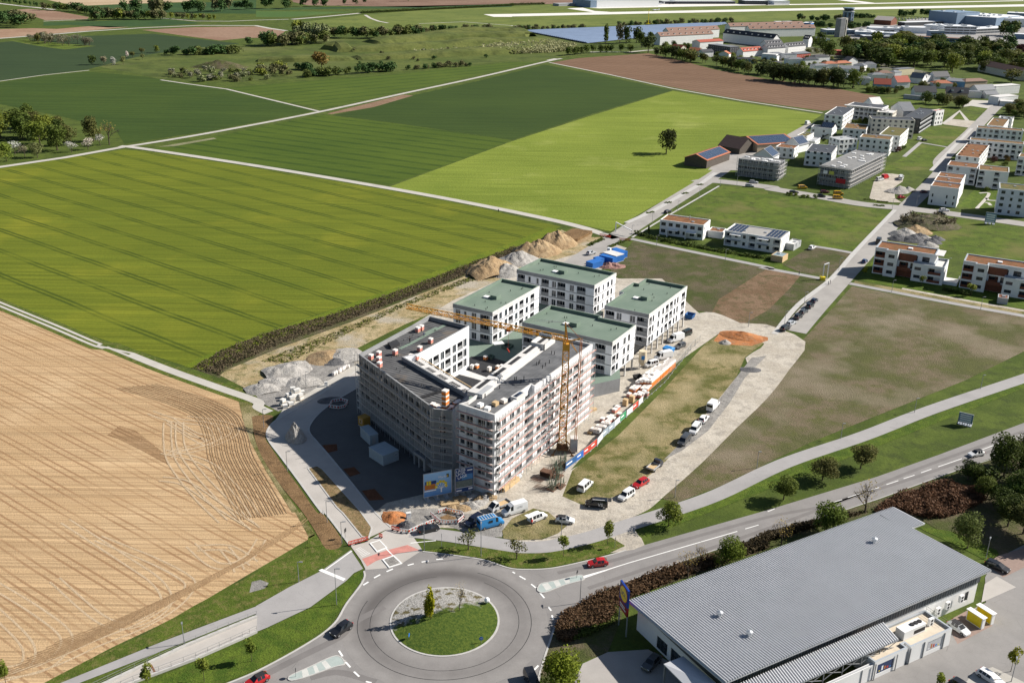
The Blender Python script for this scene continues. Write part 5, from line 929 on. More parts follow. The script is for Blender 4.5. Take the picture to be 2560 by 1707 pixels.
# ---- site cabins and containers
def cabin(label, r, h, col, cat='container', name='site_cabin', group='site cabins', win=(), rib=0.6, roofm=None, z=0.07):
    ox, oy, Lx, D, ang = r; ob = thing(name, label, cat, (ox, oy, z), ang, group); m = mat('cabin_'+'_'.join('%02d' % int(c*99) for c in col), col, 0.55, 0.4, var=0.08, scale=0.8)
    mb = MB(); mb.box(0,0,0.12,Lx,D,h)
    for k in range(int(Lx/rib)): mb.box(0.15+k*rib,-0.035,0.3,0.15+k*rib+rib*0.5,0.0,h-0.25)
    for k in range(int(D/rib)): mb.box(Lx,0.15+k*rib,0.3,Lx+0.035,0.15+k*rib+rib*0.5,h-0.25)
    part('body', mb, m, ob); mb = MB(); mb.box(-0.04,-0.06,h-0.2,Lx+0.06,D+0.04,h+0.02)
    part('roof_frame', mb, m if roofm is None else roofm, ob); mb = MB(); mb.box(-0.03,-0.05,0,Lx+0.05,D+0.03,0.16); part('base_frame', mb, M_grey, ob)
    for i in range(int(Lx/1.3)): mb = MB(); mb.box(0.2+i*1.3,0.15,h+0.02,0.28+i*1.3,D-0.15,h+0.06); part('roof_rib', mb, m if roofm is None else roofm, ob)
    for f, x, zz, w, hh in win:
        if f == 'f': part('window', winmesh(w, hh), None, ob, (x, -0.05, zz))
        elif f == 'fd': part('door', boxmesh('door', w, 0.04, hh, M_grey), None, ob, (x, -0.07, zz))
        elif f == 'r': part('window', winmesh(w, hh), None, ob, (Lx+0.05, x, zz), 90)
        elif f == 'rd': part('door', boxmesh('door', w, 0.04, hh, M_grey), None, ob, (Lx+0.08, x, zz), 90)
    return ob
BG = (0.33,0.39,0.43)
cabin('large grey-blue double site cabin on the shaded forecourt', (-34.3,215.3,5.9,4.6,-47.8), 2.7, BG, win=[('r',3.4,1.3,0.9,0.9)])
cabin('narrow grey-blue site cabin between the yellow and the double cabin', (-38,226,5.7,2.3,-57.2), 2.7, BG, win=[('rd',0.6,0.2,0.9,2.0)])
cabin('small mustard yellow site cabin in the building shadow', (-39.5,232.2,2.3,2.2,-47.3), 2.6, (0.45,0.24,0.04), win=[('f',0.6,1.0,1.2,1.1)])
CB = (0.02,0.13,0.42)
z15 = (1480,590)
cabin('small blue container nearest the rear block', (28,369.6,3.6,5.8,-47.4), 2.5, CB, name='blue_container', group='blue containers behind the rear block')
cabin('second small blue container of the front pair', (31.2,375,3.5,2.7,-51.9), 2.5, CB, name='blue_container', group='blue containers behind the rear block')
cabin('wide blue container under the lean-to roof', (33.7,377.7,6.4,3.9,-38.8), 2.6, CB, name='blue_container', group='blue containers behind the rear block')
cabin('roofed blue container with dark open end', (35.4,380.5,6.8,4.8,-45.5), 2.9, CB, name='blue_container', group='blue containers behind the rear block', roofm=M_conc_l)
cabin('upper long blue container with white end panel', (38.5,383.9,5.8,2.4,-46.8), 2.6, CB, name='blue_container', group='blue containers behind the rear block')
cabin('topmost long blue container at the plot edge', (39.4,387,6.5,2.5,-49.9), 2.6, CB, name='blue_container', group='blue containers behind the rear block')
cabin('white toilet cabin beside the blue containers', (37.8,388.7,1.2,1.4,-27.4), 2.2, (0.6,0.66,0.7), name='toilet_cabin', group=None)
def skip(label, r, h, col, cover=None):
    ox, oy, Lx, D, ang = r; ob = thing('skip', label, 'skip', (ox, oy, 0.08), ang, 'skips on the site'); m = mat('skip_'+'_'.join('%02d' % int(c*99) for c in col), col, 0.6, var=0.15)
    mb = MB(); e = 0.35; t0 = [(0,0,h),(Lx,0,h),(Lx,D,h),(0,D,h)]; b0 = [(e,e*.6,0),(Lx-e,e*.6,0),(Lx-e,D-e*.6,0),(e,D-e*.6,0)]; i0 = [(0.1,0.1,h),(Lx-0.1,0.1,h),(Lx-0.1,D-0.1,h),(0.1,D-0.1,h)]; i1 = [(e,e*.7,0.25),(Lx-e,e*.7,0.25),(Lx-e,D-e*.7,0.25),(e,D-e*.7,0.25)]
    mb.add(b0+t0+i0+i1, [f for k in range(4) for f in ((k,(k+1)%4,4+(k+1)%4,4+k),(4+k,4+(k+1)%4,8+(k+1)%4,8+k),(8+k,8+(k+1)%4,12+(k+1)%4,12+k))]+[(12,13,14,15)]); part('tub', mb, m, ob)
    if cover: mb = MB(); mb.add(t0+[(0.3,D/2,h+0.45),(Lx-0.3,D/2,h+0.45)], [(0,1,5,4),(2,3,4,5),(1,2,5),(3,0,4)]); part('cover', mb, m, ob)
skip('open blue skip beside the weedy plot', (57.8,315.3,2.9,3.1,-29.8), 1.5, (0.02,0.09,0.25))
skip('blue skip with a pitched cover by the columns', (46.3,285.1,3,2.7,-41.6), 1.6, (0.03,0.22,0.55), True)
skip('black skip under the corner of the middle block', (35,264.8,2.2,2.5,-61.3), 1.2, (0.03,0.03,0.033))
# ---- silo
p = (38.7,272.7); ob = thing('mortar_silo', 'cream mortar silo on legs beside the small white van', 'silo', p); mb = MB(); mb.tube((0,0,2.0),(0,0,5.6),1.15,16); mb.tube((0,0,0.9),(0,0,2.0),0.35,16,r2=1.15); part('tank', mb, mat('silo_cream', (0.58,0.50,0.36), 0.6), ob)
for k in range(4): a = R(45+90*k); part('leg', MB().bar((math.cos(a)*1.1,math.sin(a)*1.1,0),(math.cos(a)*1.1,math.sin(a)*1.1,2.6),0.14), M_steel, ob)
part('emblem', MB().box(-0.5,-1.19,3.2,0.5,-1.1,4.4), mat('silo_blue', (0.05,0.22,0.5), 0.6), ob)
# ---- packs and pallets
M_or = mat('orange_wrap', (0.62,0.19,0.04), 0.6, var=0.25, scale=1.5); M_wrap = mat('white_wrap', (0.72,0.68,0.64), 0.5, var=0.15, scale=1.5); M_bandw = mat('red_white_wrap', (0.55,0.22,0.18), 0.6, var=0.2, scale=2)
_pk = {}
def pack(p, z, ang, sx, sy, sz, side, top, label, group, name='insulation_pack', cat='pack'):
    ob = thing(name, label, cat, (p[0], p[1], z), ang, group); k = (round(sx,1),round(sy,1),round(sz,1),side.name,top.name)
    if k not in _pk:
        mb = MB(); mb.box(-sx/2,-sy/2,0.14,sx/2,sy/2,sz); lo = MB(); lo.box(-sx/2-0.012,-sy/2-0.012,sz*0.72,sx/2+0.012,sy/2+0.012,sz+0.012); pl = MB()
        for j in (-0.42,0,0.42): pl.box(-sx/2,j*sy-0.06,0,sx/2,j*sy+0.06,0.14)
        _pk[k] = (mb.mesh('load', [side]), lo.mesh('wrapping', [top]), pl.mesh('pallet', [M_timber]))
    for nm, me in zip(('load', 'wrapping', 'pallet'), _pk[k]): part(nm, me, None, ob)
a, b = [(33.6,256),(46,274.2)]; c_, d_ = [(38.6,256.2),(48.1,273.1)]
gp = 'orange wrapped insulation packs along the fence'
for i in range(13):
    for j in range(5):
        f = i/12.0; A = Vector(a).lerp(Vector(b), f); B = Vector(c_).lerp(Vector(d_), f); p = A.lerp(B, (j+0.5)/5)
        if i < 2 and j == 2 or rnd.random() < 0.05 or (i > 8 and j == 0): continue
        hh = 1.25 if i in (0, 1) else rnd.choice((2.0, 2.4, 2.4, 2.6)) if i < 7 else 2.5
        pack((p.x+rnd.uniform(-.08,.08), p.y+rnd.uniform(-.08,.08)), 0.09, SITE+rnd.uniform(-4,4), 1.75, 1.15, hh, M_or, M_wrap, 'orange insulation pack with white wrapping in the big block by the fence', gp)
for k, p in enumerate([(32.8,252.5),(33.6,250.7),(34.6,252.1),(35.8,253.4),(37.2,254.5),(37.8,253.3),(34.6,255.5),(35.8,251.9),(36.6,252.7)]): pack(p, 0.09, SITE+rnd.uniform(-8,8), 1.2, 1.0, 1.1, M_bandw, M_wrap, 'white wrapped brick pallet at the near end of the orange packs', 'white wrapped pallets near the fence', 'brick_pallet', 'pallet')
for p, lb in zip([(31.2,246.8),(33.2,248.9)], ('wooden crate standing in front of the white wrapped pallets', 'tall wooden crate stack beside the white wrapped pallets')): pack(p, 0.09, SITE, 1.2, 1.2, 1.9, M_timber, M_timber, lb, 'wooden crates by the fence', 'wooden_crate', 'crate')
for p in [(27.9,242.4),(28.9,239.8),(28.8,244.1),(24.2,236.7),(25.2,234.8),(26,236.1),(27,237.1),(25.8,237.4),(26.6,238.3)]: pack(p, 0.09, SITE+rnd.uniform(-8,8), 1.3, 1.1, 1.1, M_bandw, M_wrap, 'red and white wrapped brick pallet behind the banner fence', 'brick pallets behind the banner fence', 'brick_pallet', 'pallet')
for i in range(3):
    for j in range(3):
        a_, b_ = [(21.3,230.3),(24.3,233.8)]; p = Vector(a_).lerp(Vector(b_), i/2)+Vector((0.65*j, -1.0*j*0.5+0.3*j)); pack((p.x, p.y), 0.09, SITE, 1.2, 1.2, 1.3, M_eps, M_wrap, 'silver white wrapped block pallet beside the rubble trailer', 'silver wrapped pallets', 'block_pallet', 'pallet')
for p, z in [(q, 15.95) for q in [(-36.5,238.5),(-34.7,240.6),(-34.2,237),(-33.6,233.6),(-30.6,242),(-24.4,244.5),(-22,250.4),(-25.3,259.9),(-26.2,258.5)]]+[(q, 15.3) for q in [(-26.3,240.4),(-24.8,240.4)]]: pack(p, z, SITE+rnd.uniform(-6,6), 1.15, 1.0, 1.45, M_bandw, M_wrap, 'red and white pallet of stones on the black striped roof', 'stone pallets on the black roof', 'brick_pallet', 'pallet')
for k in range(4): q = (-15.2,209.8); pack(q, 15.95+k*1.25, SITE, 1.4, 1.2, 1.2, M_or, M_wrap, 'orange and white pack in the tall stack on the rounded corner roof', 'packs in the tall roof stack')
for q in [(-18.3,211.9),(-17.4,211),(-16.6,210),(-12.9,212.7),(-12.4,213.7),(-14.7,209.5),(-13.8,210.5)]: pack(q, 15.95, SITE+rnd.uniform(-30,30), 1.3, 1.0, 0.5, M_or, M_wrap, 'loose orange pack lying on the rounded corner roof', 'loose packs on the rounded corner roof')
for q, lb, m1 in zip([(-6.9,203),(-3.5,204),(-1.6,205.5),(-5.2,201.2)], ('white box on the grey roof corner', 'timber crate heap on the grey roof', 'white plastic bundle on the grey roof', 'blue and white sack heap on the grey roof edge'), (M_render, M_timber, M_wrap, M_render)): pack(q, 19.97, SITE+rnd.uniform(-10,10), 1.3, 1.1, 0.9, m1, m1, lb, 'loads on the grey roof', 'roof_load', 'load')
for q, lb in zip([(-13.1,263.1),(-11.2,260.8),(-9.9,261.3),(-7.6,267.6),(-3.9,260.7),(-2.8,261.2),(-6.3,259.6)], ('white pack below the courtyard facade', 'dark tool box on the courtyard deck', 'row of red rolls on the courtyard deck', 'orange pipe stub on the black felt', 'tall orange pack beside the gallery wall', 'flat orange pack beside the gallery wall', 'pale barrel on the courtyard deck')): pack(q, 4.05, SITE+rnd.uniform(-10,10), 1.1, 0.9, 1.2, M_or if 'orange' in lb or 'red' in lb else M_wrap, M_wrap, lb, 'loads on the courtyard deck', 'deck_load', 'load')
def curl(p, z, lb): pass
# white concrete block stacks and big bags at the gravel yard
M_blk = mat('pale_concrete_blocks', (0.60,0.59,0.56), 0.85, var=0.15, scale=2)
for p, n in (((-61.5,243.2),2),((-60.5,244.1),1),((-59.4,243.2),1),((-60.5,241.7),1),((-59.8,248.7),3),((-58.5,247.5),3),((-58.8,246.3),2),((-60.7,246.8),2),((-57.4,246.9),2),((-57.8,250.6),1),((-58.8,249.9),2),((-59.4,245),2)):
    for k in range(n): pack((p[0]+rnd.uniform(-.1,.1), p[1]), 0.08+k*0.95, rnd.uniform(20,60), 1.3, 1.1, 0.92, M_blk, M_blk, 'pale concrete block pallet stacked by the shaded road', 'concrete block pallets', 'block_pallet', 'pallet')
bag = MB(); 
for k in range(8):
    a0_ = 2*math.pi*k/8; a1_ = 2*math.pi*(k+1)/8
    for z0_, z1_, r0_, r1_ in ((0,0.5,0.48,0.58),(0.5,0.95,0.58,0.5),(0.95,1.05,0.5,0.2)): bag.quad((r0_*math.cos(a0_),r0_*math.sin(a0_),z0_),(r0_*math.cos(a1_),r0_*math.sin(a1_),z0_),(r1_*math.cos(a1_),r1_*math.sin(a1_),z1_),(r1_*math.cos(a0_),r1_*math.sin(a0_),z1_))
bag = bag.mesh('bulk_bag', [M_wrap])
a, b = [(-51.5,263.2),(-48,269.2)]
for k in range(12): p = Vector(a).lerp(Vector(b), k/11); smooth(part('bulk_bag', bag, None, None, (p.x+rnd.uniform(-.4,.4), p.y+rnd.uniform(-.4,.4), 0.08), rnd.uniform(0,90), label='white bulk bag in the row beside the building corner', cat='bag', group='white bulk bags'))
# ---- heaps
def heap(name, label, c, rx, ry, h, m, ang=0, seed=0, n=26, cat='heap', group='spoil heaps', rug=0.35, z=0.05, peaks=1):
    mb = MB(); V = []; F = []; r = random.Random(seed); pk = [(0, 0, 1.0)]+[(r.uniform(-.55,.55), r.uniform(-.45,.45), r.uniform(.5,.9)) for _ in range(peaks-1)]
    for j in range(n+1):
        for i in range(n+1):
            x = -1+2*i/n; y = -1+2*j/n; q = 0
            for px, py, ph in pk: q = max(q, ph*max(0, 1-math.hypot((x-px)/(1-abs(px)*.6), (y-py)/(1-abs(py)*.6)))**0.85)
            nz = noise.noise(Vector((x*2.3+seed*7, y*2.3, 0)))*0.5+noise.noise(Vector((x*6+seed*3, y*6, 1)))*0.28+noise.noise(Vector((x*13+seed*5, y*13, 3)))*0.13
            V.append((x*rx, y*ry, max(-0.05, h*q*(1+rug*1.5*nz)) if q > 0 else -0.05))
    for j in range(n):
        for i in range(n): a_ = j*(n+1)+i; F.append((a_, a_+1, a_+n+2, a_+n+1))
    mb.add(V, F); return part(name, mb, m, None, (c[0], c[1], z), ang, label=label, cat=cat, group=group)
M_sand = rough_mat('ochre_spoil', [(0.36,0.25,0.14), (0.44,0.33,0.20), (0.26,0.18,0.105)], 0.25, 2.0, 0.9); M_greyheap = rough_mat('grey_spoil', [(0.37,0.355,0.33), (0.47,0.45,0.42), (0.28,0.265,0.245)], 0.25, 2.0, 0.9); M_darkg = rough_mat('dark_gravel', [(0.12,0.12,0.125), (0.17,0.17,0.175)], 0.4, 3, 0.8)
heap('soil_heap', 'ochre soil heap highest of the row behind the rear block', (18.3,399.8), 9, 7, 6, M_sand, 40, 1, peaks=2)
heap('soil_heap', 'broad ochre soil heap between two other heaps', (10.4,389.3), 10, 8, 5.2, M_sand, 40, 2, peaks=3)
heap('gravel_heap', 'grey gravel heap next to the left end of the rear block', (2,376.3), 9, 7, 4.2, M_greyheap, 30, 3, peaks=3)
heap('soil_heap', 'large dark shadowed soil heap behind the left green block', (-8.4,363.3), 11, 8, 6.0, M_sand, 35, 4, peaks=3)
heap('gravel_heap', 'grey rubble heap beside the dark shadowed soil heap', (-2.5,360.9), 7, 6, 4, M_greyheap, 30, 5, peaks=2)
sheet('soil_spread', [(17.7,409.5),(25.3,422.8),(34.1,419),(32.4,408.8),(24.6,398.6),(19.4,406.4)], 0.05, rough_mat('ochre_spoil', [])); mb = MB(); mb.prism([(18.1,408.7),(25.7,421.6),(33.8,418.1),(26.7,405.2),(23,403.3)], 0.05, 1.2); part('soil_bank', mb, M_brownsoil, kind='structure')
for q, rr, hh, m, lb in (((-65.1,266),6,3.2,M_greyheap,'grey spoil heap with a dark hollow side'),((-69.5,253.3),4,2.6,M_greyheap,'grey rubble heap at the farm track end'),((-66.3,257.9),4,1.8,M_greyheap,'low grey rubble mound in the gravel yard'),((-59.4,258.2),4.5,2.6,M_greyheap,'grey gravel heap beside the lamp post'),((-55,276.4),6,3.0,M_sand,'ochre and grey twin heap above the bulk bags'),((-51.5,277.3),6,3,M_greyheap,'pale heap close to the building corner'),((-52.5,273.6),3.5,2,M_darkg,'dark gravel cone above the bulk bags')):
    heap('gravel_heap', lb, q, rr*1.15, rr*0.95, hh*0.62, m, 30, int(q[0]*3) % 50, peaks=4)
heap('rock_heap', 'tall pale rubble heap lying on the new concrete road', (-54.1,224.2), 2.6, 3.6, 4.4, M_greyheap, 30, 9, peaks=1, z=0.08)
heap('gravel_heap', 'dark gravel patch on the shaded road bend', (-49.4,246.7), 3.5, 2.2, 0.8, M_darkg, 20, 11, z=0.08)
for k, (q, rr) in enumerate((((170.8,424.2),7),((171.5,415.8),6),((176.3,421.1),4.5),((177.2,416.2),4.5),((178.3,412.9),4.5),((182.2,418.1),4),((175,407.8),4.5),((165.9,417.1),5))): heap('gravel_heap', ('dark grey gravel mound of the cluster behind the rust clad house' if k else 'highest dark gravel mound by the estate street'), q, rr, rr*0.8, rr*0.45, M_darkg if k % 3 else M_greyheap, 0, 20+k, group='dark gravel mounds' if k else 'spoil heaps')
heap('soil_heap', 'orange topped soil mound between bramble and gravel', (176.9,428.1), 8, 5, 3.5, M_sand, 10, 31, peaks=2)
heap('clay_heap', 'low orange clay heap at the end of the dirt road', (73.7,299.8), 7, 4, 1.6, M_orange, -20, 12, peaks=2, z=0.09)
heap('gravel_heap', 'small grey cone on the orange clay', (67.4,293.7), 2, 1.7, 1.2, M_greyheap, 0, 13, z=0.1)
heap('gravel_heap', 'small ring of dark stones on the dirt road', (71,272.7), 3.2, 2.0, 0.7, M_darkg, 0, 14, z=0.09)
heap('rubble_heap', 'pale rubble heap beside the parked red car in the estate', (198.1,507.2), 8, 5, 3, M_greyheap, 40, 15, peaks=3)
heap('gravel_heap', 'small dark gravel cone behind the red and white barriers', (-22.1,184.9), 2.0, 1.6, 1.3, M_darkg, 0, 16, z=0.1); heap('clay_heap', 'orange clay excavation by the white junction box', (-25.2,187.9), 2.6, 2.6, 1.0, M_orange, 0, 17, z=0.1, peaks=3)
for k, p in enumerate([(-10.7,196.4),(-8.5,197.3),(-6.7,196.5),(-5.6,197.4),(-4.5,198),(-8.3,193.8),(-10.5,192.4),(-6.9,194.6),(-12.7,191.8)]): heap('rubble_heap', 'low pale rubble mound below the billboards', p, 2.2, 1.5, 0.8, M_greyheap if k % 2 else M_sand, k*30, 40+k, 14, group='rubble mounds below the billboards', z=0.08, peaks=2)
# ---- billboards
def billboard(label, px_l, px_r, z0, z1, base, ds):
    a_, b_ = px_l, px_r; d_ = Vector(b_)-Vector(a_); ang = math.degrees(math.atan2(d_.y, d_.x)); w = d_.length; ob = thing('billboard', label, 'billboard', a_, ang, 'billboards at the building site'); h = z1-z0
    mb = MB(); mb.box(0,0,z0,w,0.12,z1); part('panel', mb, base, ob)
    mb = MB()
    for q in ((-0.08,-0.06,z0-0.08,w+0.08,0.16,z0),(-0.08,-0.06,z1,w+0.08,0.16,z1+0.08),(-0.08,-0.06,z0,0,0.16,z1),(w,-0.06,z0,w+0.08,0.16,z1)): mb.box(*q)
    part('frame', mb, M_steel, ob)
    for f in (0.15, 0.5, 0.85): mb = MB(); mb.box(w*f-0.08,0.16,0,w*f+0.08,0.32,z1); mb.bar((w*f,0.3,z1*0.8),(w*f,2.2,0),0.1); mb.box(w*f-0.5,-0.3,0,w*f+0.5,2.4,0.25); part('post', mb, M_steel, ob)
    return ob, w, h
t = NT('sky_blue_print'); g = t.sep(t.position()); M_bb1 = t.done(t.mix(t.ramp(t.math('ADD', g[2], t.math('MULTIPLY', t.noise(0.5, 3), 2.0)), 2.0, 8.0), (0.06,0.20,0.48), (0.30,0.52,0.78)), 0.5, 0.3)
M_navy = mat('navy_print', (0.015,0.05,0.17), 0.5); M_yel = mat('yellow_print', (0.70,0.55,0.02), 0.5); M_ora = mat('orange_print', (0.45,0.15,0.03), 0.5); M_pwhite = mat('white_print', (0.78,0.79,0.80), 0.5, var=0.02); M_pgrey = mat('building_print', (0.12,0.15,0.14), 0.5, var=0.4, scale=2)
bl, br = [(-19.1,194.5),(-13.1,197)]
ob, w, h = billboard('wide blue billboard with a yellow fruit tree at the site corner', bl, br, 1.4, 7.2, M_bb1, 0)
def deco(nm, q, m, y=-0.012): mb = MB(); mb.box(q[0]*w, y, 1.4+q[1]*h, q[2]*w, 0.0, 1.4+q[3]*h); return part(nm, mb, m, ob)
deco('print', (0.03,0.30,0.42,0.52), M_ora); deco('print', (0.05,0.52,0.45,0.66), M_navy, -0.014); deco('print', (0.10,0.5,0.17,0.68), M_yel, -0.02); deco('print', (0.19,0.5,0.26,0.68), M_yel, -0.02); deco('print', (0.02,0.22,0.44,0.27), M_pwhite, -0.014)
for x_, z_ in ((0.45,0.36),(0.50,0.50),(0.60,0.57),(0.71,0.55),(0.79,0.46),(0.80,0.34)): mb = MB(); mb.tube((x_*w,-0.03,1.4+z_*h),(x_*w,0,1.4+z_*h),0.36,14); part('fruit_print', mb, M_yel, ob)
mb = MB(); cxx = 0.63*w; mb.box(cxx-0.15,-0.02,1.4+0.1*h,cxx+0.15,0,1.4+0.3*h)
for x_, z_ in ((0.45,0.36),(0.50,0.47),(0.60,0.53),(0.71,0.5),(0.79,0.43),(0.80,0.34)): mb.bar((cxx,-0.015,1.4+0.27*h),(x_*w,-0.015,1.4+z_*h),0.09)
part('tree_print', mb, M_pwhite, ob); letters('Markt', 0.85, M_pwhite, ob, Matrix.Translation((0.53*w,-0.02,1.4+0.72*h)) @ UP); deco('print', (0.82,0.70,0.91,0.86), M_trim, -0.02); letters('E', 0.8, M_yel, ob, Matrix.Translation((0.835*w,-0.035,1.4+0.72*h)) @ UP)
bl, br = [(-12.2,196.7),(-8.2,198.4)]
ob, w, h = billboard('dark blue billboard reading LAGE three times next to the scaffold corner', bl, br, 1.4, 7.4, M_navy, 0)
deco('print', (0.04,0.18,0.96,0.48), M_pgrey); deco('print', (0.35,0.5,0.96,0.72), mat('blue_print', (0.06,0.20,0.42), 0.5))
for k, x_ in enumerate((0.06, 0.04, 0.14)): letters('LAGE', 0.95, M_pwhite, ob, Matrix.Translation((x_*w,-0.03,1.4+h*(0.83-0.14*k))) @ Matrix.Rotation(R(-12), 4, 'Y') @ UP)
deco('print', (0.03,0.17,0.97,0.185), M_pwhite, -0.016); deco('print', (0.66,0.86,0.94,0.90), M_pwhite, -0.016); deco('print', (0.05,0.04,0.35,0.09), M_pwhite, -0.016); deco('print', (0.72,0.05,0.95,0.12), M_pwhite, -0.016)
# small estate notice boards
for q, lb, wd, hh in (([(118.8,239.1),(121.7,237.3)], 'angular blue and white notice board on the roadside grass', 3.2, 2.6), ([(215.1,445.8),(219,443.8)], 'large blue-white estate board near the shaded apartment house', 6.0, 4.5)):
    ob, w, h = billboard(lb, q[0], q[1], 0.9, 0.9+hh, mat('board_blue', (0.12,0.22,0.33), 0.5), 0)
    for k in range(4): mb = MB(); mb.box(w*0.08,-0.012,1.1+k*hh*0.22,w*0.9,0,1.1+k*hh*0.22+hh*0.13); part('print', mb, M_pwhite, ob)
# ---- barriers
M_bw = mat('white_barrier', (0.70,0.70,0.70), 0.6); M_br = mat('red_barrier', (0.55,0.06,0.03), 0.6)
def barrier_mesh(red):
    mb = MB(); n = 6; w = 2.0
    mb.box(0,-0.03,0.82,w,0.03,1.0,1 if red else 0); mb.box(0,-0.03,0.12,w,0.03,0.26,1 if red else 0)
    for k in range(n+1): mb.box(k*(w-0.14)/n,-0.025,0.26,k*(w-0.14)/n+0.14,0.025,0.82,1 if (red or k % 2 == 0) else 0)
    mb.box(0.2,-0.35,0,0.5,0.35,0.12,2); mb.box(w-0.5,-0.35,0,w-0.2,0.35,0.12,2); return mb.mesh('site_barrier', [M_bw, M_br, M_trim])
BM = [barrier_mesh(False), barrier_mesh(True)]
def barriers(pts, red, label, group, z=0.08):
    for i in range(len(pts)-1):
        A = Vector(pts[i]); B = Vector(pts[i+1]); n = max(1, round((B-A).length/2.05)); an = math.degrees(math.atan2((B-A).y, (B-A).x))
        for k in range(n):
            p = A.lerp(B, k/n); o = part('site_barrier', BM[red], None, None, (p.x, p.y, z), an+rnd.uniform(-3,3), label=label, cat='barrier', group=group); o.scale.x = (B-A).length/n/2.05
barriers([(-33.3,176.9),(-31.4,178),(-29.4,179)], 1, 'orange-red barrier board closing the left carriageway', 'red barriers across the left carriageway')
barriers([(-27.4,180.3),(-26.6,180)], 1, 'single red barrier board standing on the median end', None); barriers([(-25.1,183.3),(-23.3,182.5)], 1, 'red barrier board beside the white barrier row', 'red barriers beside the black car')
barriers([(-23.2,182.3),(-21.2,182),(-19.3,183.9),(-16.2,186.4)], 0, 'white and red barrier board shielding the black parked car', 'white barriers by the black car')
barriers([(-17.2,189.3),(-15,186.1),(-13.1,185.9),(-11,186.2),(-9.9,188.3),(-10.3,189.6),(-14,191),(-15.6,189.9)], 0, 'white barrier board around the open pit below the billboards', 'white barriers around the pit')
barriers([(-48.8,242),(-46.1,241.3),(-44.6,242.2),(-44.2,245.2),(-46.3,246.3),(-48.5,245.4),(-48.8,242)], 0, 'white barrier board of the ring on the shaded road', 'white barriers on the shaded road')
barriers([(36.7,414.1),(38.8,413.4),(41.2,411.3)], 1, 'orange barrier closing the site road at the estate crossing', 'orange barriers at the estate crossing'); barriers([(44.6,407.9),(49.4,407.4)], 1, 'orange barrier across the road near the hedge house', 'orange barriers near the hedge house')
sheet('pit_floor', [(-15.1,188.6),(-13.6,189.7),(-11.4,188.5),(-11.9,187.5),(-14.6,187.6)], 0.1, M_brownsoil)
# ---- banner fence along the dry meadow
fp = [(13.3,210.2),(16.1,214.3),(21.8,222.9),(23.4,226.8),(28.8,236.2),(34.7,246),(37.8,251.7),(44,262.2),(48.7,272.6),(55.5,287.3),(59.5,294.7)]
M_mesh = mat('fence_wire', (0.35,0.37,0.38), 0.5); cols = [mat('banner_'+n, c, 0.6, var=0.15, scale=1.5) for n, c in (('navy', (0.03,0.10,0.25)), ('cobalt', (0.03,0.13,0.45)), ('scarlet', (0.50,0.06,0.04)), ('pale', (0.62,0.63,0.64)), ('bluegrey', (0.30,0.36,0.42)), ('green', (0.05,0.28,0.13)))]
sq = ['navy', 'cobalt', 'scarlet', 'scarlet', 'pale', 'bluegrey', 'bluegrey', 'pale', 'green', 'pale', 'scarlet', 'pale']; nb = 0
for i in range(len(fp)-1):
    A = Vector(fp[i]); B = Vector(fp[i+1]); n = max(1, round((B-A).length/3.4)); an = math.degrees(math.atan2((B-A).y, (B-A).x))
    for k in range(n):
        p = A.lerp(B, k/n); w = (B-A).length/n-0.05; has = nb < 12; cn = sq[nb] if has else None
        ob = thing('fence_panel', ('site fence panel with a '+cn+' banner, number '+['one','two','three','four','five','six','seven','eight','nine','ten','eleven','twelve'][nb]+' counted from the rack end') if has else 'plain wire site fence panel along the meadow beyond the banners', 'fence', (p.x, p.y, 0.09), an+rnd.uniform(-2,2), 'panels of the site fence'); nb += 1
        mb = MB()
        for q in (((0,0,0.15),(0,0,2.1)),((w,0,0.15),(w,0,2.1)),((0,0,2.1),(w,0,2.1)),((0,0,0.2),(w,0,0.2))): mb.tube(q[0], q[1], 0.03, 5)
        if not has:
            for j in range(9): mb.tube((w*(j+1)/10,0,0.2),(w*(j+1)/10,0,2.1),0.012,3)
        part('frame', mb, M_mesh, ob); mb = MB(); mb.box(-0.3,-0.12,0,0.3,0.12,0.16); part('foot', mb, M_conc, ob)
        if has:
            mb = MB(); mb.box(0.05,-0.03,0.3,w-0.05,-0.01,2.05); bn = part('banner', mb, cols[[c.name for c in cols].index('banner_'+cn)], ob); mb = MB(); mb.box(0.4,-0.04,1.1,w*0.6,-0.031,1.5); part('print', mb, M_pwhite, bn)
# ---- formwork prop racks, timber, mesh
M_prop = mat('green_props', (0.10,0.14,0.10), 0.6, var=0.4, scale=2); M_rebar = mat('rusty_rebar', (0.16,0.09,0.06), 0.8)
for k, (q, nn) in enumerate((((11.4,207.2),26),((12.9,213.1),26),((9.9,201.6),22),((11,210.3),22),((11.7,202.7),20))):
    ob = thing('prop_rack', ['dense rack of green formwork props beside the fence end','green prop rack nearest the crane base','green prop rack closest to the dirt road','green prop rack behind the front one','green prop rack leaning on the fence corner'][k], 'rack', q, SITE, 'racks of formwork props')
    for j in range(nn): a_ = (rnd.uniform(-1.2,1.2), rnd.uniform(-0.9,0.9)); part('prop', MB().tube((a_[0],a_[1],0),(a_[0]+rnd.uniform(-.5,.5),a_[1]+rnd.uniform(-.4,.4),rnd.uniform(1.8,3.4)),0.045,4), M_prop, ob)
    part('rack_frame', MB().box(-1.3,-1,0.1,1.3,1,0.22).box(-1.3,-1,1.0,1.3,-0.92,1.1).box(-1.3,0.92,1.0,1.3,1,1.1), M_rebar, ob)
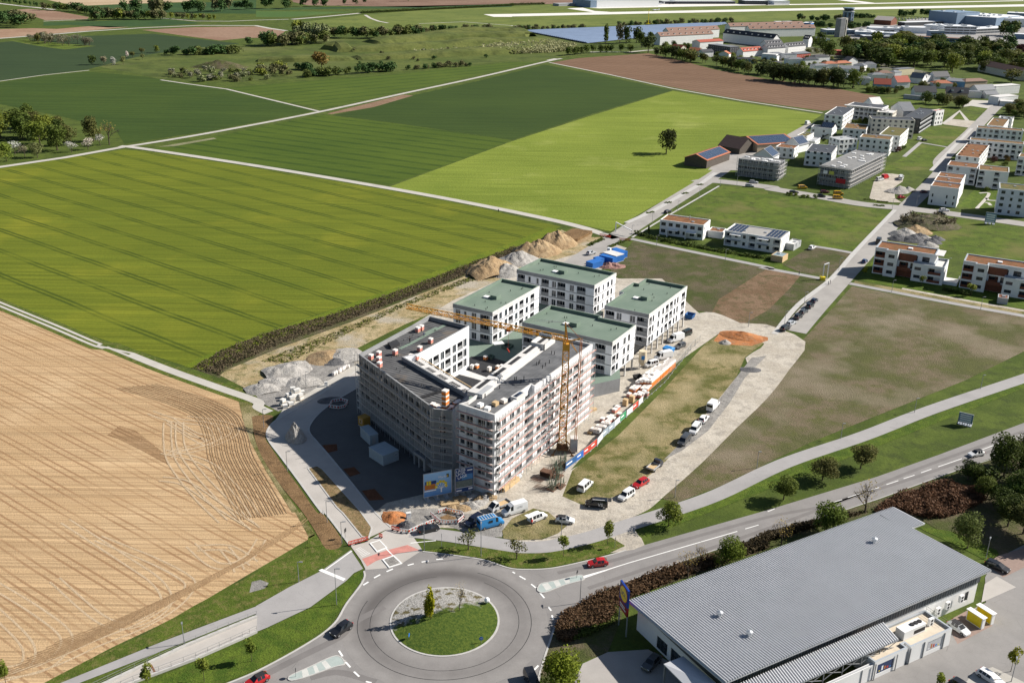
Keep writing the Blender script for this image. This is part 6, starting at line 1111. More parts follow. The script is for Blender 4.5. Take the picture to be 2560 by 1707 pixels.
for k, q in enumerate([(6.6,205.3),(7.3,201.8),(8.8,207.1)]):
    ob = thing('mesh_stack', ['upper flat stack of rusty reinforcing mesh','lower flat stack of rusty reinforcing mesh','upright bundle of dark reinforcing mesh'][k], 'mesh stack', q, SITE-90, 'reinforcing mesh stacks')
    for j in range(9): part('rod', MB().box(-1.4+j*0.34,-1.0,0.3,-1.36+j*0.34,1.0,0.36 if k < 2 else 1.8), M_rebar, ob)
    for j in range(4): part('rod', MB().box(-1.5,-0.9+j*0.6,0.36,1.5,-0.86+j*0.6,0.42), M_rebar, ob)
def timber_stack(label, q, ang, n, ln, m=M_timber, rows_=4):
    ob = thing('timber_stack', label, 'timber', q, ang, 'timber stacks on the site'); me = MB().box(0,0,0,ln,0.26,0.2).mesh('beam', [m])
    for j in range(rows_):
        for i in range(n): part('beam', me, None, ob, (rnd.uniform(-.25,.25), i*0.3+rnd.uniform(-.03,.03), j*0.24), rnd.uniform(-1.5,1.5))
timber_stack('pale timber beam stack at the foot of the scaffold corner', (-1.1,199.5), 58, 7, 6.5, rows_=5)
timber_stack('broken timber heap behind the banner fence', (20.8,241.4), 40, 5, 3.2, rows_=3); timber_stack('planks piled under the billboards', (-15,192.8), 15, 6, 4.0, rows_=2)
timber_stack('timber offcuts in the rubble trailer', (20.6,228.9), 50, 4, 2.6, rows_=3)
heap('debris_heap', 'blue-white debris heap at the scaffold foot', (0.6,207.4), 2.4, 1.6, 0.9, mat('plastic_debris', (0.45,0.48,0.50), 0.6, var=0.5, scale=4), 0, 51, 16, rug=0.8); heap('debris_heap', 'scattered pallets and rubble along the scaffold base', (5.8,215), 3.5, 1.6, 0.8, mat('rubble_mix', (0.42,0.36,0.30), 0.8, var=0.5, scale=3), 60, 52, 18, rug=0.8, peaks=3)
heap('scrap_heap', 'heap of red and grey scrap in front of the blue containers', (37.6,371.3), 6, 3, 1.6, mat('scrap_mix', (0.24,0.13,0.11), 0.7, var=0.8, scale=2), 0, 53, 22, rug=0.9, peaks=4)
# ---- lamps and signs
M_pole = mat('grey_lamp_pole', (0.26,0.27,0.28), 0.5, 0.4, 0.3)
_lm = {}
def lamp(p, h, label, ang=0, arm=1.2, group='street lamps', name='street_lamp'):
    ob = thing(name, label, 'lamp', (p[0], p[1], 0.05), ang, group); k = (h, arm)
    if k not in _lm: _lm[k] = (MB().tube((0,0,0),(0,0,h),0.085,6,r2=0.055).mesh('pole', [M_pole]), MB().bar((-0.1,0,h),(arm,0,h+0.05),0.09).mesh('arm', [M_pole]), MB().box(arm-0.7,-0.14,h+0.02,arm,0.14,h+0.12).mesh('lamp_head', [M_pole]))
    for nm, me in zip(('pole', 'arm', 'lamp_head'), _lm[k]): part(nm, me, None, ob)
for p, h, lb, an in (((-32.4,157.1),8.1,'tall lamp on the verge between cycle path and roundabout',0),((-41,164.1),4.6,'lamp on the field side of the left cycle path',0),((-57.6,145.1),4.2,'lamp on the railing of the ramp',110),((-34.8,177.7),5.2,'lamp beside the closed carriageway end',10),((-39.3,185.7),5.2,'lamp halfway along the closed carriageway',10),((-52.6,207.6),5.2,'lamp by the brown swale and new road',10),((-63.4,229.8),5.2,'lamp at the top of the brown swale',10),
    ((-17.4,175.8),6.4,'lamp behind the black car at the crossing',90),((-5.6,173.9),7.6,'tall lamp between the pine and the blue van',90),((13.9,159),5.0,'lamp at the splitter island by the brown hedge',90),((11.2,181.9),4.4,'lamp beside the white car on the dry island',0),((109.7,245.5),4.2,'lamp beside the cycle path near the manhole ring',0),((84.9,229.5),4.2,'lamp at the cycle path below the weedy plot',0),((134.8,262.1),4.2,'lamp nearest the right edge on the cycle path',0),((37.8,198.7),4.4,'lamp where dirt road meets cycle path',0),((59.7,213.1),4.4,'lamp on the weedy bank above the cycle path',0),
    ((90.3,310.4),5,'lamp beside the lowest parked car',0),((102,330),5,'lamp beside the topmost parked car',0),((126.5,371.6),5,'lamp beside the yellow lifting frame',0),((138.4,346.5),4.5,'lamp on the path below the rust clad house',0),((163.7,329.6),4.5,'lamp on the path below the second rust clad house',0),((170.2,375.4),4.5,'lamp behind the concrete ramp',0),((59.3,400.4),4.5,'lamp on the footpath by the hedge',0),((84.4,382.3),4.5,'lamp on the footpath by the white solar house',0),((77.9,308.3),5,'lamp at the end of the stripped soil',0),((50.4,413.9),5,'lamp at the estate crossing',0),((61.7,434.6),5,'lamp left of the black car on the estate street',0),((76.5,457.7),5,'lamp right of the black car on the estate street',0),((90.7,482.9),5,'lamp halfway up the estate street',0),((107,513.7),5,'lamp at the upper estate junction',0),((115.4,513.1),5,'lamp before the scaffolded house',0),((194.8,475.5),5,'lamp at the crossing below the big white terrace',0),((181.3,470),5,'lamp at the corner of the green plot',0),((-57.4,254.4),5,'lamp in the gravel yard',0),((99.2,176.4),4.6,'lamp with square sign behind the supermarket',60),((87.4,139),4.6,'lamp beside the staked young tree',60)):
    lamp(p, h, lb, an, 1.0 if h > 4.4 else 0.7)
def signpost(p, label, h, shape, m, ang=0):
    ob = thing('road_sign', label, 'sign', (p[0], p[1], 0.07), ang, 'road signs'); part('post', MB().tube((0,0,0),(0,0,h),0.04,5), M_pole, ob)
    mb = MB(); mb.tube((0,-0.05,h-0.35),(0,-0.08,h-0.35),0.38,16) if shape == 'o' else mb.box(-0.4,-0.08,h-0.9,0.4,-0.05,h)
    part('sign_face', mb, m, ob); return ob
M_sblue = mat('sign_blue', (0.02,0.13,0.45), 0.5)
o = signpost((-4.6,146.6), 'round blue arrow sign on the roundabout lawn', 1.5, 'o', M_sblue, 0); part('arrow', MB().box(-0.22,-0.095,1.11,0.12,-0.085,1.19).add([(0.1,-0.09,1.02),(0.28,-0.09,1.15),(0.1,-0.09,1.28)], [(0,1,2)]), M_pwhite, o)
signpost((-17.7,147.3), 'blue sign edge-on at the roundabout kerb', 1.4, 'o', M_sblue, 80); signpost((13.7,167), 'dark round sign on the right splitter island', 1.8, 'o', M_trim, 60); signpost((-36,137), 'round sign on the lower left splitter island', 1.9, 'o', M_trim, 100); signpost((22.2,177.8), 'give way sign post on the verge by the track mouth', 2.6, 'o', M_trim, 80)
signpost((-34.4,179.7), 'dark double sign beside the red barrier', 2.4, 'q', M_trim, 70); signpost((-13.9,176.8), 'bare sign post in front of the white ring barriers', 3.4, 'o', M_pole, 90); signpost((-11,177.5), 'thin post beside the pine', 2.4, 'o', M_pole, 90)
p = (-3.9,158.1); ob = thing('globe_lamp', 'white globe on the roundabout lawn', 'lamp', (p[0], p[1], 0.4)); mb = MB()
for i in range(8):
    for j in range(6):
        def sp(i, j): a_ = 2*math.pi*i/8; b_ = math.pi*j/6; return (0.55*math.sin(b_)*math.cos(a_), 0.55*math.sin(b_)*math.sin(a_), 0.6-0.55*math.cos(b_))
        mb.quad(sp(i,j), sp(i+1,j), sp(i+1,j+1), sp(i,j+1))
smooth(part('globe', mb, M_pwhite, ob)); part('post', MB().tube((0,0,-0.2),(0,0,0.2),0.08,6), M_pole, ob)
# ramp railing
def railing(pts, label, z=0.55, n=10, name='railing'):
    O = pts[0]; ob = thing(name, label, 'railing', (O[0], O[1], z)); q = [(p[0]-O[0], p[1]-O[1]) for p in pts]
    for i in range(len(q)-1):
        A = Vector(q[i]); B = Vector(q[i+1]); k = max(2, round((B-A).length/2.2))
        part('hand_rail', MB().tube((*A, 1.0), (*B, 1.0), 0.03, 5).tube((*A, 0.5), (*B, 0.5), 0.025, 5), M_pole, ob)
        for j in range(k): part('baluster', MB().tube((*A.lerp(B, j/k), 0), (*A.lerp(B, j/k), 1.0), 0.03, 5), M_pole, ob)
railing(rp, 'steel railing on the upper wall of the ramp'); railing(rq, 'steel railing on the lower wall of the ramp', 0.5)
# height-limit gantry and lifting frame
p = (44.2,421.4); q = (50.6,414.9); ob = thing('barrier_gate', 'white raised barrier arm at the field path end', 'barrier', p); part('post', MB().box(-0.2,-0.2,0,0.2,0.2,4.2), M_pwhite, ob); d_ = Vector(q)-Vector(p); part('boom', MB().bar((0,0,4.2),(d_.x,d_.y,2.4),0.35), M_pwhite, ob)
p = (116.8,359.7); ob = thing('lifting_frame', 'white goal-shaped frame with yellow foot at the footpath end', 'frame', p); part('upright', MB().bar((0,0,0),(0,0,6.0),0.25), M_pwhite, ob); part('upright', MB().bar((2.0,1.0,0),(2.0,1.0,6.4),0.25), M_pwhite, ob); part('crossbar', MB().bar((0,0,6.0),(2.0,1.0,6.4),0.3), M_pwhite, ob); part('base_block', MB().box(-0.9,-0.8,0,0.9,0.8,1.2), M_yel, ob)
p = (-21.9,188); ob = thing('junction_box', 'small white electrical cabinet on the gravel forecourt', 'cabinet', (p[0], p[1], 0.08), 20); part('housing', MB().box(-0.5,-0.35,0,0.5,0.35,1.3), M_render, ob); part('lid', MB().box(-0.56,-0.4,1.3,0.56,0.4,1.38), M_conc_l, ob)
p = (-52.1,255.9); ob = thing('junction_box', 'white electrical cabinet on the pavement beside the shaded road', 'cabinet', (p[0], p[1], 0.08), 20); part('housing', MB().box(-0.4,-0.3,0,0.4,0.3,1.3), M_render, ob); part('lid', MB().box(-0.46,-0.35,1.3,0.46,0.35,1.38), M_conc_l, ob)
# ================================================================ SUPERMARKET (local x along the road side, y away from the road)
M_roofm = mat('corrugated_roof_metal', (0.47,0.48,0.50), 0.5, 0.4, 0.1, var=0.06, scale=0.2); M_clad = mat('anthracite_wall_panels', (0.075,0.085,0.095), 0.5, 0.4, var=0.15)
S = thing('supermarket', 'supermarket with a large grey ribbed metal roof', 'shop', (22.0, 151.7), 29.67)
RL = -26.5; zr = lambda y: 6.0+1.5*(-y)/26.5
mb = MB(); pl = [(0,RL),(65.8,RL),(65.8,-8),(69.8,-8),(69.8,0),(0,0)]
mb.add([(x,y,zr(y)) for x, y in pl]+[(x,y,zr(y)-0.3) for x, y in pl], [tuple(range(6)), tuple(range(11,5,-1))]+[(i,6+i,6+(i+1)%6,(i+1)%6) for i in range(6)]); rf = part('roof', mb, M_roofm, S)
def rib(y0, y1, h=0.25, w=0.14, z=zr):
    mb = MB(); mb.add([(-w,y0,z(y0)),(-w*.55,y0,z(y0)+h),(w*.55,y0,z(y0)+h),(w,y0,z(y0)),(-w,y1,z(y1)),(-w*.55,y1,z(y1)+h),(w*.55,y1,z(y1)+h),(w,y1,z(y1))], [(0,1,5,4),(1,2,6,5),(2,3,7,6),(3,2,1,0),(4,5,6,7)]); return mb.mesh('roof_rib', [M_roofm])
r1 = rib(RL-0.05, 0.05); r2 = rib(-7.95, 0.05); n = int(65.4/0.53)
for k in range(n+8):
    x = 0.3+k*0.53
    if x < 69.6: part('roof_rib', r1 if x < 65.7 else r2, None, rf, (x, 0, 0.004))
mb = MB()
for k in range(130): mb.box(0.15+k*0.53,-0.35,6.02,0.36+k*0.53,0.12,6.2)
part('snow_guard', mb, M_steel, S)
facs = MB(); lo = [(1.5,-25.3),(64.3,-25.3),(64.3,-1.2),(1.5,-1.2)]
ops = {0: [(59.5,1.2,1.1,2.1,'d'), (0.4,0.2,20,2.6,'n',0.4)], 3: [(6.0,0.3,3.0,2.6,'w'), (10,0.3,7,2.8,'w')]}
for i in range(4):
    a = Vector(lo[i]); b = Vector(lo[(i+1) % 4]); u = (b-a).normalized(); facade(facs, a, u, (b-a).length, 0, 4.6, ops.get(i, [])); put_openings(S, a, u, ops.get(i, []), M_framed)
part('wall', facs, M_render, S)
mb = MB(); mb.box(1.3,-25.5,4.6,64.5,-25.25,7.25); mb.box(64.25,-25.5,4.6,64.5,-1.0,6.3); mb.box(1.3,-25.5,4.6,1.55,-1.0,6.2); part('upper_cladding', mb, M_clad, S)
st = MB().box(0,-0.07,0,0.22,0,2.55).mesh('cladding_rib', [mat('cladding_rib', (0.16,0.18,0.20), 0.5)])
for k in range(88): part('cladding_rib', st, None, S, (1.5+k*0.71,-25.5,4.65))
# low front canopy
zc = lambda y: 6.1-0.33*(RL-y)
mb = MB(); cp = [(-4,-30.2),(36.6,-30.2),(36.6,-26.6),(0.2,-26.6),(0.2,-16),(-4,-16)]; mb.add([(x,y,min(5.2,zc(y)) if x<0.3 and y>-26 else zc(y)) for x, y in cp]+[(x,y,(min(5.2,zc(y)) if x<0.3 and y>-26 else zc(y))-0.2) for x, y in cp], [tuple(range(6)), tuple(range(11,5,-1))]+[(i,6+i,6+(i+1)%6,(i+1)%6) for i in range(6)]); cn = part('canopy_roof', mb, M_roofm, S)
r3 = rib(-30.25,-26.6,z=zc)
for k in range(70): part('roof_rib', r3, None, cn, (-0.2+k*0.53, 0, 0.004))
for k in range(9): part('canopy_truss', MB().bar((0,-30.0,2.4),(0,-30.0,4.8),0.14).bar((0,-30.0,4.6),(4.4,-30.0,3.0),0.1).bar((0,-30,3.0),(4.4,-30,4.6),0.1), M_pole, S, (-3.6+k*4.5, 0, 0))
part('canopy_post', MB().box(-3.9,-16.3,0,-3.6,-16.0,5.0), M_pole, S)
# flat annex, screen wall
mb = MB(); an = [(29.5,-31.6),(37.6,-31.6),(37.6,-30.4),(38.2,-30.4),(38.2,-31.7),(49.1,-31.7),(49.1,-25.6),(29.5,-25.6)]
shell(S, an, 0, 3.8, {0: [(0.8,0.9,4.2,2.0,'n',0.12)], 4: [(4.6,0.9,4.0,2.1,'n',0.12)]}, M_render, mat('pale_gravel_roof', (0.55,0.48,0.38), 0.9, var=0.12), 0.45, 0.35, mat('grey_coping', (0.34,0.37,0.40), 0.6), wname='annex_wall')
for x, w in ((30.4,3.9),(42.9,3.7)):
    pn = part('poster', MB().box(0,-0.03,0,w,0,1.8), mat('poster_dark' if x < 35 else 'poster_pale', (0.03,0.05,0.12) if x < 35 else (0.45,0.46,0.48), 0.5), S, (x,-31.55 if x < 35 else -31.65,1.0))
    for k in range(5): part('print', MB().box(w*(0.1+0.17*k),-0.04,0.3,w*(0.2+0.17*k),-0.031,0.5+0.25*((k*7)%4)), [M_yel, M_pwhite, M_ora, mat('print_red', (0.5,0.05,0.04), 0.5), mat('print_blue', (0.05,0.2,0.5), 0.5)][(k+(x > 35)) % 5], pn)
for x in (29.6,34.9,38.3,41.9,47.2): part('drain_pipe', MB().box(-0.08,-0.12,0,0.08,0,3.5), M_pole, S, (x,-31.72,0))
shell(S, [(-3,-31.5),(29.4,-31.5),(29.4,-30.9),(-3,-30.9)], 0, 3.3, {}, M_render, M_grey, 0.1, 0.1, wname='screen_wall')
for k in range(5): part('drain_pipe', MB().box(-0.07,-0.1,0,0.07,0,3.2), M_pole, S, (1+k*6.4,-31.5,0))
for x, y, lb in ((11.2,-12.1,'a'),(11.8,-19.1,'b'),(54.5,-8.2,'c')):
    z = zr(y); v_ = part('roof_vent', MB().tube((0,0,0),(0,0,0.75),0.42,12,r2=0.36).tube((0,0,0.75),(0,0,0.9),0.36,12,r2=0.62).tube((0,0,0.9),(0,0,1.12),0.62,12,r2=0.55).tube((0,0,1.12),(0,0,1.3),0.55,12,r2=0.1), M_steel, S, (x,y,z))
cu = part('condenser_unit', MB().box(0,0,0,5.6,1.9,1.75), M_render, S, (38.8,-29.6,3.4))
for k in range(3): part('fan', MB().tube((3.0+k*0.95,0.95,1.75),(3.0+k*0.95,0.95,1.95),0.42,12), M_trim, cu)
part('fan_grille', MB().box(2.6,-0.02,0.4,5.5,0.0,1.2), M_trim, cu)
for x, y, z, w in ((46.2,-28.6,3.4,1.1),(52.0,-25.8,1.8,1.0),(54.6,-25.8,2.2,1.0),(58.4,-25.8,2.4,1.0)):
    u_ = part('air_conditioner', MB().box(0,-0.5,0,w,0,1.5), M_render, S, (x,y,z)); part('fan', MB().tube((w/2,-0.52,0.4),(w/2,-0.5,0.4),0.28,10).tube((w/2,-0.52,1.1),(w/2,-0.5,1.1),0.28,10), M_trim, u_)
railing([(22.0+49.0*math.cos(R(29.67))+26*math.sin(R(29.67)), 151.7+49*math.sin(R(29.67))-26*math.cos(R(29.67))), (22.0+49.0*math.cos(R(29.67))+30.5*math.sin(R(29.67)), 151.7+49*math.sin(R(29.67))-30.5*math.cos(R(29.67)))], 'grey railing on the flat annex roof', 3.8)
def sw(x, y): c, s = math.cos(R(29.67)), math.sin(R(29.67)); return (22.0+x*c-y*s, 151.7+x*s+y*c)
for x, lb in ((58.2,'front yellow parcel locker with white frame beside the white coupe'),(60.9,'rear yellow parcel locker with white frame by the wall')):
    p = sw(x,-31.6); ob = thing('parcel_locker', lb, 'locker', (p[0],p[1],0.08), 29.67+90, 'parcel lockers'); part('cabinet', MB().box(0,-0.8,0,3.4,0,2.3), M_render, ob)
    for i in range(6):
        for j in range(4): part('locker_door', boxmesh('locker_door', 0.49, 0.03, 0.49, M_yel), None, ob, (0.2+i*0.51,0.0,0.15+j*0.51)); 
        for j in range(4): part('locker_door', boxmesh('locker_door', 0.49, 0.03, 0.49, M_yel), None, ob, (0.2+i*0.51,-0.83,0.15+j*0.51))
    part('top', MB().box(-0.15,-1.0,2.3,3.55,0.2,2.42), M_render, ob)
# pylon sign
p = sw(-0.9,1.5); ob = thing('pylon_sign', 'tall blue sign with a yellow disc reading LIDL by the supermarket', 'sign', (p[0],p[1],0), 29.67-90-12)
M_lb = mat('sign_deep_blue', (0.01,0.04,0.24), 0.45); M_lr = mat('sign_dark_red', (0.22,0.015,0.02), 0.45)
part('panel', MB().box(0,0,6.3,3.6,0.35,10.0), M_lb, ob); part('lower_panel', MB().box(0,0,4.4,3.6,0.35,6.3), M_lr, ob)
for x in (0.0, 3.45): part('post', MB().box(x,0.1,0,x+0.15,0.3,4.4), M_steel, ob)
part('disc', MB().tube((1.8,-0.03,8.2),(1.8,0,8.2),1.6,28), mat('sign_red_rim', (0.5,0.03,0.03), 0.5), ob); part('disc', MB().tube((1.8,-0.05,8.2),(1.8,-0.03,8.2),1.48,28), mat('sign_yellow', (0.85,0.60,0.05), 0.45), ob)
letters('LIDL', 1.15, M_lb, ob, Matrix.Translation((0.62,-0.06,7.8)) @ UP, ext=0.012)
for z_, w_ in ((5.5,2.2),(5.0,2.6)): part('print', MB().box(0.4,-0.012,z_,0.4+w_,0,z_+0.24), M_pwhite, ob)
# ================================================================ NEW ESTATE
GE = 'buildings of the new estate'
def eb(label, r, h, cols=None, rcols=None, wall=M_render, roof=M_sedum2, nst=3, cap=None, rail=None, name='apartment_house', fm=M_framed, drop=0.35, group=GE, sh=3.0, z0=0.3):
    ox, oy, Lx, D, ang = r; ob = thing(name, label, 'building', (ox, oy), ang, group); zs = [z0+sh*k for k in range(nst)]
    def spread(Ln, c):
        if c is None: c = [('w', 1.3), ('w', 1.6)]
        n = max(1, int(Ln/3.1)); out = []; st = Ln/n
        for k in range(n):
            kd, w = c[k % len(c)]
            if kd: out.append((round(st*(k+0.5)-w/2, 2), w, kd, 0.15 if kd == 'l' else 0.75, 2.2 if kd == 'l' else 1.5))
        return out
    shell(ob, rectpoly(Lx, D), 0, h, {0: pat(spread(Lx, cols), zs), 1: pat(spread(D, rcols), zs), 3: pat(spread(D, rcols), zs)}, wall, roof, drop, 0.3, cap, fm=fm, rail=rail or M_grey)
    r_ = random.Random(int(ox)); n = max(1, int(Lx*D/140))
    for k in range(n): roof_unit(ob, r_.uniform(0.2,0.7)*Lx, r_.uniform(0.25,0.7)*D, h-drop, 1.1, 1.1, 0.35, M_steel)
    return ob
t = NT('solar_cells'); g = t.sep(t.new('ShaderNodeTexCoord').outputs['Object']); lx = t.ramp(t.math('PINGPONG', g[0], 0.5), 0.0, 0.035, 1, 0); ly = t.ramp(t.math('PINGPONG', g[1], 0.85), 0.0, 0.035, 1, 0)
M_pv = t.done(t.mix(t.math('MAXIMUM', lx, ly), (0.035,0.055,0.095), (0.25,0.28,0.32)), 0.12, 0.7)
def pv_table(root, x, y, z, w, d, tilt=0): 
    o = part('solar_panel', boxmesh('solar_panel', w, d, 0.06, M_pv), None, root, (x, y, z)); o.rotation_euler = (R(tilt), 0, 0); return o
o = eb('white two-storey house with red sedum roof behind the hedge', (62.8,418.6,19.2,10.4,-25.6), 6.6, [('w',2.0),('w',1.8)], [('w',0.9)], roof=M_sedum, nst=2)
for x in (4, 12): part('porch_roof', MB().box(x,-2.6,2.9,x+4.5,0,3.15), M_render, o); part('porch_wall', MB().box(x,-2.6,0,x+0.25,0,2.9), M_render, o)
part('chimney', MB().tube((11,7,6.2),(11,7,8.0),0.2,8), M_steel, o)
eb('low white garage with orange sedum roof between two white houses', (83.1,415.6,6.4,6.5,-24.6), 3.0, [(None,1)], [('w',0.9)], roof=M_sedum, nst=1, name='garage')
o = eb('white two-storey house with a grey roof full of solar panels', (87.8,403.7,23.6,13.2,-29.4), 6.4, [('l',2.6),('w',1.2),('w',1.2)], [('w',0.8)], roof=mat('grey_gravel_roof', (0.30,0.29,0.27), 0.9), nst=2)
Lh = (87.8,403.7,23.6,13.2,-29.4)
for i in range(4):
    for j in range(5): pv_table(o, 1.2+i*1.5, 1.2+j*Lh[3]/5.6, 6.3, 1.2, 1.5, 10); pv_table(o, Lh[2]-6.6+i*1.5, 1.2+j*Lh[3]/5.6, 6.3, 1.2, 1.5, 10)
for x in (2.5, Lh[2]*0.6): part('awning', MB().box(x,-1.6,5.3,x+4.6,0,5.45), M_render, o); part('balcony', MB().box(x,-1.5,2.9,x+4.6,0,3.1), M_grey, o)
eb('light metal carport beside the solar panel house', (112.2,399.3,3.8,8.4,-35.3), 2.7, [(None,1)], [('g',1.8)], wall=M_grey, roof=M_conc_l, nst=1, name='carport'); eb('brown garden shed with blue-grey roof at the footpath', (102.6,382.8,4.8,6,-34.5), 2.5, [(None,1)], [(None,1)], wall=M_timber, roof=mat('bluegrey_sheet', (0.22,0.29,0.32), 0.6), nst=1, name='garden_shed', drop=0.1)
# rust clad houses (a pair built alike)
def rust_house(label, pos, ang):
    ob = thing('apartment_house', label, 'building', pos, ang, GE); Lx, D, h = 21.5, 11.5, 10.4; zs = [0.4, 3.5, 6.6]
    shell(ob, [(4.2,-0.6),(8.6,-0.6),(8.6,2.4),(Lx,2.4),(Lx,D),(0,D),(0,0.8),(4.2,0.8)], 0, h, {0: pat([(1.1,2.2,'w',0.8,1.3)], zs), 2: pat([(0.6,3.2,'l'),(4.6,2.2,'w',0.2,2.1),(8.4,2.6,'w',0.2,2.1)], zs), 6: pat([(0.3,3.5,'l')], zs), 5: pat([(3,1.2,'w')], zs)}, M_render, M_sedum, 0.4, 0.5, mat('grey_coping', (0,0,0)), rm=M_rust, rail=M_rust, fm=M_framed)
    part('rust_cladding', MB().box(8.65,2.3,0.1,Lx-4.0,2.38,2.9).box(8.65,2.3,6.3,15,2.38,9.2).box(8.65,1.2,3.0,Lx-8,1.3,4.1), M_rust, ob); part('balcony_slab', MB().box(8.65,0.9,2.75,14.5,2.35,3.0), M_rust, ob)
    shell(ob, [(14.4,-0.9),(25.6,-0.9),(25.6,D-0.3),(Lx+0.05,D-0.3),(Lx+0.05,2.35),(14.4,2.35)], 0, 7.0, {0: pat([(0.8,2.3,'w',0.9,1.2),(5.6,4.6,'l')], zs[:2]), 1: pat([(4,0.6,'w'),(8,0.6,'w')], zs[:2])}, M_render, M_conc_l, 0.8, 0.35, mat('grey_coping', (0,0,0)), rail=M_rust, fm=M_framed, wname='terrace_wall')
    part('roof_overhang', MB().box(Lx-0.1,3,9.9,Lx+2.6,D-0.5,10.2), M_conc_l, ob); part('roof_dome', MB().box(11,6,10,12.6,7.4,10.5), M_render, ob); return ob
h1 = [(138.1,368.4),(155.5,358.8)]; ra = math.degrees(math.atan2(h1[1][1]-h1[0][1], h1[1][0]-h1[0][0])); rust_house('white and rust clad apartment house nearest the estate street', h1[0], ra); h2 = (165.3,352.7); rust_house('white and rust clad apartment house cut by the right edge', h2, ra)
ra_ = [(159.9,357.5),(170.5,375.5)]; o = thing('ramp_walls', 'white concrete garage ramp between the two rust clad houses', 'ramp', (160.7,357.5), ra)
for q in ((0,0,0.3,9),(5.2,0,5.5,9),(0,-0.3,5.5,0)): part('ramp_wall', MB().box(q[0],q[1],0,q[2],q[3],1.3), M_render, o)
part('ramp_floor', MB().box(0.3,0,0,5.2,9,0.12), M_conc_l, o); eb('small red-roofed bin house below the second rust clad house', (172.2,336.1,3.4,4.2,-25.3), 2.4, [(None,1)], [(None,1)], wall=M_grey, roof=M_rust, nst=1, name='bin_store', drop=0.1)
# blocks north of the building yard
W2 = [('w',1.3),('w',1.8),('w',1.2)]; LW_ = [('l',2.5),('w',1.2),('w',1.7)]
eb('long white block with dark solar roof at the meadow edge', (210.7,692.3,12.3,39.7,-27.7), 9.5, [('w',1.6)], LW_, roof=M_dark, nst=3); o = eb('white block with slanted posts under its thin roof', (238.4,733.8,25,16.4,-34.4), 10, [('l',2.6)], W2, roof=M_dark, nst=3)
for k in range(6): part('slanted_post', MB().bar((5+k*4.2,-2.4,0),(6+k*4.2,-0.6,9.6),0.22), M_pwhite, o)
part('roof_edge', MB().box(-1,-3.0,9.7,30,0.2,10.1), M_conc_l, o)
eb('tall cream block with balconies facing the yard', (232.5,661.6,27.1,12,-9.7), 12, W2, W2, roof=M_dark, nst=4, wall=M_cream); eb('white block with a green sedum roof in the estate middle', (223.4,618.8,12.3,33.7,-28.5), 9.5, W2, W2, roof=M_sedum3)
eb('white block with brown roof beside the grey concrete shell', (207.1,605.7,17.8,12.7,-26.4), 10, W2, LW_, roof=M_sedum2); eb('lower white wing with dark windows left of the brown roof', (193.7,599.8,13.1,10,21.5), 9, [('l',2.4),('w',1.4)], W2, roof=M_grey); eb('white row house with brown sedum terrace roof', (212.3,654.1,14.2,20.6,-22.2), 7, W2, W2, roof=M_sedum2, nst=2)
eb('dark-roofed block with white balcony bands', (260.6,682.6,11.7,51.4,-32.3), 10, [('w',1.4)], [('l',2.7)], roof=M_dark, rail=M_pwhite, wall=M_dark); eb('white end of the balcony block next to the meadow', (290.9,712.2,3.8,10.1,-53.3), 10.4, W2, W2, roof=M_brick, nst=3); eb('low cream link between the white blocks', (252.3,710.7,10.9,15.5,-29.7), 9, W2, W2, wall=M_cream, roof=M_conc_l)
eb('white cube house with a set-back upper floor', (164.6,567.7,14.5,25.4,-23.5), 8.2, [('w',1.5)], W2, roof=M_dark); eb('white house with orange sedum strip before the gable house', (153.3,590.2,11,11.3,-28.3), 6.2, [('w',1.4)], [('w',1.2)], roof=M_sedum, nst=2); eb('white flat house behind the solar gable', (176.3,630.8,6.4,15.6,-31.3), 5.8, [('w',1.0)], [('w',1.0)], roof=M_sedum3, nst=2); eb('white garage row beside the flat house', (181.8,627.1,5.2,15,-28.1), 3.2, [(None,1)], [('g',2.0)], roof=M_grey, nst=1, name='garage')
o = eb('long white house with external stair at the meadow edge', (191.7,655.4,13.4,10,-25.6), 7, [('w',1.4),(None,1)], W2, roof=M_dark, nst=2); part('stair', MB().add([(6,-1.2,0),(7,-1.2,0),(12,-1.2,3.4),(11,-1.2,3.4),(6,0,0),(7,0,0),(12,0,3.4),(11,0,3.4)], [(0,1,2,3),(4,5,6,7),(0,3,7,4),(1,2,6,5)]), M_trim, o)
# concrete shells in scaffolding
def cshell(label, slabel, r, h, n):
    ox, oy, Lx, D, ang = r; ob = thing('concrete_shell', label, 'building', (ox, oy), ang, GE)
    ed = {0: pat([(0.5+k*3.2,2.5,'l',0.1,2.4) for k in range(int((Lx-1)/3.2))], [0.3+3*k for k in range(n)]), 1: pat([(0.5+k*3.2,2.5,'l',0.1,2.4) for k in range(int((D-1)/3.2))], [0.3+3*k for k in range(n)])}
    shell(ob, rectpoly(Lx, D), 0, h, ed, M_conc, mat('wet_slab', (0.20,0.20,0.195), 0.8, var=0.3, scale=0.4), 0.3, 0.3); c, s = math.cos(R(ang)), math.sin(R(ang)); W_ = lambda x, y: (ox+x*c-y*s, oy+x*s+y*c)
    scaffold(slabel, [W_(-0.4,-0.5), W_(Lx+0.5,-0.5), W_(Lx+0.5,D)], h+0.2, 2.0, 3.0, M_steel); rr = random.Random(3)
    for k in range(16): roof_unit(ob, rr.uniform(1,Lx-3), rr.uniform(1,D-3), h-0.3, 2.0, 1.4, 0.35, M_render, 'roof_load')
    return ob
cshell('grey concrete shell standing next to the barns', 'steel scaffold around the concrete shell by the barns', (120.5,537.7,22.1,11.8,-29.6), 9.4, 3); o = cshell('long grey concrete shell beside the building yard', 'steel scaffold around the long concrete shell by the yard', (159.8,520.2,15.9,55.2,-36.2), 10.2, 3)
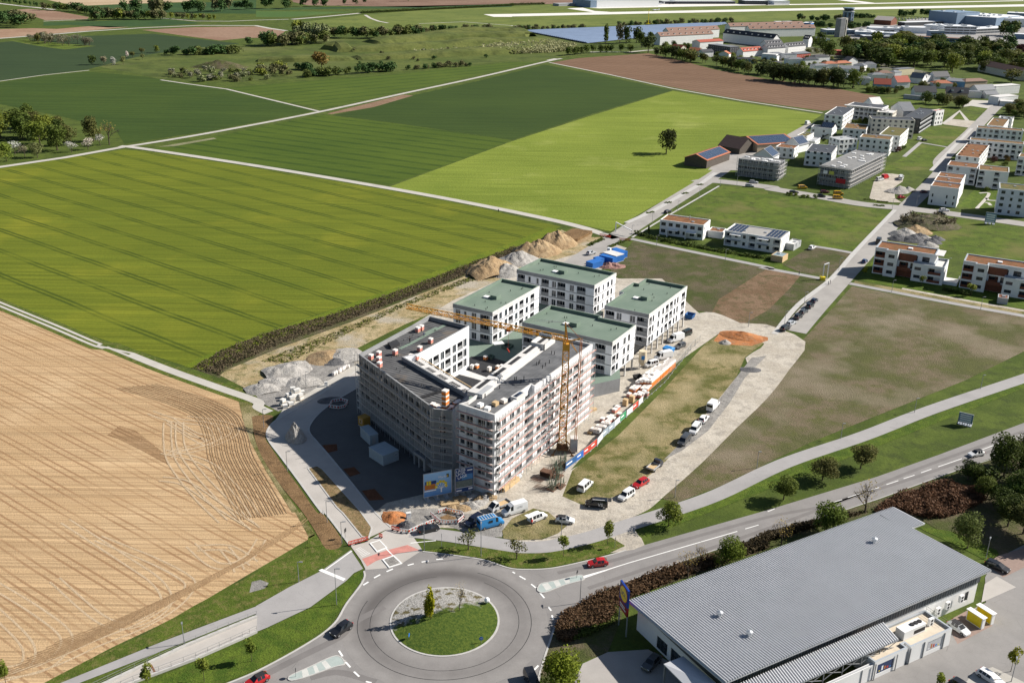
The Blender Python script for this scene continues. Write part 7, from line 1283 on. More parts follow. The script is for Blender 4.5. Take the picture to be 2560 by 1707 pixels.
part('site_banner', MB().box(9.5,-1.75,2.6,14.5,-1.65,5.0), mat('red_banner', (0.40,0.02,0.03), 0.6), o); part('site_banner', MB().box(2.4,-1.75,6.4,4.6,-1.65,8.2), M_pwhite, o); part('site_banner', MB().box(5.4,-1.75,6.4,8.0,-1.65,8.2), mat('banner_yellow', (0.5,0.5,0.1), 0.6), o)
# right-hand column
eb('white block with brown sedum roof at the top of the street', (308.6,662.7,10.1,35.3,-30), 9, W2, W2); eb('small white block behind the topmost sedum roof', (333.8,701.4,8.8,7.7,-32.6), 8, W2, W2, roof=M_grey); eb('long white block with tall dark windows and thin sedum roof', (296.5,648.9,26.9,9,-22.6), 9.5, LW_, W2); eb('long white block with recessed dark loggias', (273,604.4,29.5,9,-25.5), 9.8, [('w',1.5),('l',2.5)], W2)
eb('white house with broad red sedum roof and roof hatch', (246.3,558.9,12.2,44.8,-30.1), 9, [('w',1.2)], LW_, roof=M_sedum); eb('white block with red sedum roof beside the terraces', (230.1,530.5,14.8,13.7,-28.8), 9.4, [('l',2.4),('w',1.3),(None,1)], W2, roof=M_sedum); eb('white block with green and red roof behind the play lawn', (242.5,520.1,14.5,14,-24.2), 9.4, [('l',2.6),(None,1)], W2, roof=M_sedum2)
eb('white apartment tower cut by the right edge near the top', (277.7,551.9,6.2,11,-30.9), 10.5, [('l',2.4)], W2, roof=M_sedum2)
tr = (202.3,480.7,12.9,35.3,-28.3)
for k in range(3):
    c, s = math.cos(R(tr[4])), math.sin(R(tr[4])); d = tr[3]/3; y = d*k; rr_ = (tr[0]-s*y, tr[1]+c*y, tr[2]-(0.6 if k else 0), d-0.05, tr[4])
    eb(['white terraced house end unit with blank side wall','middle white terraced house with red sedum roof','rear white terraced house of the row of three'][k], rr_, 9.4 if k == 0 else 9.7, [('w',0.7),(None,1),('w',0.7)] if k == 0 else [(None,1)], [('w',1.2)], roof=M_sedum, nst=3 if k else 2, name='terraced_house')
eb('pale apartment house with a grid of dark square windows', (227.6,463.6,15.4,14,-23.7), 12.5, [('w',1.7),('w',1.1)], [('w',1.4)], roof=M_sedum3, nst=4, wall=mat('pale_blue_render', (0.56,0.60,0.64), 0.85))
# play lawn paths
for q in ([(238.7,506.4),(243,504.8),(231.6,485.6),(223.5,473.8)], [(237.8,496),(237.1,491.4),(241.3,490.8)], [(232.9,485.7),(234.3,485.8),(233.2,480.5)]): strip('garden_path', curve(q), 1.6, 0.06, M_path)
# gabled houses and barns
def gable(label, r, he, hr, wall, roof, kind='x', wins=True, dorm=0, over=0.4, name='house', cat='house', group=None, pv=None, wn=None):
    """kind x: ridge along the front, y: ridge in depth, h: hipped, m: single pitch, f: flat"""
    ox, oy, Lx, D, ang = r; ob = thing(name, label, cat, (ox, oy), ang, group); mb = MB(); o = over
    if kind == 'x': mb.add([(0,0,0),(Lx,0,0),(Lx,D,0),(0,D,0),(0,0,he),(Lx,0,he),(Lx,D,he),(0,D,he),(0,D/2,he+hr),(Lx,D/2,he+hr)], [(0,1,5,4),(1,2,6,9,5),(2,3,7,6),(3,0,4,8,7)])
    elif kind == 'y': mb.add([(0,0,0),(Lx,0,0),(Lx,D,0),(0,D,0),(0,0,he),(Lx,0,he),(Lx,D,he),(0,D,he),(Lx/2,0,he+hr),(Lx/2,D,he+hr)], [(0,1,5,8,4),(1,2,6,5),(2,3,7,9,6),(3,0,4,7)])
    elif kind == 'm': mb.add([(0,0,0),(Lx,0,0),(Lx,D,0),(0,D,0),(0,0,he),(Lx,0,he),(Lx,D,he+hr),(0,D,he+hr)], [(0,1,5,4),(1,2,6,5),(2,3,7,6),(3,0,4,7)])
    else: mb.box(0,0,0,Lx,D,he)
    part('wall', mb, wall, ob); mb = MB(); th = 0.18
    if kind == 'x':
        k = hr*2*o/D
        for a, b in (((-o,-o,he-k),(-o,D/2,he+hr)),((-o,D+o,he-k),(-o,D/2,he+hr))):
            P_ = [a,(Lx+o,a[1],a[2]),(Lx+o,b[1],b[2]),b]; mb.add(P_+[(x,y,z+th) for x,y,z in P_], [(0,1,2,3),(4,5,6,7),(0,1,5,4),(1,2,6,5),(2,3,7,6),(3,0,4,7)])
    elif kind == 'y':
        k = hr*2*o/Lx
        for a, b in (((-o,-o,he-k),(Lx/2,-o,he+hr)),((Lx+o,-o,he-k),(Lx/2,-o,he+hr))):
            P_ = [a,b,(b[0],D+o,b[2]),(a[0],D+o,a[2])]; mb.add(P_+[(x,y,z+th) for x,y,z in P_], [(0,1,2,3),(4,5,6,7),(0,1,5,4),(1,2,6,5),(2,3,7,6),(3,0,4,7)])
    elif kind == 'h':
        m = min(Lx, D)/2; rp_ = [(m,D/2),(Lx-m,D/2)] if Lx >= D else [(Lx/2,m),(Lx/2,D-m)]; q = [(-o,-o,he),(Lx+o,-o,he),(Lx+o,D+o,he),(-o,D+o,he),(*rp_[0],he+hr),(*rp_[1],he+hr)]
        mb.add(q, [(0,1,5,4),(1,2,5),(2,3,4,5),(3,0,4)] if Lx >= D else [(0,1,4),(1,2,5,4),(2,3,5),(3,0,4,5)]); mb.add(q[:4], [(3,2,1,0)])
    elif kind == 'm': P_ = [(-o,-o,he-hr*o/D),(Lx+o,-o,he-hr*o/D),(Lx+o,D+o,he+hr+hr*o/D),(-o,D+o,he+hr+hr*o/D)]; mb.add(P_+[(x,y,z+th) for x,y,z in P_], [(3,2,1,0),(4,5,6,7),(0,1,5,4),(1,2,6,5),(2,3,7,6),(3,0,4,7)])
    else: mb.box(-0.15,-0.15,he,Lx+0.15,D+0.15,he+0.25)
    rf = part('roof', mb, roof, ob)
    if wins:
        ns = max(1, int((he-0.4)/2.7))
        for s in range(ns):
            for (Ln, px, rz) in ((Lx, lambda t_: (t_,-0.03), 0), (D, lambda t_: (Lx+0.03,t_), 90)):
                n = wn or max(1, int(Ln/3.2)); st = Ln/n
                for k in range(n): xy = px(st*(k+0.5)-0.6); part('window', winmesh(1.2, 1.3, 'd', M_frame), None, ob, (xy[0], xy[1], 0.9+2.7*s), rz)
        if kind in 'xy' and hr > 2: xy = (Lx/2-0.6,-0.03) if kind == 'y' else (Lx+0.03,D/2-0.6); part('window', winmesh(1.2, 1.2, 'd', M_frame), None, ob, (xy[0], xy[1], he+hr*0.25), 0 if kind == 'y' else 90)
    for k in range(dorm):
        x = (Lx-2)/dorm*(k+0.5)+1; yy = D*0.14; zz = he+hr*0.28; d_ = part('dormer', MB().box(x-0.9,yy,zz-0.6,x+0.9,yy+2.2,zz+1.3), M_render, ob); part('window', winmesh(1.3, 1.1, 'd', M_frame), None, d_, (x-0.65,yy-0.03,zz)); part('dormer_roof', MB().box(x-1.1,yy-0.2,zz+1.3,x+1.1,yy+2.4,zz+1.45), roof, d_)
    if pv is not None:
        n, m, flip = pv
        for i in range(n):
            for j in range(m):
                if kind == 'x':
                    f0 = (0.06+0.88*j/m); y0 = D/2*f0; z0_ = he+hr*f0+th+0.05; o_ = pv_table(ob, Lx*(0.04+0.92*i/n), y0, z0_, Lx*0.92/n-0.08, math.hypot(D/2,hr)*0.86/m, math.degrees(math.atan2(hr, D/2)))
                else:
                    f0 = (0.06+0.88*j/m); w_ = math.hypot(Lx/2,hr)*0.86/m; o_ = part('solar_panel', boxmesh('solar_panel', w_, D*0.92/n-0.08, 0.06, M_pv), None, ob, (Lx-Lx/2*f0 if 0 else Lx/2+Lx/2*f0, D*(0.04+0.92*i/n), he+hr*(1-f0)+th+0.06)); o_.rotation_euler = (0, R(math.degrees(math.atan2(hr, Lx/2))), 0)
    return ob
M_rg = mat('grey_roof_tiles', (0.155,0.165,0.18), 0.7, var=0.12, scale=0.5); M_rd = mat('dark_roof_tiles', (0.045,0.047,0.055), 0.7, var=0.15, scale=0.5); M_rr = mat('red_roof_tiles', (0.33,0.08,0.05), 0.8, var=0.12, scale=0.5); M_ro = mat('orange_roof_tiles', (0.36,0.13,0.07), 0.8, var=0.12, scale=0.5); M_rb = mat('brown_roof_tiles', (0.20,0.12,0.09), 0.8, var=0.12, scale=0.4); M_barn = mat('weathered_barn_boards', (0.085,0.072,0.06), 0.9, var=0.3, scale=1.5); M_tan = mat('tan_render', (0.44,0.36,0.26), 0.85, var=0.08)
gable('wooden barn with solar panels and a red roof edge nearest the lone tree', (95.5,561.9,13.7,30.5,-35.4), 4.6, 2.6, M_barn, M_ro, 'y', False, name='barn', cat='barn', group='barns by the meadow', pv=(8,4,0)); gable('dark steep-roofed old barn between two solar barns', (122.7,605.6,14.8,17.8,-43.2), 3.4, 5.2, M_barn, mat('old_dark_tiles', (0.075,0.05,0.045), 0.85, var=0.2), 'x', False, name='barn', cat='barn', group='barns by the meadow'); gable('large barn with bright solar roof behind the old barn', (136,625.2,25,28,-67.7), 4.8, 2.8, M_tan, M_ro, 'y', False, name='barn', cat='barn', group='barns by the meadow', pv=(9,4,0))
gable('white gable house with solar roof beside the concrete shell', (135.9,570,11.4,12,-30.8), 5, 4, M_render, M_rg, 'y', True, group='gabled houses of the estate', pv=(6,3,0)); gable('white gable house with solar roof behind the sedum strip house', (163.6,610.3,9.9,12,-43.6), 4.6, 4, M_render, M_rg, 'y', True, group='gabled houses of the estate', pv=(6,3,0)); gable('steep white gable house with dark dormer at the estate rear', (271.9,738.3,17.1,9,-78.7), 8, 5, M_render, M_rg, 'y', True, group='gabled houses of the estate'); gable('small white gable behind the slanted post block', (255.7,749,8.7,10,-61.7), 9.5, 4, M_render, M_conc_l, 'y', True, group='gabled houses of the estate'); gable('house with black solar roof next to the camper van', (198.6,657.8,7.8,9,-36.6), 6.4, 3, M_render, M_rd, 'x', False, group='gabled houses of the estate', pv=(6,3,0))
# ================================================================ TOWN, WORKS AND AIRFIELD BUILDINGS
GT = 'houses of the old town edge'; Q_ = [M_render, M_cream, M_lime, M_grey, M_blue, M_brick, M_tan, M_dark]; RF = {'g': M_rg, 'd': M_rd, 'r': M_rr, 'o': M_ro, 'b': M_rb, 'c': M_conc_l}
for r, he, hr, wi, rf, kd, dm, lb in (
 ((171.7,1251.6,87.1,11,33.9),10.5,4,0,'b','x',9,'long white terrace with brown dormer roof beside the solar park'), ((191.4,1320.9,89.3,11,34.4),10.5,4,0,'b','x',7,'second brown-roofed terrace behind the front one'), ((259,1313.9,81,11,-53.5),10.5,4.5,0,'d','x',8,'shaded white terrace with dark dormer roof'), ((288.1,1418.5,128.7,11,26.2),10.5,4,0,'b','x',9,'long far terrace with brown roof before the airfield'), ((306.5,1379.9,104.7,11,21.4),10.5,4,0,'b','x',8,'brown terrace half hidden by the dark roofed terrace'),
 ((346.5,1264,7.4,11,-38.8),9.5,4,0,'d','x',2,'white gable end of the dark dormer terrace'), ((287,1194.9,26.9,10,34),8.5,4,0,'d','x',5,'white terrace with a row of bright dormers'), ((277,1146.6,30.4,10,37.7),8.5,3.6,0,'d','x',6,'dark roofed terrace with six white dormers'), ((306,1172.3,34.5,10,41.3),8.5,3.6,0,'d','x',6,'dark terrace with dormers beside the garden trees'),
 ((177.2,1190.1,15.3,8,-53.6),4.8,2.5,1,'r','x',0,'small cream house with bright red roof at the field trees'), ((191.6,1156.9,12.4,8,-30.7),4.6,2.5,1,'o','x',0,'small orange-roofed house behind the field trees'), ((211.1,1200.7,37.7,13,35),9,2,0,'r','x',0,'long white block with a red roof'), ((216.3,1177.3,34.3,14,-55.9),9,0,7,'g','f',0,'anthracite flat block beside the red roof block'), ((201.8,1126.9,14.9,8,28.2),5.6,2.2,0,'d','x',0,'white house with dark roof before the anthracite block'), ((218.1,1120.9,11.3,8,-26.3),5,2.6,0,'o','y',0,'white gable house with orange roof'), ((246.7,1131.3,33.4,9,39.5),6.4,3.4,0,'r','x',5,'white terrace with red roof and five dormers'), ((227.5,1081.2,21.4,8,-15.1),4,1.6,4,'d','h',0,'low blue-walled house behind the willow row'), ((260.7,1103.8,15.2,9,-28.1),7,0,0,'c','f',0,'white flat house with big windows at the tree row'),
 ((266.1,1098.4,9.8,8,-31.2),6,0,0,'g','f',0,'white flat house leftmost in the garden rows'), ((273.3,1111.7,16.2,9,22.4),6,1.6,0,'g','h',0,'white house with grey hipped roof in the garden rows'), ((286.6,1107.2,14.7,9,20),6.4,0,0,'g','f',0,'white flat house beside the red wall house'), ((301,1114.2,21.9,8,34.7),6.4,1,5,'g','m',0,'house with a bright red end wall'), ((280.4,1068.6,18.8,9,14),5.6,1.4,0,'g','h',0,'white hipped house below the flat one'), ((297.9,1068.7,18.3,9,25.2),5.6,1.6,0,'d','h',0,'white house with broad dark hipped roof'), ((314.8,1094.3,20.8,9,26.6),5.6,1.8,0,'d','h',0,'white hipped house beside the dark trees'), ((293.9,1018.7,16.8,8,19.1),5.2,1.5,0,'g','h',0,'white hipped house below the orange roof'), ((309.1,1035.2,14.3,9,15),5.4,2,0,'o','h',0,'white house with orange hipped roof'), ((322.6,1040.5,18.7,9,23.7),5.4,2,2,'o','h',0,'yellow house with orange hipped roof'),
 ((340.8,1063.2,13.9,8,30.2),5.6,3.4,0,'d','y',0,'steep dark gable house at the wood edge'), ((309.4,989.3,18.1,9,-15.9),6.2,2,0,'g','m',0,'white semi-detached house with grey pitched roof and balconies'), ((334.6,1027.4,11,9,-37.3),5.8,2,0,'g','h',0,'grey-roofed white house in the second row'), ((346.8,1033.1,12.9,8,-2.3),6,2,0,'g','h',0,'white house with grey roof and white annex'), ((302.2,925.7,15.5,8,-17.1),5.6,1.7,0,'g','h',0,'white hipped house nearest the ploughed field'), ((328.6,951.1,14.7,8,13.1),5.4,1.5,0,'g','h',0,'white hipped house beside the blue gable'), ((339,965.1,14.4,8,7.9),5.4,2,0,'b','h',0,'white house with brownish hipped roof'), ((310.6,890.9,13.8,10,-13.2),5,4.2,4,'r','x',0,'blue gable house with dark red roof'), ((284.9,953.7,8,9,-29),4.6,3.6,0,'d','y',0,'narrow white gable among the willows'), ((260.2,1046,11.2,8,21.2),4,1.6,0,'d','h',0,'low dark hipped house behind the willows'), ((268.1,1012.3,16,8,25.2),4.6,1.6,0,'d','h',0,'white dark-hipped house behind the willows'), ((274.3,995.5,11.4,8,27.3),4.6,1.6,0,'d','h',0,'small dark-roofed house between willows'), ((305.9,961.4,7.8,8,-30.1),4,0,0,'c','f',0,'low white flat annex by the willows'),
 ((356.6,971.1,12.8,8,41.9),5.4,1.6,3,'g','h',0,'mint green house at the wood edge'), ((368,993.6,22.8,8,31.3),5.8,0,2,'g','f',0,'pale yellow flat house at the wood edge'), ((335,903,13.9,10,20.3),5.2,4.6,0,'r','x',0,'white gable house with deep red roof'), ((360.6,942.3,11.5,9,-40.8),5,4,0,'g','x',0,'grey gable house with skylight'), ((369.2,940.3,22.2,7,38.8),5.4,0,0,'c','f',0,'white flat house behind the black cypress'), ((386.1,950,17.5,9,21.1),4.8,4,0,'d','x',0,'blue-white gable with black roof'), ((368.4,905.7,16.7,9,1),4.6,2.2,0,'o','h',0,'white bungalow with tan hipped roof'), ((384.5,914.6,13.7,9,-19.8),5.6,1.4,4,'g','m',0,'light blue house with single pitch roof'), ((397.7,909.8,25.3,9,21.8),5.8,2,6,'b','h',0,'tan pink house with brown hipped roof'), ((331.8,851.3,17.7,10,-2),4.2,4.2,0,'d','x',0,'house with a broad black roof behind the white fence'), ((353.6,841.6,16.7,10,-17.8),5.4,4,6,'d','x',2,'tan house with black roof and two dormers'), ((374.2,850.8,12.4,8,-5.8),5,0,0,'g','f',0,'white flat row house beside the black-roofed house'), ((388,860.8,20.2,10,23.2),5,3.6,0,'g','x',0,'white gable house with grey roof at the plaza'), ((389.6,847.5,11.8,8,14.7),3.4,2.4,0,'g','x',0,'small grey-roofed annex at the plaza'), ((407.4,870.5,29.6,9,26.9),7,0,0,'c','f',0,'tall white flat house with rooftop terrace'), ((384,813.1,23.7,9,28.4),6,0,0,'c','f',0,'white flat house at the plaza corner'), ((384.1,809.2,16.3,8,-20.3),3.6,0,0,'c','f',0,'low pale flat annex at the plaza corner'), ((318.4,840.2,16.2,3,-38.7),3,0,3,'g','f',0,'low grey garage row behind the field hedge'), ((474,974.4,17.5,14,-29.3),7,5,2,'b','y',0,'cream gable of the long brown-roofed barn'), ((466.3,1044,66,13,-81),6.5,4,1,'b','x',0,'long brown roof behind the copper beech')):
    gable(lb, r, he, hr, Q_[wi], RF[rf], kd, True, dm, group=GT, wn=None)
GW = 'works and public buildings'
M_hall = mat('blue_grey_hall_panels', (0.17,0.24,0.33), 0.5, 0.4, var=0.08, scale=0.05); M_band = glass_mat('strip_glazing', (0.02,0.03,0.045)); M_wroof = mat('white_roof_foil', (0.62,0.64,0.66), 0.7, var=0.08, scale=0.05)
def hall(label, r, h, wall, roof, bands=0, units=4):
    ox, oy, Lx, D, ang = r; ob = thing('works_building', label, 'building', (ox, oy), ang, GW); part('wall', MB().box(0,0,0,Lx,D,h), wall, ob); part('roof', MB().box(-0.2,-0.2,h,Lx+0.2,D+0.2,h+0.5), roof, ob); r_ = random.Random(int(ox))
    for b in range(bands):
        z = 1.2+b*3.4
        for k in range(max(1, int(Lx/8))): w = Lx/max(1, int(Lx/8)); part('window', boxmesh('window', w-0.6, 0.1, 1.6, M_band), None, ob, (k*w+0.3,-0.08,z))
        for k in range(max(1, int(D/8))): w = D/max(1, int(D/8)); part('window', boxmesh('window', w-0.6, 0.1, 1.6, M_band), None, ob, (Lx+0.08,k*w+0.3,z), 90)
    for k in range(units): part('roof_unit', MB().box(0,0,0,r_.uniform(3,7),r_.uniform(2,4),r_.uniform(0.8,2)), M_steel, ob, (r_.uniform(0.05,0.85)*Lx, r_.uniform(0.1,0.8)*D, h+0.5))
for lb, r, h, w, rf, b, u in (('huge blue-grey works hall before the runway', (690,1674.9,70.6,95,-44.4), 14, M_hall, M_wroof, 0, 14), ('raised blue-grey section on the works hall roof', (687.9,1646.8,59.6,50,34), 19, M_hall, M_hall, 0, 3), ('bright white end of the works hall', (752.2,1650.7,54.8,80,-9.7), 12, M_pwhite, M_wroof, 0, 5), ('white office block with dark window bands', (607,1489.5,44.4,30,-5.4), 10.5, M_pwhite, M_wroof, 3, 6), ('white stepped office wing left of the window bands', (597.9,1542.5,35.2,35,-45.3), 8, M_pwhite, M_wroof, 1, 6), ('long low office wing with glass bands', (654.7,1491.9,88.3,25,30.5), 7, M_grey, M_wroof, 2, 6), ('plain white warehouse left of the offices', (551.4,1493.1,35.2,26,-10), 7.5, M_pwhite, M_wroof, 0, 2), ('glass-fronted entrance cube before the offices', (562.9,1423.4,20.3,10,11.3), 8.5, M_hall, M_wroof, 2, 1), ('long red-tiled block behind the tall trees', (514.3,1344.4,55.1,13,-24.5), 7.5, M_hall, M_rb, 2, 0), ('white works shed with orange end', (507.5,1508.3,47.1,22,-7.2), 5, M_pwhite, M_wroof, 1, 3), ('low blue-grey workshop row', (457,1416,62.8,28,-20.6), 6.5, M_hall, M_wroof, 1, 8), ('dark front workshop below the workshop row', (452.2,1362.6,35.7,16,-1.1), 5.5, M_dark, M_wroof, 0, 4), ('open grey shelter in front of the packed car park', (599.8,1623.9,84.6,14,28.2), 5, M_dark, M_wroof, 0, 0), ('blue office cube among the terraces', (414.6,1524.8,11.8,18,-29.3), 9, mat('office_blue', (0.02,0.12,0.38), 0.6), M_wroof, 2, 1), ('long white-roofed hall behind the terraces', (397,1556.3,29.8,30,20.2), 6, M_cream, M_wroof, 1, 2), ('dark fire station with open bays', (426.9,1440.6,41.8,20,11.4), 6, M_hall, M_wroof, 1, 3), ('pale works annex beside the fire station', (465.8,1442.4,14.2,25,-63.6), 6.5, M_hall, M_wroof, 2, 1), ('low grey-roofed school wing below the tower', (377.4,1313.6,18,22,10.5), 5, M_pwhite, M_rg, 1, 0), ('flat red barn roof among the garden trees', (355.9,1177.3,12,14,-13.5), 4, M_brick, M_brick, 0, 0), ('blue-grey shed at the right edge by the car park', (680.4,1431.6,24.3,16,-28.8), 6, M_hall, M_wroof, 0, 0), ('white long hall at the far right before the runway', (864.7,1861.6,55.3,30,-29.3), 8, M_hall, M_wroof, 1, 2),
    ('white aircraft hangar with dark gates', (145.5,1943.8,134.6,60,25.2), 12, M_pwhite, M_wroof, 0, 0), ('blue hangar annex left of the white hangar', (133.2,1933.4,13.5,60,30.4), 12, M_hall, M_hall, 0, 0), ('low dark hangar row on the far apron', (285.9,2081.7,158.2,25,16.3), 5, M_dark, M_wroof, 0, 2), ('dark hangar at the right end of the apron', (455.5,2118,47.9,40,7.9), 7, M_dark, M_wroof, 0, 1), ('small white hangar beside the far taxiway', (515.2,2120.8,34.5,30,16.4), 7, M_pwhite, M_wroof, 0, 0), ('grey hangar left of the white airfield hangar', (76.1,1959.2,71.8,20,31.5), 4, M_grey, M_grey, 0, 0)):
    hall(lb, r, h, w, rf, b, u)
ob = thing('control_tower', 'dark glass airfield control tower with a flared cab', 'tower', (509.5, 1621.5), 20); part('shaft', MB().prism(ringpts((0,0), 8.5, 8), 0, 20), M_hall, ob)
for k in range(8): a = 2*math.pi*(k+0.5)/8; part('window_strip', MB().box(-1.6,-0.1,0,1.6,0.1,17), M_band, ob, (8.0*math.cos(a), 8.0*math.sin(a), 1.5), math.degrees(a)+90)
part('gallery', MB().prism(ringpts((0,0), 9.6, 8), 20, 20.8), M_steel, ob); part('cab_glass', MB().prism(ringpts((0,0), 7.2, 8), 20.8, 24.2), M_band, ob); part('cab_roof', MB().prism(ringpts((0,0), 8.8, 8), 24.2, 25.6), M_hall, ob)
ob = thing('fire_tower', 'tall slim concrete training tower with a bright right side', 'tower', (436.1, 1410.3), 25); part('shaft', MB().box(-6,-5,0,1.5,5,24), M_conc, ob); part('stair_bay', MB().box(1.6,-5,0,5.5,5,24.6), M_cream, ob); part('window_strip', MB().box(2.6,-5.12,1,3.8,-5.0,22.5), M_band, ob)
gable('dark rusty barn with pale roof near the control tower', (559.7,1648.3,26.7,28,-38.1), 7, 5, M_rust, mat('pale_eternit', (0.33,0.30,0.28), 0.85), 'x', False, name='works_barn', cat='barn')
gable('blue curved shed among trees at the right', (567.2,1221.7,20.9,14,-85.2), 4.5, 2.5, M_hall, mat('bluegrey_sheet', (0,0,0)), 'x', False, name='shed', cat='shed')
p = (192,1540); ob = thing('windsock_mast', 'yellow mast at the edge of the airfield', 'mast', p); part('pole', MB().tube((0,0,0),(0,0,24),0.5,6,r2=0.3), M_yel, ob); part('base_box', MB().box(-3,-2,0,3,2,3), M_yel, ob)
# aircraft on the apron
def plane(p, ang, label, m): 
    ob = thing('light_aircraft', label, 'aircraft', (p[0],p[1],0.1), ang, 'light aircraft on the airfield'); part('fuselage', MB().tube((-7,0,2.2),(0,0,1.9),0.35,8,r2=1.1).tube((0,0,1.9),(6,0,1.9),1.1,8,r2=0.5), m, ob); part('wing', MB().box(-1,-10,2.0,1.6,10,2.2), m, ob); part('tailplane', MB().box(-7,-3,2.3,-5.8,3,2.4).box(-7,-0.1,2.3,-5.6,0.1,5), m, ob)
plane((245,1872), 160, 'white light aircraft on the runway', M_pwhite); plane((281,2068), 150, 'pale aircraft on the apron', M_pwhite); plane((305,2089), 160, 'small dark aircraft on the apron', M_trim); plane((414,2185), 10, 'white jet parked near the hangars', M_pwhite)
# solar park: long rows of tilted tables
L0, L1 = [(16,1396),(85,1255)]; R0, R1 = [(325,1605),(184,1373)]; NR = 30
me = None
for k in range(NR):
    f = k/(NR-1); a = Vector(L0).lerp(Vector(L1), f); b = Vector(R0).lerp(Vector(R1), f); d = b-a; an = math.degrees(math.atan2(d.y, d.x)); Ln = d.length*(1 if k % 7 else 0.86)
    ob = thing('solar_row', 'long row of blue solar panels in the solar park', 'solar panels', a, an, 'rows of the solar park'); o_ = part('panel_table', MB().add([(0,0,0.8),(Ln,0,0.8),(Ln,5.4,2.9),(0,5.4,2.9),(0,0,0.7),(Ln,0,0.7),(Ln,5.4,2.8),(0,5.4,2.8)], [(0,1,2,3),(7,6,5,4),(0,4,5,1),(2,6,7,3),(0,3,7,4),(1,5,6,2)]), M_park if me else mat('park_panels', (0.16,0.21,0.30), 0.25, 0.6, var=0.12, scale=0.05), ob); M_park = MATS['park_panels']; me = 1
    part('support', MB().box(0,2.2,0,Ln,2.6,1.6), M_steel, ob)
# ================================================================ TREES AND PLANTS
def leaf_mat(name, trans=0.28):
    t = NT(name); oi = t.new('ShaderNodeObjectInfo'); n1 = t.noise(0.9, 2); n2 = t.noise(7.0, 2)
    f = t.math('ADD', t.math('MULTIPLY', n1, 0.5), t.math('MULTIPLY', n2, 0.5)); c = t.mix(t.ramp(f, 0.35, 0.65), t.mix(1.0, oi.outputs['Color'], (0.62,0.62,0.6), 'MULTIPLY'), t.mix(1.0, oi.outputs['Color'], (1.3,1.25,1.1), 'MULTIPLY'))
    t.done(c, 0.75, 0.15); tr = t.new('ShaderNodeBsdfTranslucent'); t.l.new(c, tr.inputs[0]); mx = t.new('ShaderNodeMixShader'); mx.inputs[0].default_value = trans
    t.l.new(t.b.outputs[0], mx.inputs[1]); t.l.new(tr.outputs[0], mx.inputs[2]); t.l.new(mx.outputs[0], t.n['Material Output'].inputs[0]); return t.mat
M_leaf = leaf_mat('leaves'); M_bark = mat('bark', (0.075,0.058,0.042), 0.95, var=0.25, scale=3)
def leafquads(mb, pts, size, r):
    for (p, nrm) in pts:
        a = Vector((r.gauss(0,1), r.gauss(0,1), r.gauss(0,1))).normalized(); n = (nrm*0.9+a*0.8).normalized(); u = n.orthogonal().normalized(); v = n.cross(u); th = r.uniform(0, 6.28); u, v = u*math.cos(th)+v*math.sin(th), v*math.cos(th)-u*math.sin(th); s = size*r.uniform(0.6, 1.35)
        mb.add([p-u*s-v*s*0.5, p+u*s*0.2-v*s*0.75, p+u*s+v*s*0.4, p-u*s*0.1+v*s*0.8], [(0,1,2,3)])
def crown(seed, n, size, lobes, spread, zc, rz, rxy):
    r = random.Random(seed); mb = MB(); L_ = []
    for k in range(lobes):
        a = r.uniform(0, 6.28); d = spread*math.sqrt(r.random()); z = zc+r.uniform(-1, 1)*rz*0.55; q = r.uniform(0.45, 0.75); L_.append((Vector((d*math.cos(a), d*math.sin(a), z)), rxy*q, rz*q*0.8))
    L_.append((Vector((0, 0, zc)), rxy*0.62, rz*0.85)); pts = []
    while len(pts) < n:
        c, rx, rz_ = r.choice(L_); d = Vector((r.gauss(0,1), r.gauss(0,1), r.gauss(0,1))).normalized(); k = r.uniform(0.72, 1.05); p = c+Vector((d.x*rx, d.y*rx, d.z*rz_))*k
        if d.z < -0.55 and r.random() < 0.6: continue
        pts.append((p, d))
    leafquads(mb, pts, size, r); return mb.mesh('crown', [M_leaf])
def trunkmesh(seed, h, rad, limbs, top=0.75):
    r = random.Random(seed); mb = MB(); mb.tube((0,0,-0.01), (0,0,h*0.5), rad, 7, r2=rad*0.7); mb.tube((0,0,h*0.5), (r.uniform(-.03,.03),r.uniform(-.03,.03),top), rad*0.7, 6, r2=rad*0.2)
    for k in range(limbs): a = r.uniform(0, 6.28); z = r.uniform(h*0.6, top*0.8); l = r.uniform(0.12, 0.26); mb.tube((0,0,z), (l*math.cos(a), l*math.sin(a), z+l*r.uniform(0.5, 1.1)), rad*0.45, 5, r2=rad*0.12)
    return mb.mesh('trunk', [M_bark])
def baremesh(seed, twigs=90):
    r = random.Random(seed); mb = MB(); mb.tube((0,0,0), (0,0,0.25), 0.03, 6, r2=0.022)
    def grow(p, d, l, rad, dep):
        q = p+d*l; mb.tube(p, q, rad, 4, r2=rad*0.6, cap=False)
        if dep == 0: return
        for k in range(3): e = (d+Vector((r.gauss(0,.42), r.gauss(0,.42), r.gauss(0.08,.25)))).normalized(); grow(q, e, l*r.uniform(0.62,0.85), rad*0.6, dep-1)
    for k in range(4): grow(Vector((0,0,0.2+0.02*k)), Vector((r.gauss(0,.4), r.gauss(0,.4), 1)).normalized(), 0.22, 0.016, 3)
    return mb.mesh('branches', [M_bark])
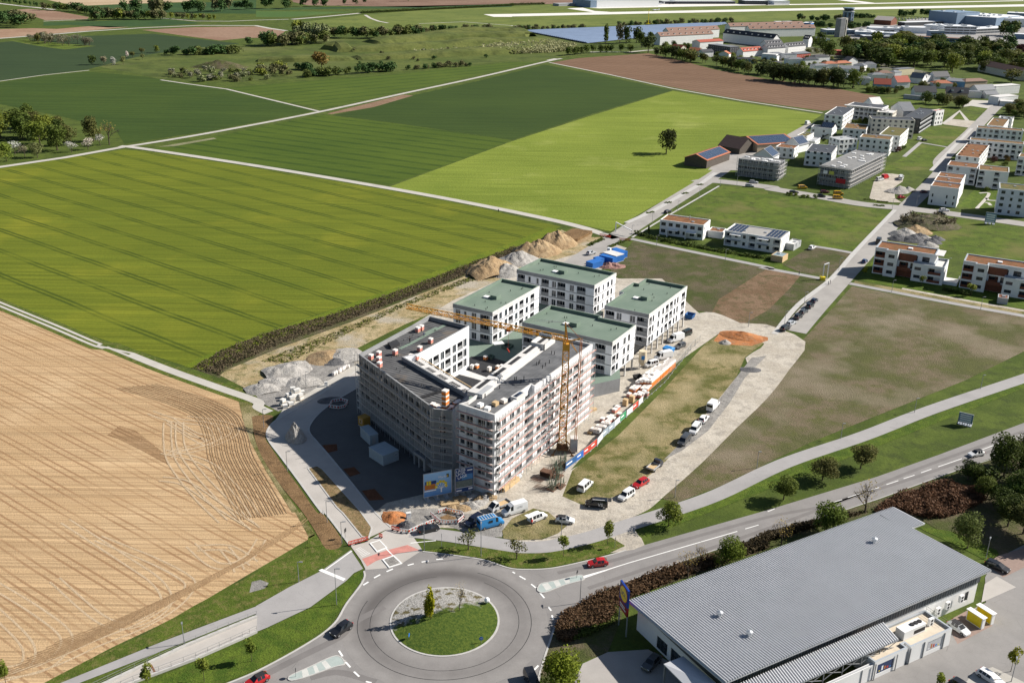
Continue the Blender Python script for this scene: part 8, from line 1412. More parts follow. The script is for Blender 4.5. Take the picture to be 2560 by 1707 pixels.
TR = {'far': [(crown(s, 420, 0.056, 6, 0.22, 0.52, 0.48, 0.37), trunkmesh(s, 0.3, 0.028, 3)) for s in range(6)],
 'mid': [(crown(20+s, 1300, 0.032, 9, 0.22, 0.56, 0.44, 0.37), trunkmesh(20+s, 0.3, 0.026, 5)) for s in range(4)],
 'near': [(crown(40+s, 3600, 0.021, 12, 0.23, 0.58, 0.41, 0.37), trunkmesh(40+s, 0.28, 0.022, 6)) for s in range(3)],
 'bush': [(crown(60+s, 520, 0.062, 7, 0.34, 0.42, 0.5, 0.5), None) for s in range(4)],
 'tall': [(crown(70+s, 700, 0.030, 7, 0.07, 0.56, 0.44, 0.13), trunkmesh(70+s, 0.2, 0.016, 2)) for s in range(2)],
 'young': [(crown(80+s, 520, 0.035, 6, 0.11, 0.66, 0.34, 0.20), trunkmesh(80+s, 0.5, 0.012, 3)) for s in range(2)],
 'lace': [(crown(90+s, 330, 0.036, 9, 0.28, 0.62, 0.36, 0.40), trunkmesh(90+s, 0.3, 0.03, 7)) for s in range(3)],
 'bare': [(crown(95+s, 160, 0.018, 9, 0.26, 0.66, 0.34, 0.36), baremesh(95+s)) for s in range(2)]}
DG = (0.061,0.090,0.020); MG = (0.094,0.133,0.026); LG = (0.167,0.210,0.035); YG = (0.246,0.268,0.029); OL = (0.123,0.131,0.041); GR = (0.232,0.225,0.160); WB = (0.55,0.53,0.52); PL = (0.203,0.225,0.094); BR = (0.160,0.109,0.058); AU = (0.377,0.290,0.087)
STF = [0]; FARL = []
def tree(p, h, kind, col, label, group=None, wf=1.0, name=None, cat=None):
    if STF[0]: FARL.append((p, h, kind, col, wf)); return
    cr, tk = rnd.choice(TR[kind]); nm = name or {'bush': 'bush', 'bare': 'bare_tree'}.get(kind, 'tree'); ob = thing(nm, label, cat or ('bush' if kind == 'bush' else 'tree'), (p[0], p[1], 0.0), rnd.uniform(0, 360), group)
    ob.scale = (h*wf, h*wf, h); k = rnd.uniform(0.85, 1.15); c = part('crown', cr, None, ob); c.color = (col[0]*k*rnd.uniform(0.92,1.08), col[1]*k, col[2]*k, 1)
    if tk: part('trunk' if kind != 'bare' else 'branches', tk, None, ob)
    return ob
def belt(pts, n, h, kinds, cols, label, group, spread=4.0, wf=1.0):
    Ls = [(Vector(pts[i+1])-Vector(pts[i])).length for i in range(len(pts)-1)]; T = sum(Ls)
    for k in range(n):
        d = T*(k+rnd.uniform(0.1,0.9))/n; i = 0
        while i < len(Ls)-1 and d > Ls[i]: d -= Ls[i]; i += 1
        p = Vector(pts[i]).lerp(Vector(pts[i+1]), min(1, d/Ls[i])); tree((p.x+rnd.uniform(-1,1)*spread, p.y+rnd.uniform(-1,1)*spread), rnd.uniform(*h), rnd.choice(kinds), rnd.choice(cols), label, group, wf*rnd.uniform(0.9,1.25))
def grove(poly, n, h, kinds, cols, label, group, wf=1.0):
    xs = [p[0] for p in poly]; ys = [p[1] for p in poly]; k = 0
    while k < n:
        x = rnd.uniform(min(xs), max(xs)); y = rnd.uniform(min(ys), max(ys)); ins = False; j = len(poly)-1
        for i in range(len(poly)):
            if (poly[i][1] > y) != (poly[j][1] > y) and x < (poly[j][0]-poly[i][0])*(y-poly[i][1])/(poly[j][1]-poly[i][1])+poly[i][0]: ins = not ins
            j = i
        if ins: tree((x, y), rnd.uniform(*h), rnd.choice(kinds), rnd.choice(cols), label, group, wf*rnd.uniform(0.9,1.3)); k += 1
# --- single trees near the camera
tree((89.8,594.4), 14.4, 'mid', (0.05,0.062,0.02), 'lone broad tree casting a long shadow on the bright meadow', wf=1.12)
tree((-14.1,152.3), 8.2, 'tall', (0.30,0.30,0.015), 'taller yellow-green columnar tree on the roundabout', 'trees on the roundabout', 0.8); tree((-14.8,153.5), 5.2, 'tall', (0.26,0.27,0.02), 'shorter yellow-green columnar tree on the roundabout', 'trees on the roundabout', 1.1); tree((-9,155), 7.2, 'bare', AU, 'upright nearly bare shrub on the roundabout', 'trees on the roundabout', 0.45)
tree((-8.3,176.3), 5.4, 'lace', OL, 'small open pine in front of the blue van', 'small trees on the verge', 0.95); tree((1.7,173.2), 5.0, 'lace', OL, 'small dark pine on the verge below the white van', 'small trees on the verge', 1.0); tree((11.3,174.2), 5.2, 'young', LG, 'young tree on the verge left of the taller one', 'small trees on the verge'); tree((20.8,179), 6.0, 'young', LG, 'young tree on the verge beside the track mouth', 'small trees on the verge'); tree((34.6,186.5), 6.5, 'near', LG, 'loose green bush at the start of the roadside verge', 'small trees on the verge', 1.1)
for p, lb in (((-51.2,135.4),'young staked tree by the lower ramp railing'),((-44.5,140.8),'young staked tree near the ramp top'),((-60.1,133.6),'young tree at the bottom edge below the ramp'),((-84,133.7),'small tree at the bottom left corner')): tree(p, 5.0, 'young', (0.15,0.19,0.03), lb, 'young trees below the ramp')
for p, h, c, lb in (((62.6,198.6),6.4,MG,'leftmost round tree on the roadside verge'),((74.1,207.9),6.6,OL,'middle olive tree on the roadside verge'),((85,213.8),6.6,OL,'right olive tree of three on the roadside verge')): tree(p, h, 'near', c, lb, 'three verge trees beside the main road', 1.35)
tree((9.9,134.3), 8.6, 'near', (0.15,0.20,0.02), 'bright yellow-green tree at the bottom edge by the car park', 'trees around the supermarket', 1.15); tree((44.9,171.8), 7.0, 'near', (0.13,0.18,0.025), 'round light green tree at the supermarket roof edge', 'trees around the supermarket', 1.15); tree((68.5,185.3), 8.0, 'near', (0.10,0.15,0.025), 'green tree between the main road and the roof corner', 'trees around the supermarket', 1.3); tree((96.9,180.1), 8.5, 'near', (0.14,0.17,0.05), 'pale green tree behind the supermarket', 'trees around the supermarket', 1.05); tree((88.5,141.6), 5.2, 'young', (0.24,0.26,0.03), 'yellow-green staked young tree in the car park', 'trees around the supermarket'); tree((73.7,136.4), 4.0, 'young', (0.20,0.24,0.03), 'young tree top at the bottom edge of the car park', 'trees around the supermarket')
for p, h, lb in (((57.6,180.1),6.5,'bare tree beside the roof edge'),((79.6,193.6),8.0,'bare tree at the main road above the roof corner'),((35.9,167.8),6.5,'thin bare tree in the brown hedge'),((39.3,172.8),4.5,'small bare bush beside the round green tree')): tree(p, h, 'bare', AU, lb, 'bare trees by the main road', 1.0)
for p, h, k, c, w, lb in (((109,209.1),5.5,'near',DG,1.5,'dark bush at the main road in front of the big trees'),((118.4,211),12,'near',DG,0.9,'tall dark ivy tree by the white car'),((125.9,217.7),9,'near',OL,1.0,'open tree at the right edge above the road'),((110.2,201.1),6,'near',MG,1.2,'green bush behind the brown brush'),((113.8,197),8,'near',(0.07,0.12,0.02),1.35,'glossy dark green tree at the right edge'),((118,198),10,'near',DG,1.2,'big dark tree cut by the right edge'),((109.4,188.9),8,'near',DG,1.3,'dark tree behind the pale green one'),((111.4,186),9,'near',OL,1.2,'olive tree at the right edge above the car park'),((112.7,181.8),9,'near',DG,1.2,'dark tree outside the right edge'),((112.7,208.2),5,'bush',DG,1.2,'low dark bush beside the ivy tree'),((123.8,208.1),10,'near',DG,1.1,'dark tree at the right edge of the road'),((110.2,194.3),7,'near',DG,1.2,'dark tree above the pale tree')):
    tree(p, h, k, c, lb, 'dark trees at the right edge', w)
# --- masses of brush and weeds
def mass(name, label, poly, n, size, h, col, seed, cl=3):
    r = random.Random(seed); xs = [p[0] for p in poly]; ys = [p[1] for p in poly]; mb = MB(); k = 0
    while k < n:
        x = r.uniform(min(xs), max(xs)); y = r.uniform(min(ys), max(ys)); ins = False; j = len(poly)-1
        for i in range(len(poly)):
            if (poly[i][1] > y) != (poly[j][1] > y) and x < (poly[j][0]-poly[i][0])*(y-poly[i][1])/(poly[j][1]-poly[i][1])+poly[i][0]: ins = not ins
            j = i
        if not ins: continue
        k += 1; hh = h*(0.35+0.65*max(0, noise.noise(Vector((x*0.25+seed, y*0.25, 0)))+0.55))
        leafquads(mb, [(Vector((x+r.uniform(-.4,.4), y+r.uniform(-.4,.4), 0.05+hh*r.random())), Vector((0,0,1))) for _ in range(cl)], size, r)
    o = part(name, mb, M_leaf, kind='stuff', label=label); o.color = (*col, 1); return o
mass('brown_brush', 'brown leafless hedge brush along the main road', [(10.7,155.4),(16.4,160.7),(29.3,168.9),(42.4,174.9),(43.1,172.6),(32.2,166.3),(23.6,160.4),(21.1,157),(19.2,153.6),(13.7,150.3),(11.2,147.2),(9.2,147.8),(9,151.5)], 5200, 0.20, 1.5, (0.115,0.07,0.04), 1); mass('brown_brush', 'low green plants between the brown brush and the sign', [(10.6,151.8),(19.7,159.3),(21.3,157),(20.4,153.7),(14.9,149.4),(11.2,147.8)], 1800, 0.2, 0.8, (0.09,0.12,0.025), 2)
mass('brown_brush', 'reddish brown brush behind the supermarket roof', [(81.8,193.7),(88.1,199.9),(102.1,206.8),(110.4,205.1),(109.5,200.1),(102.3,194.7),(96.1,191.6),(92.5,191.5),(88.6,194.1)], 5200, 0.22, 2.0, (0.13,0.07,0.042), 3); mass('brown_brush', 'dark brush along the upper roof edge', [(49.9,178.7),(63.1,185.3),(82.9,195.3),(79.9,193.8),(64.6,188.4),(55.8,184.2),(43.5,174.9),(54.8,181.3),(54.5,178.8),(43.1,172.6)], 2600, 0.22, 1.3, (0.07,0.055,0.03), 4)
mass('weeds', 'strip of dry purple brown weeds along the wheat field', [(-92.6,266.8),(-88.6,279.5),(-79.4,293.6),(-60.6,312.6),(-38.9,340.5),(-15.2,374.2),(0,395.2),(4.5,393),(-13.1,364.3),(-37.8,330.3),(-54.2,308.4),(-72.1,285.9),(-83.2,267.2),(-83.7,262.2)], 9000, 0.22, 0.9, (0.125,0.10,0.065), 5, 2); mass('weeds', 'tufts of green grass on the dirt bank', [(-74.4,272.8),(-53.2,302.5),(-37.4,326.2),(-13,360.1),(0.1,382),(-12.7,353.8),(-36.9,321.9),(-52.3,296.7),(-66.4,271.5)], 1500, 0.25, 0.35, (0.12,0.14,0.03), 6, 2)

heap('bramble_mound', 'overgrown grey bramble mound beside the estate street', (187.3,441.4), 15, 10, 5, rough_mat('bramble', [(0.10,0.10,0.055), (0.16,0.13,0.10), (0.08,0.09,0.03)], 0.3, 2.0, 0.9), 0, 61, 30, cat='mound', group=None, peaks=3); mass('brambles', 'thorny growth on the bramble mound', ringpts((188,443.3), 9, 20, 1.4, 0.9), 1500, 0.4, 4.6, (0.14,0.125,0.085), 13, 3)
def hedge(label, pts, w, h, col, seed):
    a, b = polyline_strip(pts, w); o = mass('hedge', label, a+b[::-1], int(sum((Vector(pts[i+1])-Vector(pts[i])).length for i in range(len(pts)-1))*w*5), 0.3, h, col, seed, 4)
hedge('dark garden hedge in front of the white sedum house', [(52.5,419.3),(59.5,411.3),(67.9,405.3),(80.2,397.3)], 2.6, 1.7, DG, 20); hedge('garden hedge of the solar panel house', [(80.1,396.5),(92.1,389.6),(102.1,385),(105.8,382.4)], 2.0, 1.5, DG, 21); hedge('garden hedge below the second rust clad house', [(158.5,350.6),(164.4,345.4),(166,344.3)], 2.2, 1.6, DG, 22); hedge('long clipped hedge along the airfield fence', [(-253,1691),(-167,1786),(-11,1951),(-11,1974),(51,2011)], 7, 4, DG, 23)
for q in ([(61.7,453.7),(65.1,456.3)], [(73,473.3),(75.7,475.2)], [(84.2,493),(87,495.5)], [(95.1,512.8),(97.5,515.4)], [(173.5,488.1),(178.6,486.9)], [(178.7,484.1),(183.7,482.9)], [(174.6,476.7),(179.3,474.9)], [(30.9,399),(38.1,410)], [(39.8,398),(46,406.4)]): hedge('low planted bed in the estate street', q, 1.8, 0.5, MG, int(q[0][0]))
for p, h, k, c, w, lb in (((134.7,365.9),3.2,'young',YG,1.6,'small yellow-green tree at the corner of the rust clad house'),((152.1,354),4.0,'young',LG,1.4,'young tree in the first rust house garden'),((166.1,343.7),4.6,'young',LG,1.6,'young tree in the second rust house garden'),((58,417.9),4.5,'tall',MG,1.0,'slim conifer by the white sedum house'),((244.5,510.6),3,'bush',MG,1,'round bush at the play lawn'),((234.2,611.9),4,'bush',(0.09,0.03,0.03),1.0,'dark red bush beside the white estate block'),((240.5,621.4),3,'bush',MG,1.2,'green bush beside the white estate block'),((290.7,590.3),4,'bush',(0.14,0.10,0.03),1,'ochre bush in the loggia block courtyard'),((281.3,585.7),4,'bush',(0.06,0.03,0.03),1.1,'dark courtyard bush between sedum roofs'),((283.8,577.2),3,'bush',MG,1.2,'green courtyard bush behind the sedum roof')): tree(p, h, k, c, lb, 'garden plants of the estate', w)
grove([(238,721),(253,723),(250,715),(234,713)], 6, (2,4), ['bush'], [MG, LG], 'small courtyard bush between the estate blocks', 'courtyard bushes'); grove([(198.9,655.6),(211.6,656.8),(205.7,636.7),(193.3,635.6)], 8, (1.5,3.5), ['bush'], [MG, DG], 'garden bush behind the white cube house', 'cube house garden bushes'); belt([(137,496.3),(141.8,492.6),(149,487.3)], 9, (1.2,2.2), ['bush'], [MG, LG], 'low roadside bush at the edge of the green plot', 'bushes at the green plot edge', 1.5)
# --- left grove with blossom
for p, h, k, c, w, lb in (((-253.2,568.3),7,'lace',WB,1.2,'white blossoming tree nearest the path crossing'),((-247.2,576.7),7.5,'lace',WB,1.2,'white blossoming tree behind the nearest one'),((-244.8,588.4),7,'lace',WB,1.1,'white blossoming tree beside the big bare tree'),((-240.8,592.1),15,'bare',AU,1.0,'big bare tree at the end of the grove'),((-253.7,601.1),15,'mid',OL,1.0,'olive tree left of the big bare tree'),((-281.5,559.7),8,'lace',WB,1.1,'pale blossoming tree at the left edge'),((-273.5,554.3),7,'lace',GR,1.2,'grey pink blossoming tree low in the grove'),((-265.5,552),8.5,'mid',PL,1.2,'pale green tree at the front of the grove'),((-278.1,542.2),10,'mid',LG,1.1,'light green tree at the left edge of the path'),((-281.2,536.3),9,'mid',LG,1.2,'light green tree cut by the left edge')): tree(p, h, k, c, lb, 'trees of the left grove', w)
grove([(-341.1,636.9),(-319.9,650.9),(-286.8,623.1),(-257.7,611.3),(-253.5,590.9),(-264.1,570.5),(-290.7,587.5),(-320.1,595)], 18, (12,17), ['mid'], [DG, OL, MG, LG], 'dense tree inside the grove at the left edge', 'dense trees of the left grove')
# --- hedgerows and woods far left
STF[0] = 1
T1 = 'far tree in the hedgerows beyond the dark fields'
belt([(-883,1800),(-774,1700)], 11, (8,10), ['far'], [DG], 'small round tree in the road row at top left', 'roadside row at top left', 1, 0.8); belt([(-751,1653),(-683,1621),(-590,1529)], 26, (9,15), ['far'], [DG, OL, MG], T1, 'far hedgerow trees', 10, 1.2); belt([(-599,1465),(-561,1494),(-510,1495)], 26, (11,18), ['far'], [DG, OL, LG, DG], T1, 'far hedgerow trees', 8, 1.2); belt([(-523,1534),(-463,1506),(-431,1493)], 13, (8,11), ['far'], [LG, OL], 'far row of small light trees along the country road', 'country road row', 2, 0.9); belt([(-606,1640),(-527,1636),(-473,1686)], 17, (16,26), ['far'], [DG, OL, DG], T1, 'far hedgerow trees', 14); belt([(-462,1715),(-432,1731)], 5, (12,19), ['far'], [DG], T1, 'far hedgerow trees', 8); belt([(-429,1751),(-376,1784)], 8, (12,22), ['far'], [DG, MG], T1, 'far hedgerow trees', 8); belt([(-369,1820),(-334,1848)], 5, (14,24), ['far'], [DG], T1, 'far hedgerow trees', 6)
for p, h in (((-310,1878),11),((-295,1904),16),((-279,1918),13),((-229,2023),12),((-211,2028),12)): tree(p, h, 'far', DG, 'single far tree on the ploughed land near the top edge', 'single far trees')
grove([(-743,1452),(-710,1480),(-628,1375),(-632,1328),(-670,1307)], 16, (11,18), ['far'], [DG, OL], 'far tree in the clump at the left edge', 'clump at the left edge', 1.3)
STF[0] = 0
sheet('orchard_grass', [(-576,1175),(-562,1190),(-518,1160),(-461,1133),(-478,1093),(-520,1123)], 0.03, M_plot); grove([(-560,1177),(-531,1189),(-488,1165),(-466,1133),(-494,1120),(-532,1151)], 28, (8,11), ['lace', 'lace', 'bare', 'far'], [GR, OL, GR], 'small grey-green orchard tree in the dark field', 'orchard trees')
for p, h, c, w in (((-399,968),9.5,DG,1.2),((-390,972),8,GR,1),((-380,969),8,WB,0.9),((-373,975),8,PL,1),((-385,1033),6,OL,1.2),((-369,1016),6,PL,1.1),((-392,1037),6,WB,.9),((-376,1080),8,LG,1),((-388,1068),6,OL,1.2)): tree(p, h, 'far', c, 'orchard edge tree or bush beside the dark field corner', 'trees at the field corner', w)
STF[0] = 1
belt([(-359,1057),(-331,1067),(-298,1088)], 18, (6,11), ['far', 'bush'], [DG, DG, MG], 'dark hedge tree left of the waste meadow', 'dark hedge trees', 4, 1.3); grove([(-314,906),(-315,945),(-296,948),(-235,924),(-223,875),(-259,856),(-278,871)], 44, (3,6.5), ['bush', 'far'], [PL, OL, GR, MG], 'pale scrub bush on the old allotment', 'scrub on the allotment', 1.2); heap('grass_mound', 'dark overgrown mound among the scrub', (-279,967), 26, 14, 7, M_rough2, 0, 70, 20, cat='mound', group=None)
belt([(-293,1162),(-261,1186),(-227,1205)], 30, (10,17), ['far'], [DG, MG, OL], 'tree of the wood in front of the far ploughed field', 'wood by the far ploughed field', 12, 1.15); belt([(-272,1237),(-251,1247),(-230,1218)], 10, (16,24), ['far'], [PL, LG], 'tall pale tree of the wood by the far ploughed field', 'pale tall trees of the wood', 10, 0.8); belt([(-246,1277),(-200,1271),(-155,1286),(-120,1338)], 40, (9,16), ['far'], [DG, OL, DG, MG], 'tree of the dark belt in front of the airfield', 'belt before the airfield', 8, 1.2); belt([(-122,1369),(-80,1394),(-34,1429)], 16, (6,10), ['far', 'bush'], [DG, OL], 'bush of the thin belt before the airfield', 'thin belt before the airfield', 5, 1.2)
STF[0] = 0
tree((-183,964), 17, 'far', (0.24,0.185,0.06), 'big ochre willow on the waste meadow', None, 1.35); STF[0] = 1
belt([(-204,961),(-192,954)], 5, (7,9), ['bush'], [DG], 'dark bush beside the big ochre willow', 'willow bushes', 3); belt([(-188,908),(-171,918),(-154,928)], 15, (6,9), ['bush', 'far'], [DG, MG], 'dark bush at the striped field edge', 'bushes at the striped field', 4); belt([(-149,936),(-130,951),(-112,961)], 12, (6,10), ['bush', 'far'], [DG], 'dark bush at the striped field edge', 'bushes at the striped field', 3); belt([(-102,971),(-83,987),(-44,1014)], 14, (4,7), ['bush'], [DG, OL], 'dark bush at the striped field edge', 'bushes at the striped field', 3); grove([(-242,955),(-218,959),(-201,921),(-212,890),(-224,881)], 16, (4,9), ['bush', 'far'], [PL, LG, OL], 'light scrub bush beside the striped field', 'light scrub at the striped field', 1.2); grove([(-207,1159),(-12,1205),(-5,1082),(-96,1011),(-158,1002)], 26, (2.5,5), ['bush'], [DG, OL], 'scattered bush on the terraced waste meadow', 'scattered meadow bushes')
# terraces of the landfill meadow
M_ter = rough_mat('terrace_grass', [(0.10,0.125,0.035), (0.14,0.155,0.045), (0.06,0.075,0.022)], 0.02, 0.4, 0.7)
def ridge(pts, w, h, m, seed):
    c = curve(pts, 8); a, b = polyline_strip(c, w); mb = MB(); n = len(c); V = []
    for i in range(n):
        A = Vector(a[i]); B = Vector(b[i]); e = math.sin(math.pi*min(1, max(0.0, i/(n-1))))**0.35
        for f, z in ((0,0),(0.16,0.75),(0.3,1.0),(0.7,0.95),(0.88,0.7),(1,0)): p = A.lerp(B, f); V.append((p.x, p.y, 0.02+h*z*e*(1+0.25*noise.noise(Vector((p.x*0.03, p.y*0.03, seed))))))
    mb.add(V, [(i*6+k, i*6+k+1, (i+1)*6+k+1, (i+1)*6+k) for i in range(n-1) for k in range(5)]); part('earth_terrace', mb, m, kind='structure')
for s, (q, w, h) in enumerate((([(-124,1314),(-71,1363),(-7,1392),(7,1347)],34,7),([(-173,1215),(-118,1258),(-7,1321),(14,1325)],38,8),([(-187,1128),(-133,1154),(-63,1208),(-6,1251),(34,1279)],30,7),([(-208,1136),(-198,1149),(-184,1117)],22,8),([(-167,1057),(-103,1087),(-6,1146),(19,1198),(65,1205)],32,6),([(-259,1024),(-217,1030),(-166,1052)],24,5))): ridge(q, w, h, M_ter, s)
mass('blossom_scrub', 'pale blossoming scrub on the terrace slope', [(-31,1189),(7,1214),(46,1243),(69,1219),(63,1169),(30,1141),(-5,1124),(-42,1140)], 2400, 1.1, 7, (0.34,0.35,0.20), 30, 3); mass('blossom_scrub', 'pale flowering weeds on the middle terrace', [(-114,1118),(-60,1149),(-6,1193),(-6,1146),(-58,1116),(-104,1098)], 900, 0.9, 5, (0.32,0.33,0.20), 31, 2)
# --- around the solar park and town
STF[0] = 0
belt([(52,1117),(79,1149),(104,1164),(131,1169)], 11, (8.5,10), ['far'], [MG, DG], 'round tree in the row beside the brown field corner', 'row at the brown field corner', 1, 1.1)
for p, h, k, c, w, lb in (((106,1244),26,'tall',MG,1.0,'single slim poplar before the solar park'),((125,1268),24,'far',(0.19,0.17,0.10),0.7,'pale bare poplar before the solar park'),((132,1262),22,'far',DG,0.7,'dark upright tree before the solar park'),((147,1282),19,'far',DG,1.0,'dark round tree at the solar park edge'),((146,1219),19,'far',DG,0.9,'dark tree beside the willow at the field'),((147,1162),20,'far',(0.085,0.11,0.04),1.2,'big grey-green willow at the brown field corner'),((165,1281),14,'far',DG,1.0,'dark tree beside the first terrace')): tree(p, h, k, c, lb, 'trees by the solar park', w)
STF[0] = 1
belt([(-7,1429),(38,1449),(94,1473)], 20, (5,9), ['bush'], [DG, OL], 'bush along the far side of the solar park', 'bushes behind the solar park', 3); belt([(147,1515),(238,1580),(340,1638)], 28, (6,10), ['bush'], [DG, OL], 'bush along the far side of the solar park', 'bushes behind the solar park', 3)
STF[0] = 0
GWL = [(0.075,0.10,0.035), (0.06,0.085,0.028), MG, OL]; belt([(156,1135),(172,1114),(186,1072),(196,1078)], 17, (8,14), ['far'], GWL, 'grey-green tree of the row between field and houses', 'tree row between field and houses', 6, 1.2); belt([(200,1053),(213,1031),(220,1002),(244,969)], 16, (9,14), ['far'], GWL, 'grey-green tree of the row between field and houses', 'tree row between field and houses', 6, 1.25); belt([(233,952),(249,928),(266,912),(293,903)], 26, (11,17), ['far', 'mid'], GWL, 'grey-green tree of the row between field and houses', 'tree row between field and houses', 6, 1.2)
WD = [DG, DG, MG, OL, (0.09,0.115,0.03), LG]; grove([(347,1183),(380,1219),(457,1253),(387,1054),(368,1052),(371,1107),(351,1121),(343,1134)], 32, (13,20), ['far', 'mid'], WD, 'dense tree of the wood behind the house rows', 'wood behind the house rows', 1.25); grove([(474,1302),(532,1312),(553,1259),(455,1025),(431,1007),(415,1020),(403,1049),(390,1063)], 44, (13,21), ['far', 'mid'], WD, 'dense tree of the wood behind the house rows', 'wood behind the house rows', 1.25); grove([(569,1295),(613,1258),(561,1122),(473,957),(440,953),(459,1004),(465,1042)], 24, (12,19), ['far', 'mid'], WD+[(0.05,0.018,0.02)], 'dense tree of the wood behind the house rows', 'wood behind the house rows', 1.25)
STF[0] = 1
grove([(421,1325),(453,1348),(500,1313),(583,1353),(639,1313),(548,1118),(436,1101),(349,1088)], 46, (12,19), ['far'], WD, 'tree between the works and the wood', 'trees before the works', 1.3); belt([(653,1816),(705,1844),(737,1791)], 17, (9,15), ['far'], [DG], 'tree in front of the far packed car park', 'trees at the far car park', 5); belt([(571,1782),(607,1796)], 9, (6,9), ['bush'], [DG], 'bush beside the control tower', 'bushes at the control tower', 5); belt([(457,1702),(475,1679),(518,1707)], 16, (7,12), ['far'], [DG, OL], 'tree along the airfield fence behind the terraces', 'trees behind the terraces', 6); belt([(456,1597),(470,1576)], 10, (6,9), ['bush'], [DG], 'bush below the control tower meadow', 'bushes below the control tower', 6); belt([(489,1564),(530,1589)], 12, (6,10), ['bush', 'far'], [MG, DG], 'bush between towers and works', 'bushes between towers and works', 8); grove([(653,1421),(683,1426),(709,1480),(689,1497)], 6, (16,22), ['far'], [DG, MG], 'tall tree beside the blue-grey shed', 'trees at the blue-grey shed')
STF[0] = 0
grove([(174,1312),(219,1238),(266,1124),(275,1098),(259,1030),(231,1100),(200,1161),(164,1228)], 36, (3,7), ['bush'], [MG, DG, LG, OL], 'garden tree or bush among the terraces', 'garden plants among the terraces'); grove([(289,1194),(356,1215),(348,1135),(366,1093),(378,1030),(332,896),(310,917),(305,1019),(260,1069)], 60, (2.5,6), ['bush'], [MG, DG, LG, OL], 'garden tree or bush among the small houses', 'garden plants among the small houses'); grove([(345,934),(402,968),(434,939),(403,859),(376,861),(345,886),(324,872)], 40, (2.5,6.5), ['bush'], [MG, DG, OL], 'garden tree or bush among the gable houses', 'garden plants among the gable houses'); belt([(328,819),(338,806),(351,793)], 10, (6,10), ['far', 'mid'], [DG, OL], 'dark bush tree at the green corner behind the plaza', 'trees at the green corner', 5, 1.2); belt([(297,877),(310,870),(321,866)], 12, (4,7), ['bush', 'far'], [OL, MG], 'hedge tree at the corner of the ploughed field', 'hedge at the field corner', 3); grove([(373,786),(403,808),(401,780),(368,734),(362,741)], 14, (6,9), ['far', 'mid'], [MG, OL], 'loose tree right of the plaza', 'trees right of the plaza', 1.2); grove([(372,1338),(390,1329),(379,1251),(355,1231),(355,1273)], 10, (8,14), ['far'], [DG, MG], 'tree between school and garden rows', 'trees by the school')
sheet('town_ground', [(243,1242),(275,1098),(316,1094),(352,1049),(355,962),(381,914),(409,882),(431,933),(409,1034),(376,1158),(356,1282),(327,1315),(292,1347)], 0.03, rough_mat('town_yards', [(0.12,0.125,0.06), (0.24,0.23,0.21), (0.07,0.085,0.03)], 0.03, 0.5, 0.4)); sheet('works_yard', [(426,1343),(484,1531),(550,1640),(610,1653),(657,1772),(766,1858),(892,1826),(633,1280),(581,1287),(621,1378),(616,1433),(531,1398),(496,1338)], 0.03, asphalt_mat('works_yard', (0.27,0.26,0.25), 0.1, False))
_lc = {}
def leaf_const(c):
    k = tuple(round(x*40)/40+0.008 for x in c)
    if k not in _lc: t = NT('far_leaves'); _lc[k] = (t.done(t.mix(t.ramp(t.noise(0.7, 3), 0.35, 0.65), tuple(x*0.6 for x in k), tuple(x*1.3 for x in k)), 0.8, 0.1), len(_lc))
    return _lc[k][1]
mb = MB()
for p, h, kind, col, wf in FARL:
    me = rnd.choice(TR[kind])[0]; mi = leaf_const(col); a = rnd.uniform(0, 6.28); ca, sa = math.cos(a)*h*wf, math.sin(a)*h*wf; b = len(mb.v); vs = me.vertices
    mb.v += [(p[0]+v.co.x*ca-v.co.y*sa, p[1]+v.co.x*sa+v.co.y*ca, v.co.z*h) for v in vs]; n = len(vs)//4; mb.f += [(b+4*k, b+4*k+1, b+4*k+2, b+4*k+3) for k in range(n)]; mb.m += [mi]*n
part('far_trees', mb, [v[0] for v in _lc.values()], kind='stuff', label='distant hedgerow trees and bushes merging into one mass')
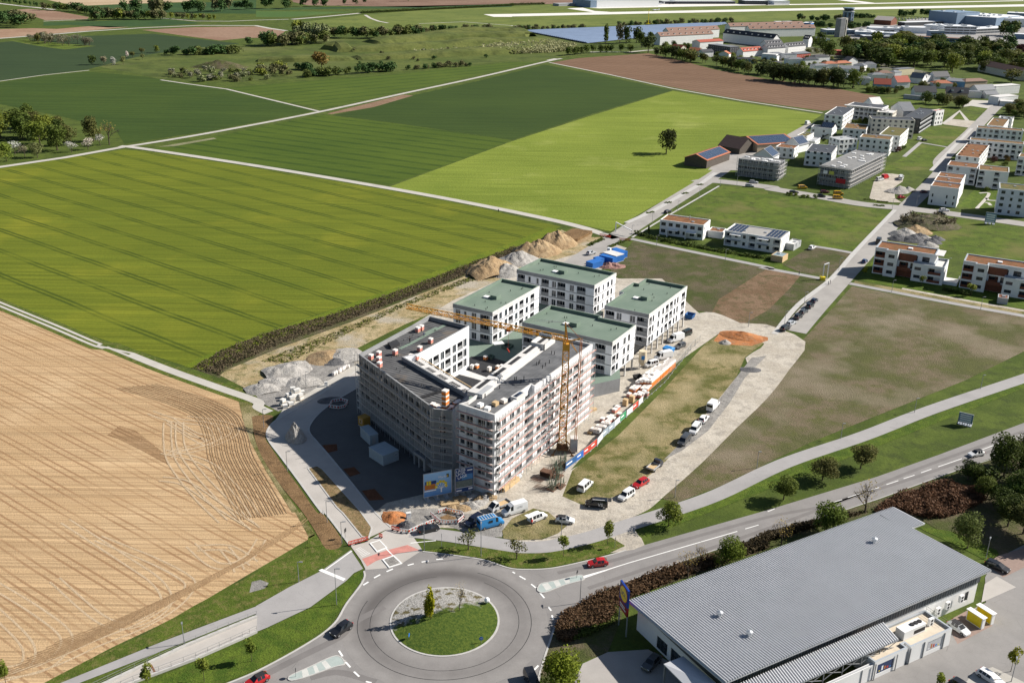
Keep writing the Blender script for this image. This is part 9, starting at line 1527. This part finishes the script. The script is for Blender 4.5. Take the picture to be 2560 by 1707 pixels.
# --- people
M_skin = mat('skin', (0.45,0.28,0.2), 0.6)
def person(p, label, top, legs, ang=0, z=0.09):
    ob = bpy.data.objects.new('person', bpy.data.meshes.new('person')); V = [(0,0,.92),(0,0,1.15),(0,0,1.42),(0,0,1.52),(0,.0,1.68),(.1,0,.88),(.12,.05,.48),(.12,.0,.06),(.12,.16,.03),(-.1,0,.88),(-.12,-.05,.48),(-.12,-.1,.06),(-.12,.06,.03),(.2,0,1.4),(.27,.02,1.12),(.26,.14,.9),(-.2,0,1.4),(-.27,.02,1.12),(-.26,.12,.9)]
    E_ = [(0,1),(1,2),(2,3),(3,4),(0,5),(5,6),(6,7),(7,8),(0,9),(9,10),(10,11),(11,12),(2,13),(13,14),(14,15),(2,16),(16,17),(17,18)]; ob.data.from_pydata(V, E_, []); ob.data.materials.append(top); ob.data.materials.append(legs); ob.data.materials.append(M_skin); ob.location = (p[0], p[1], z); ob.rotation_euler = (0,0,R(ang)); link(ob, None, label, 'person', 'people')
    m = ob.modifiers.new('skin', 'SKIN'); rad = [.15,.15,.16,.06,.11,.09,.07,.045,.04,.09,.07,.045,.04,.07,.05,.04,.07,.05,.04]
    for i, r_ in enumerate(rad): ob.data.skin_vertices[0].data[i].radius = (r_, r_*0.85)
    ob.data.skin_vertices[0].data[0].use_root = True; s = ob.modifiers.new('sub', 'SUBSURF'); s.levels = 1; s.render_levels = 1
    bpy.context.view_layer.update(); me = bpy.data.meshes.new_from_object(ob.evaluated_get(bpy.context.evaluated_depsgraph_get())); ob.modifiers.clear(); ob.data = me
    for pl in me.polygons: z_ = sum(me.vertices[v].co.z for v in pl.vertices)/len(pl.vertices); pl.material_index = 2 if z_ > 1.55 else (1 if z_ < 0.93 and abs(pl.center.x) < 0.21 else 0); pl.use_smooth = True
M_cd = mat('dark_clothes', (0.03,0.03,0.035), 0.9); M_cr_ = mat('red_jacket', (0.5,0.03,0.02), 0.8); M_cb = mat('blue_trousers', (0.04,0.06,0.12), 0.9)
person((5,185.7), 'person in a red jacket behind the open white van', M_cr_, M_cd, 40); person((109.4,365.2), 'person in dark clothes walking on the footpath', M_cd, M_cb, 80); person((117.2,353.3), 'person in a pale jacket at the footpath end', M_grey, M_cd, 30); person((118.3,354.7), 'person in dark clothes beside the pale jacket', M_cd, M_cd, 60); person((-27.6,250.1), 'person in black standing on the striped roof', M_cd, M_cd, 20, 15.9); person((-7.3,450.3), 'person in black on the field path', M_cd, M_cd, 10); person((171.1,381.1), 'person in black behind the garage ramp', M_cd, M_cd, 0); person((-24.2,255.2), 'person crouched low near the roof walkway', M_cb, M_cd, 70, 15.6)
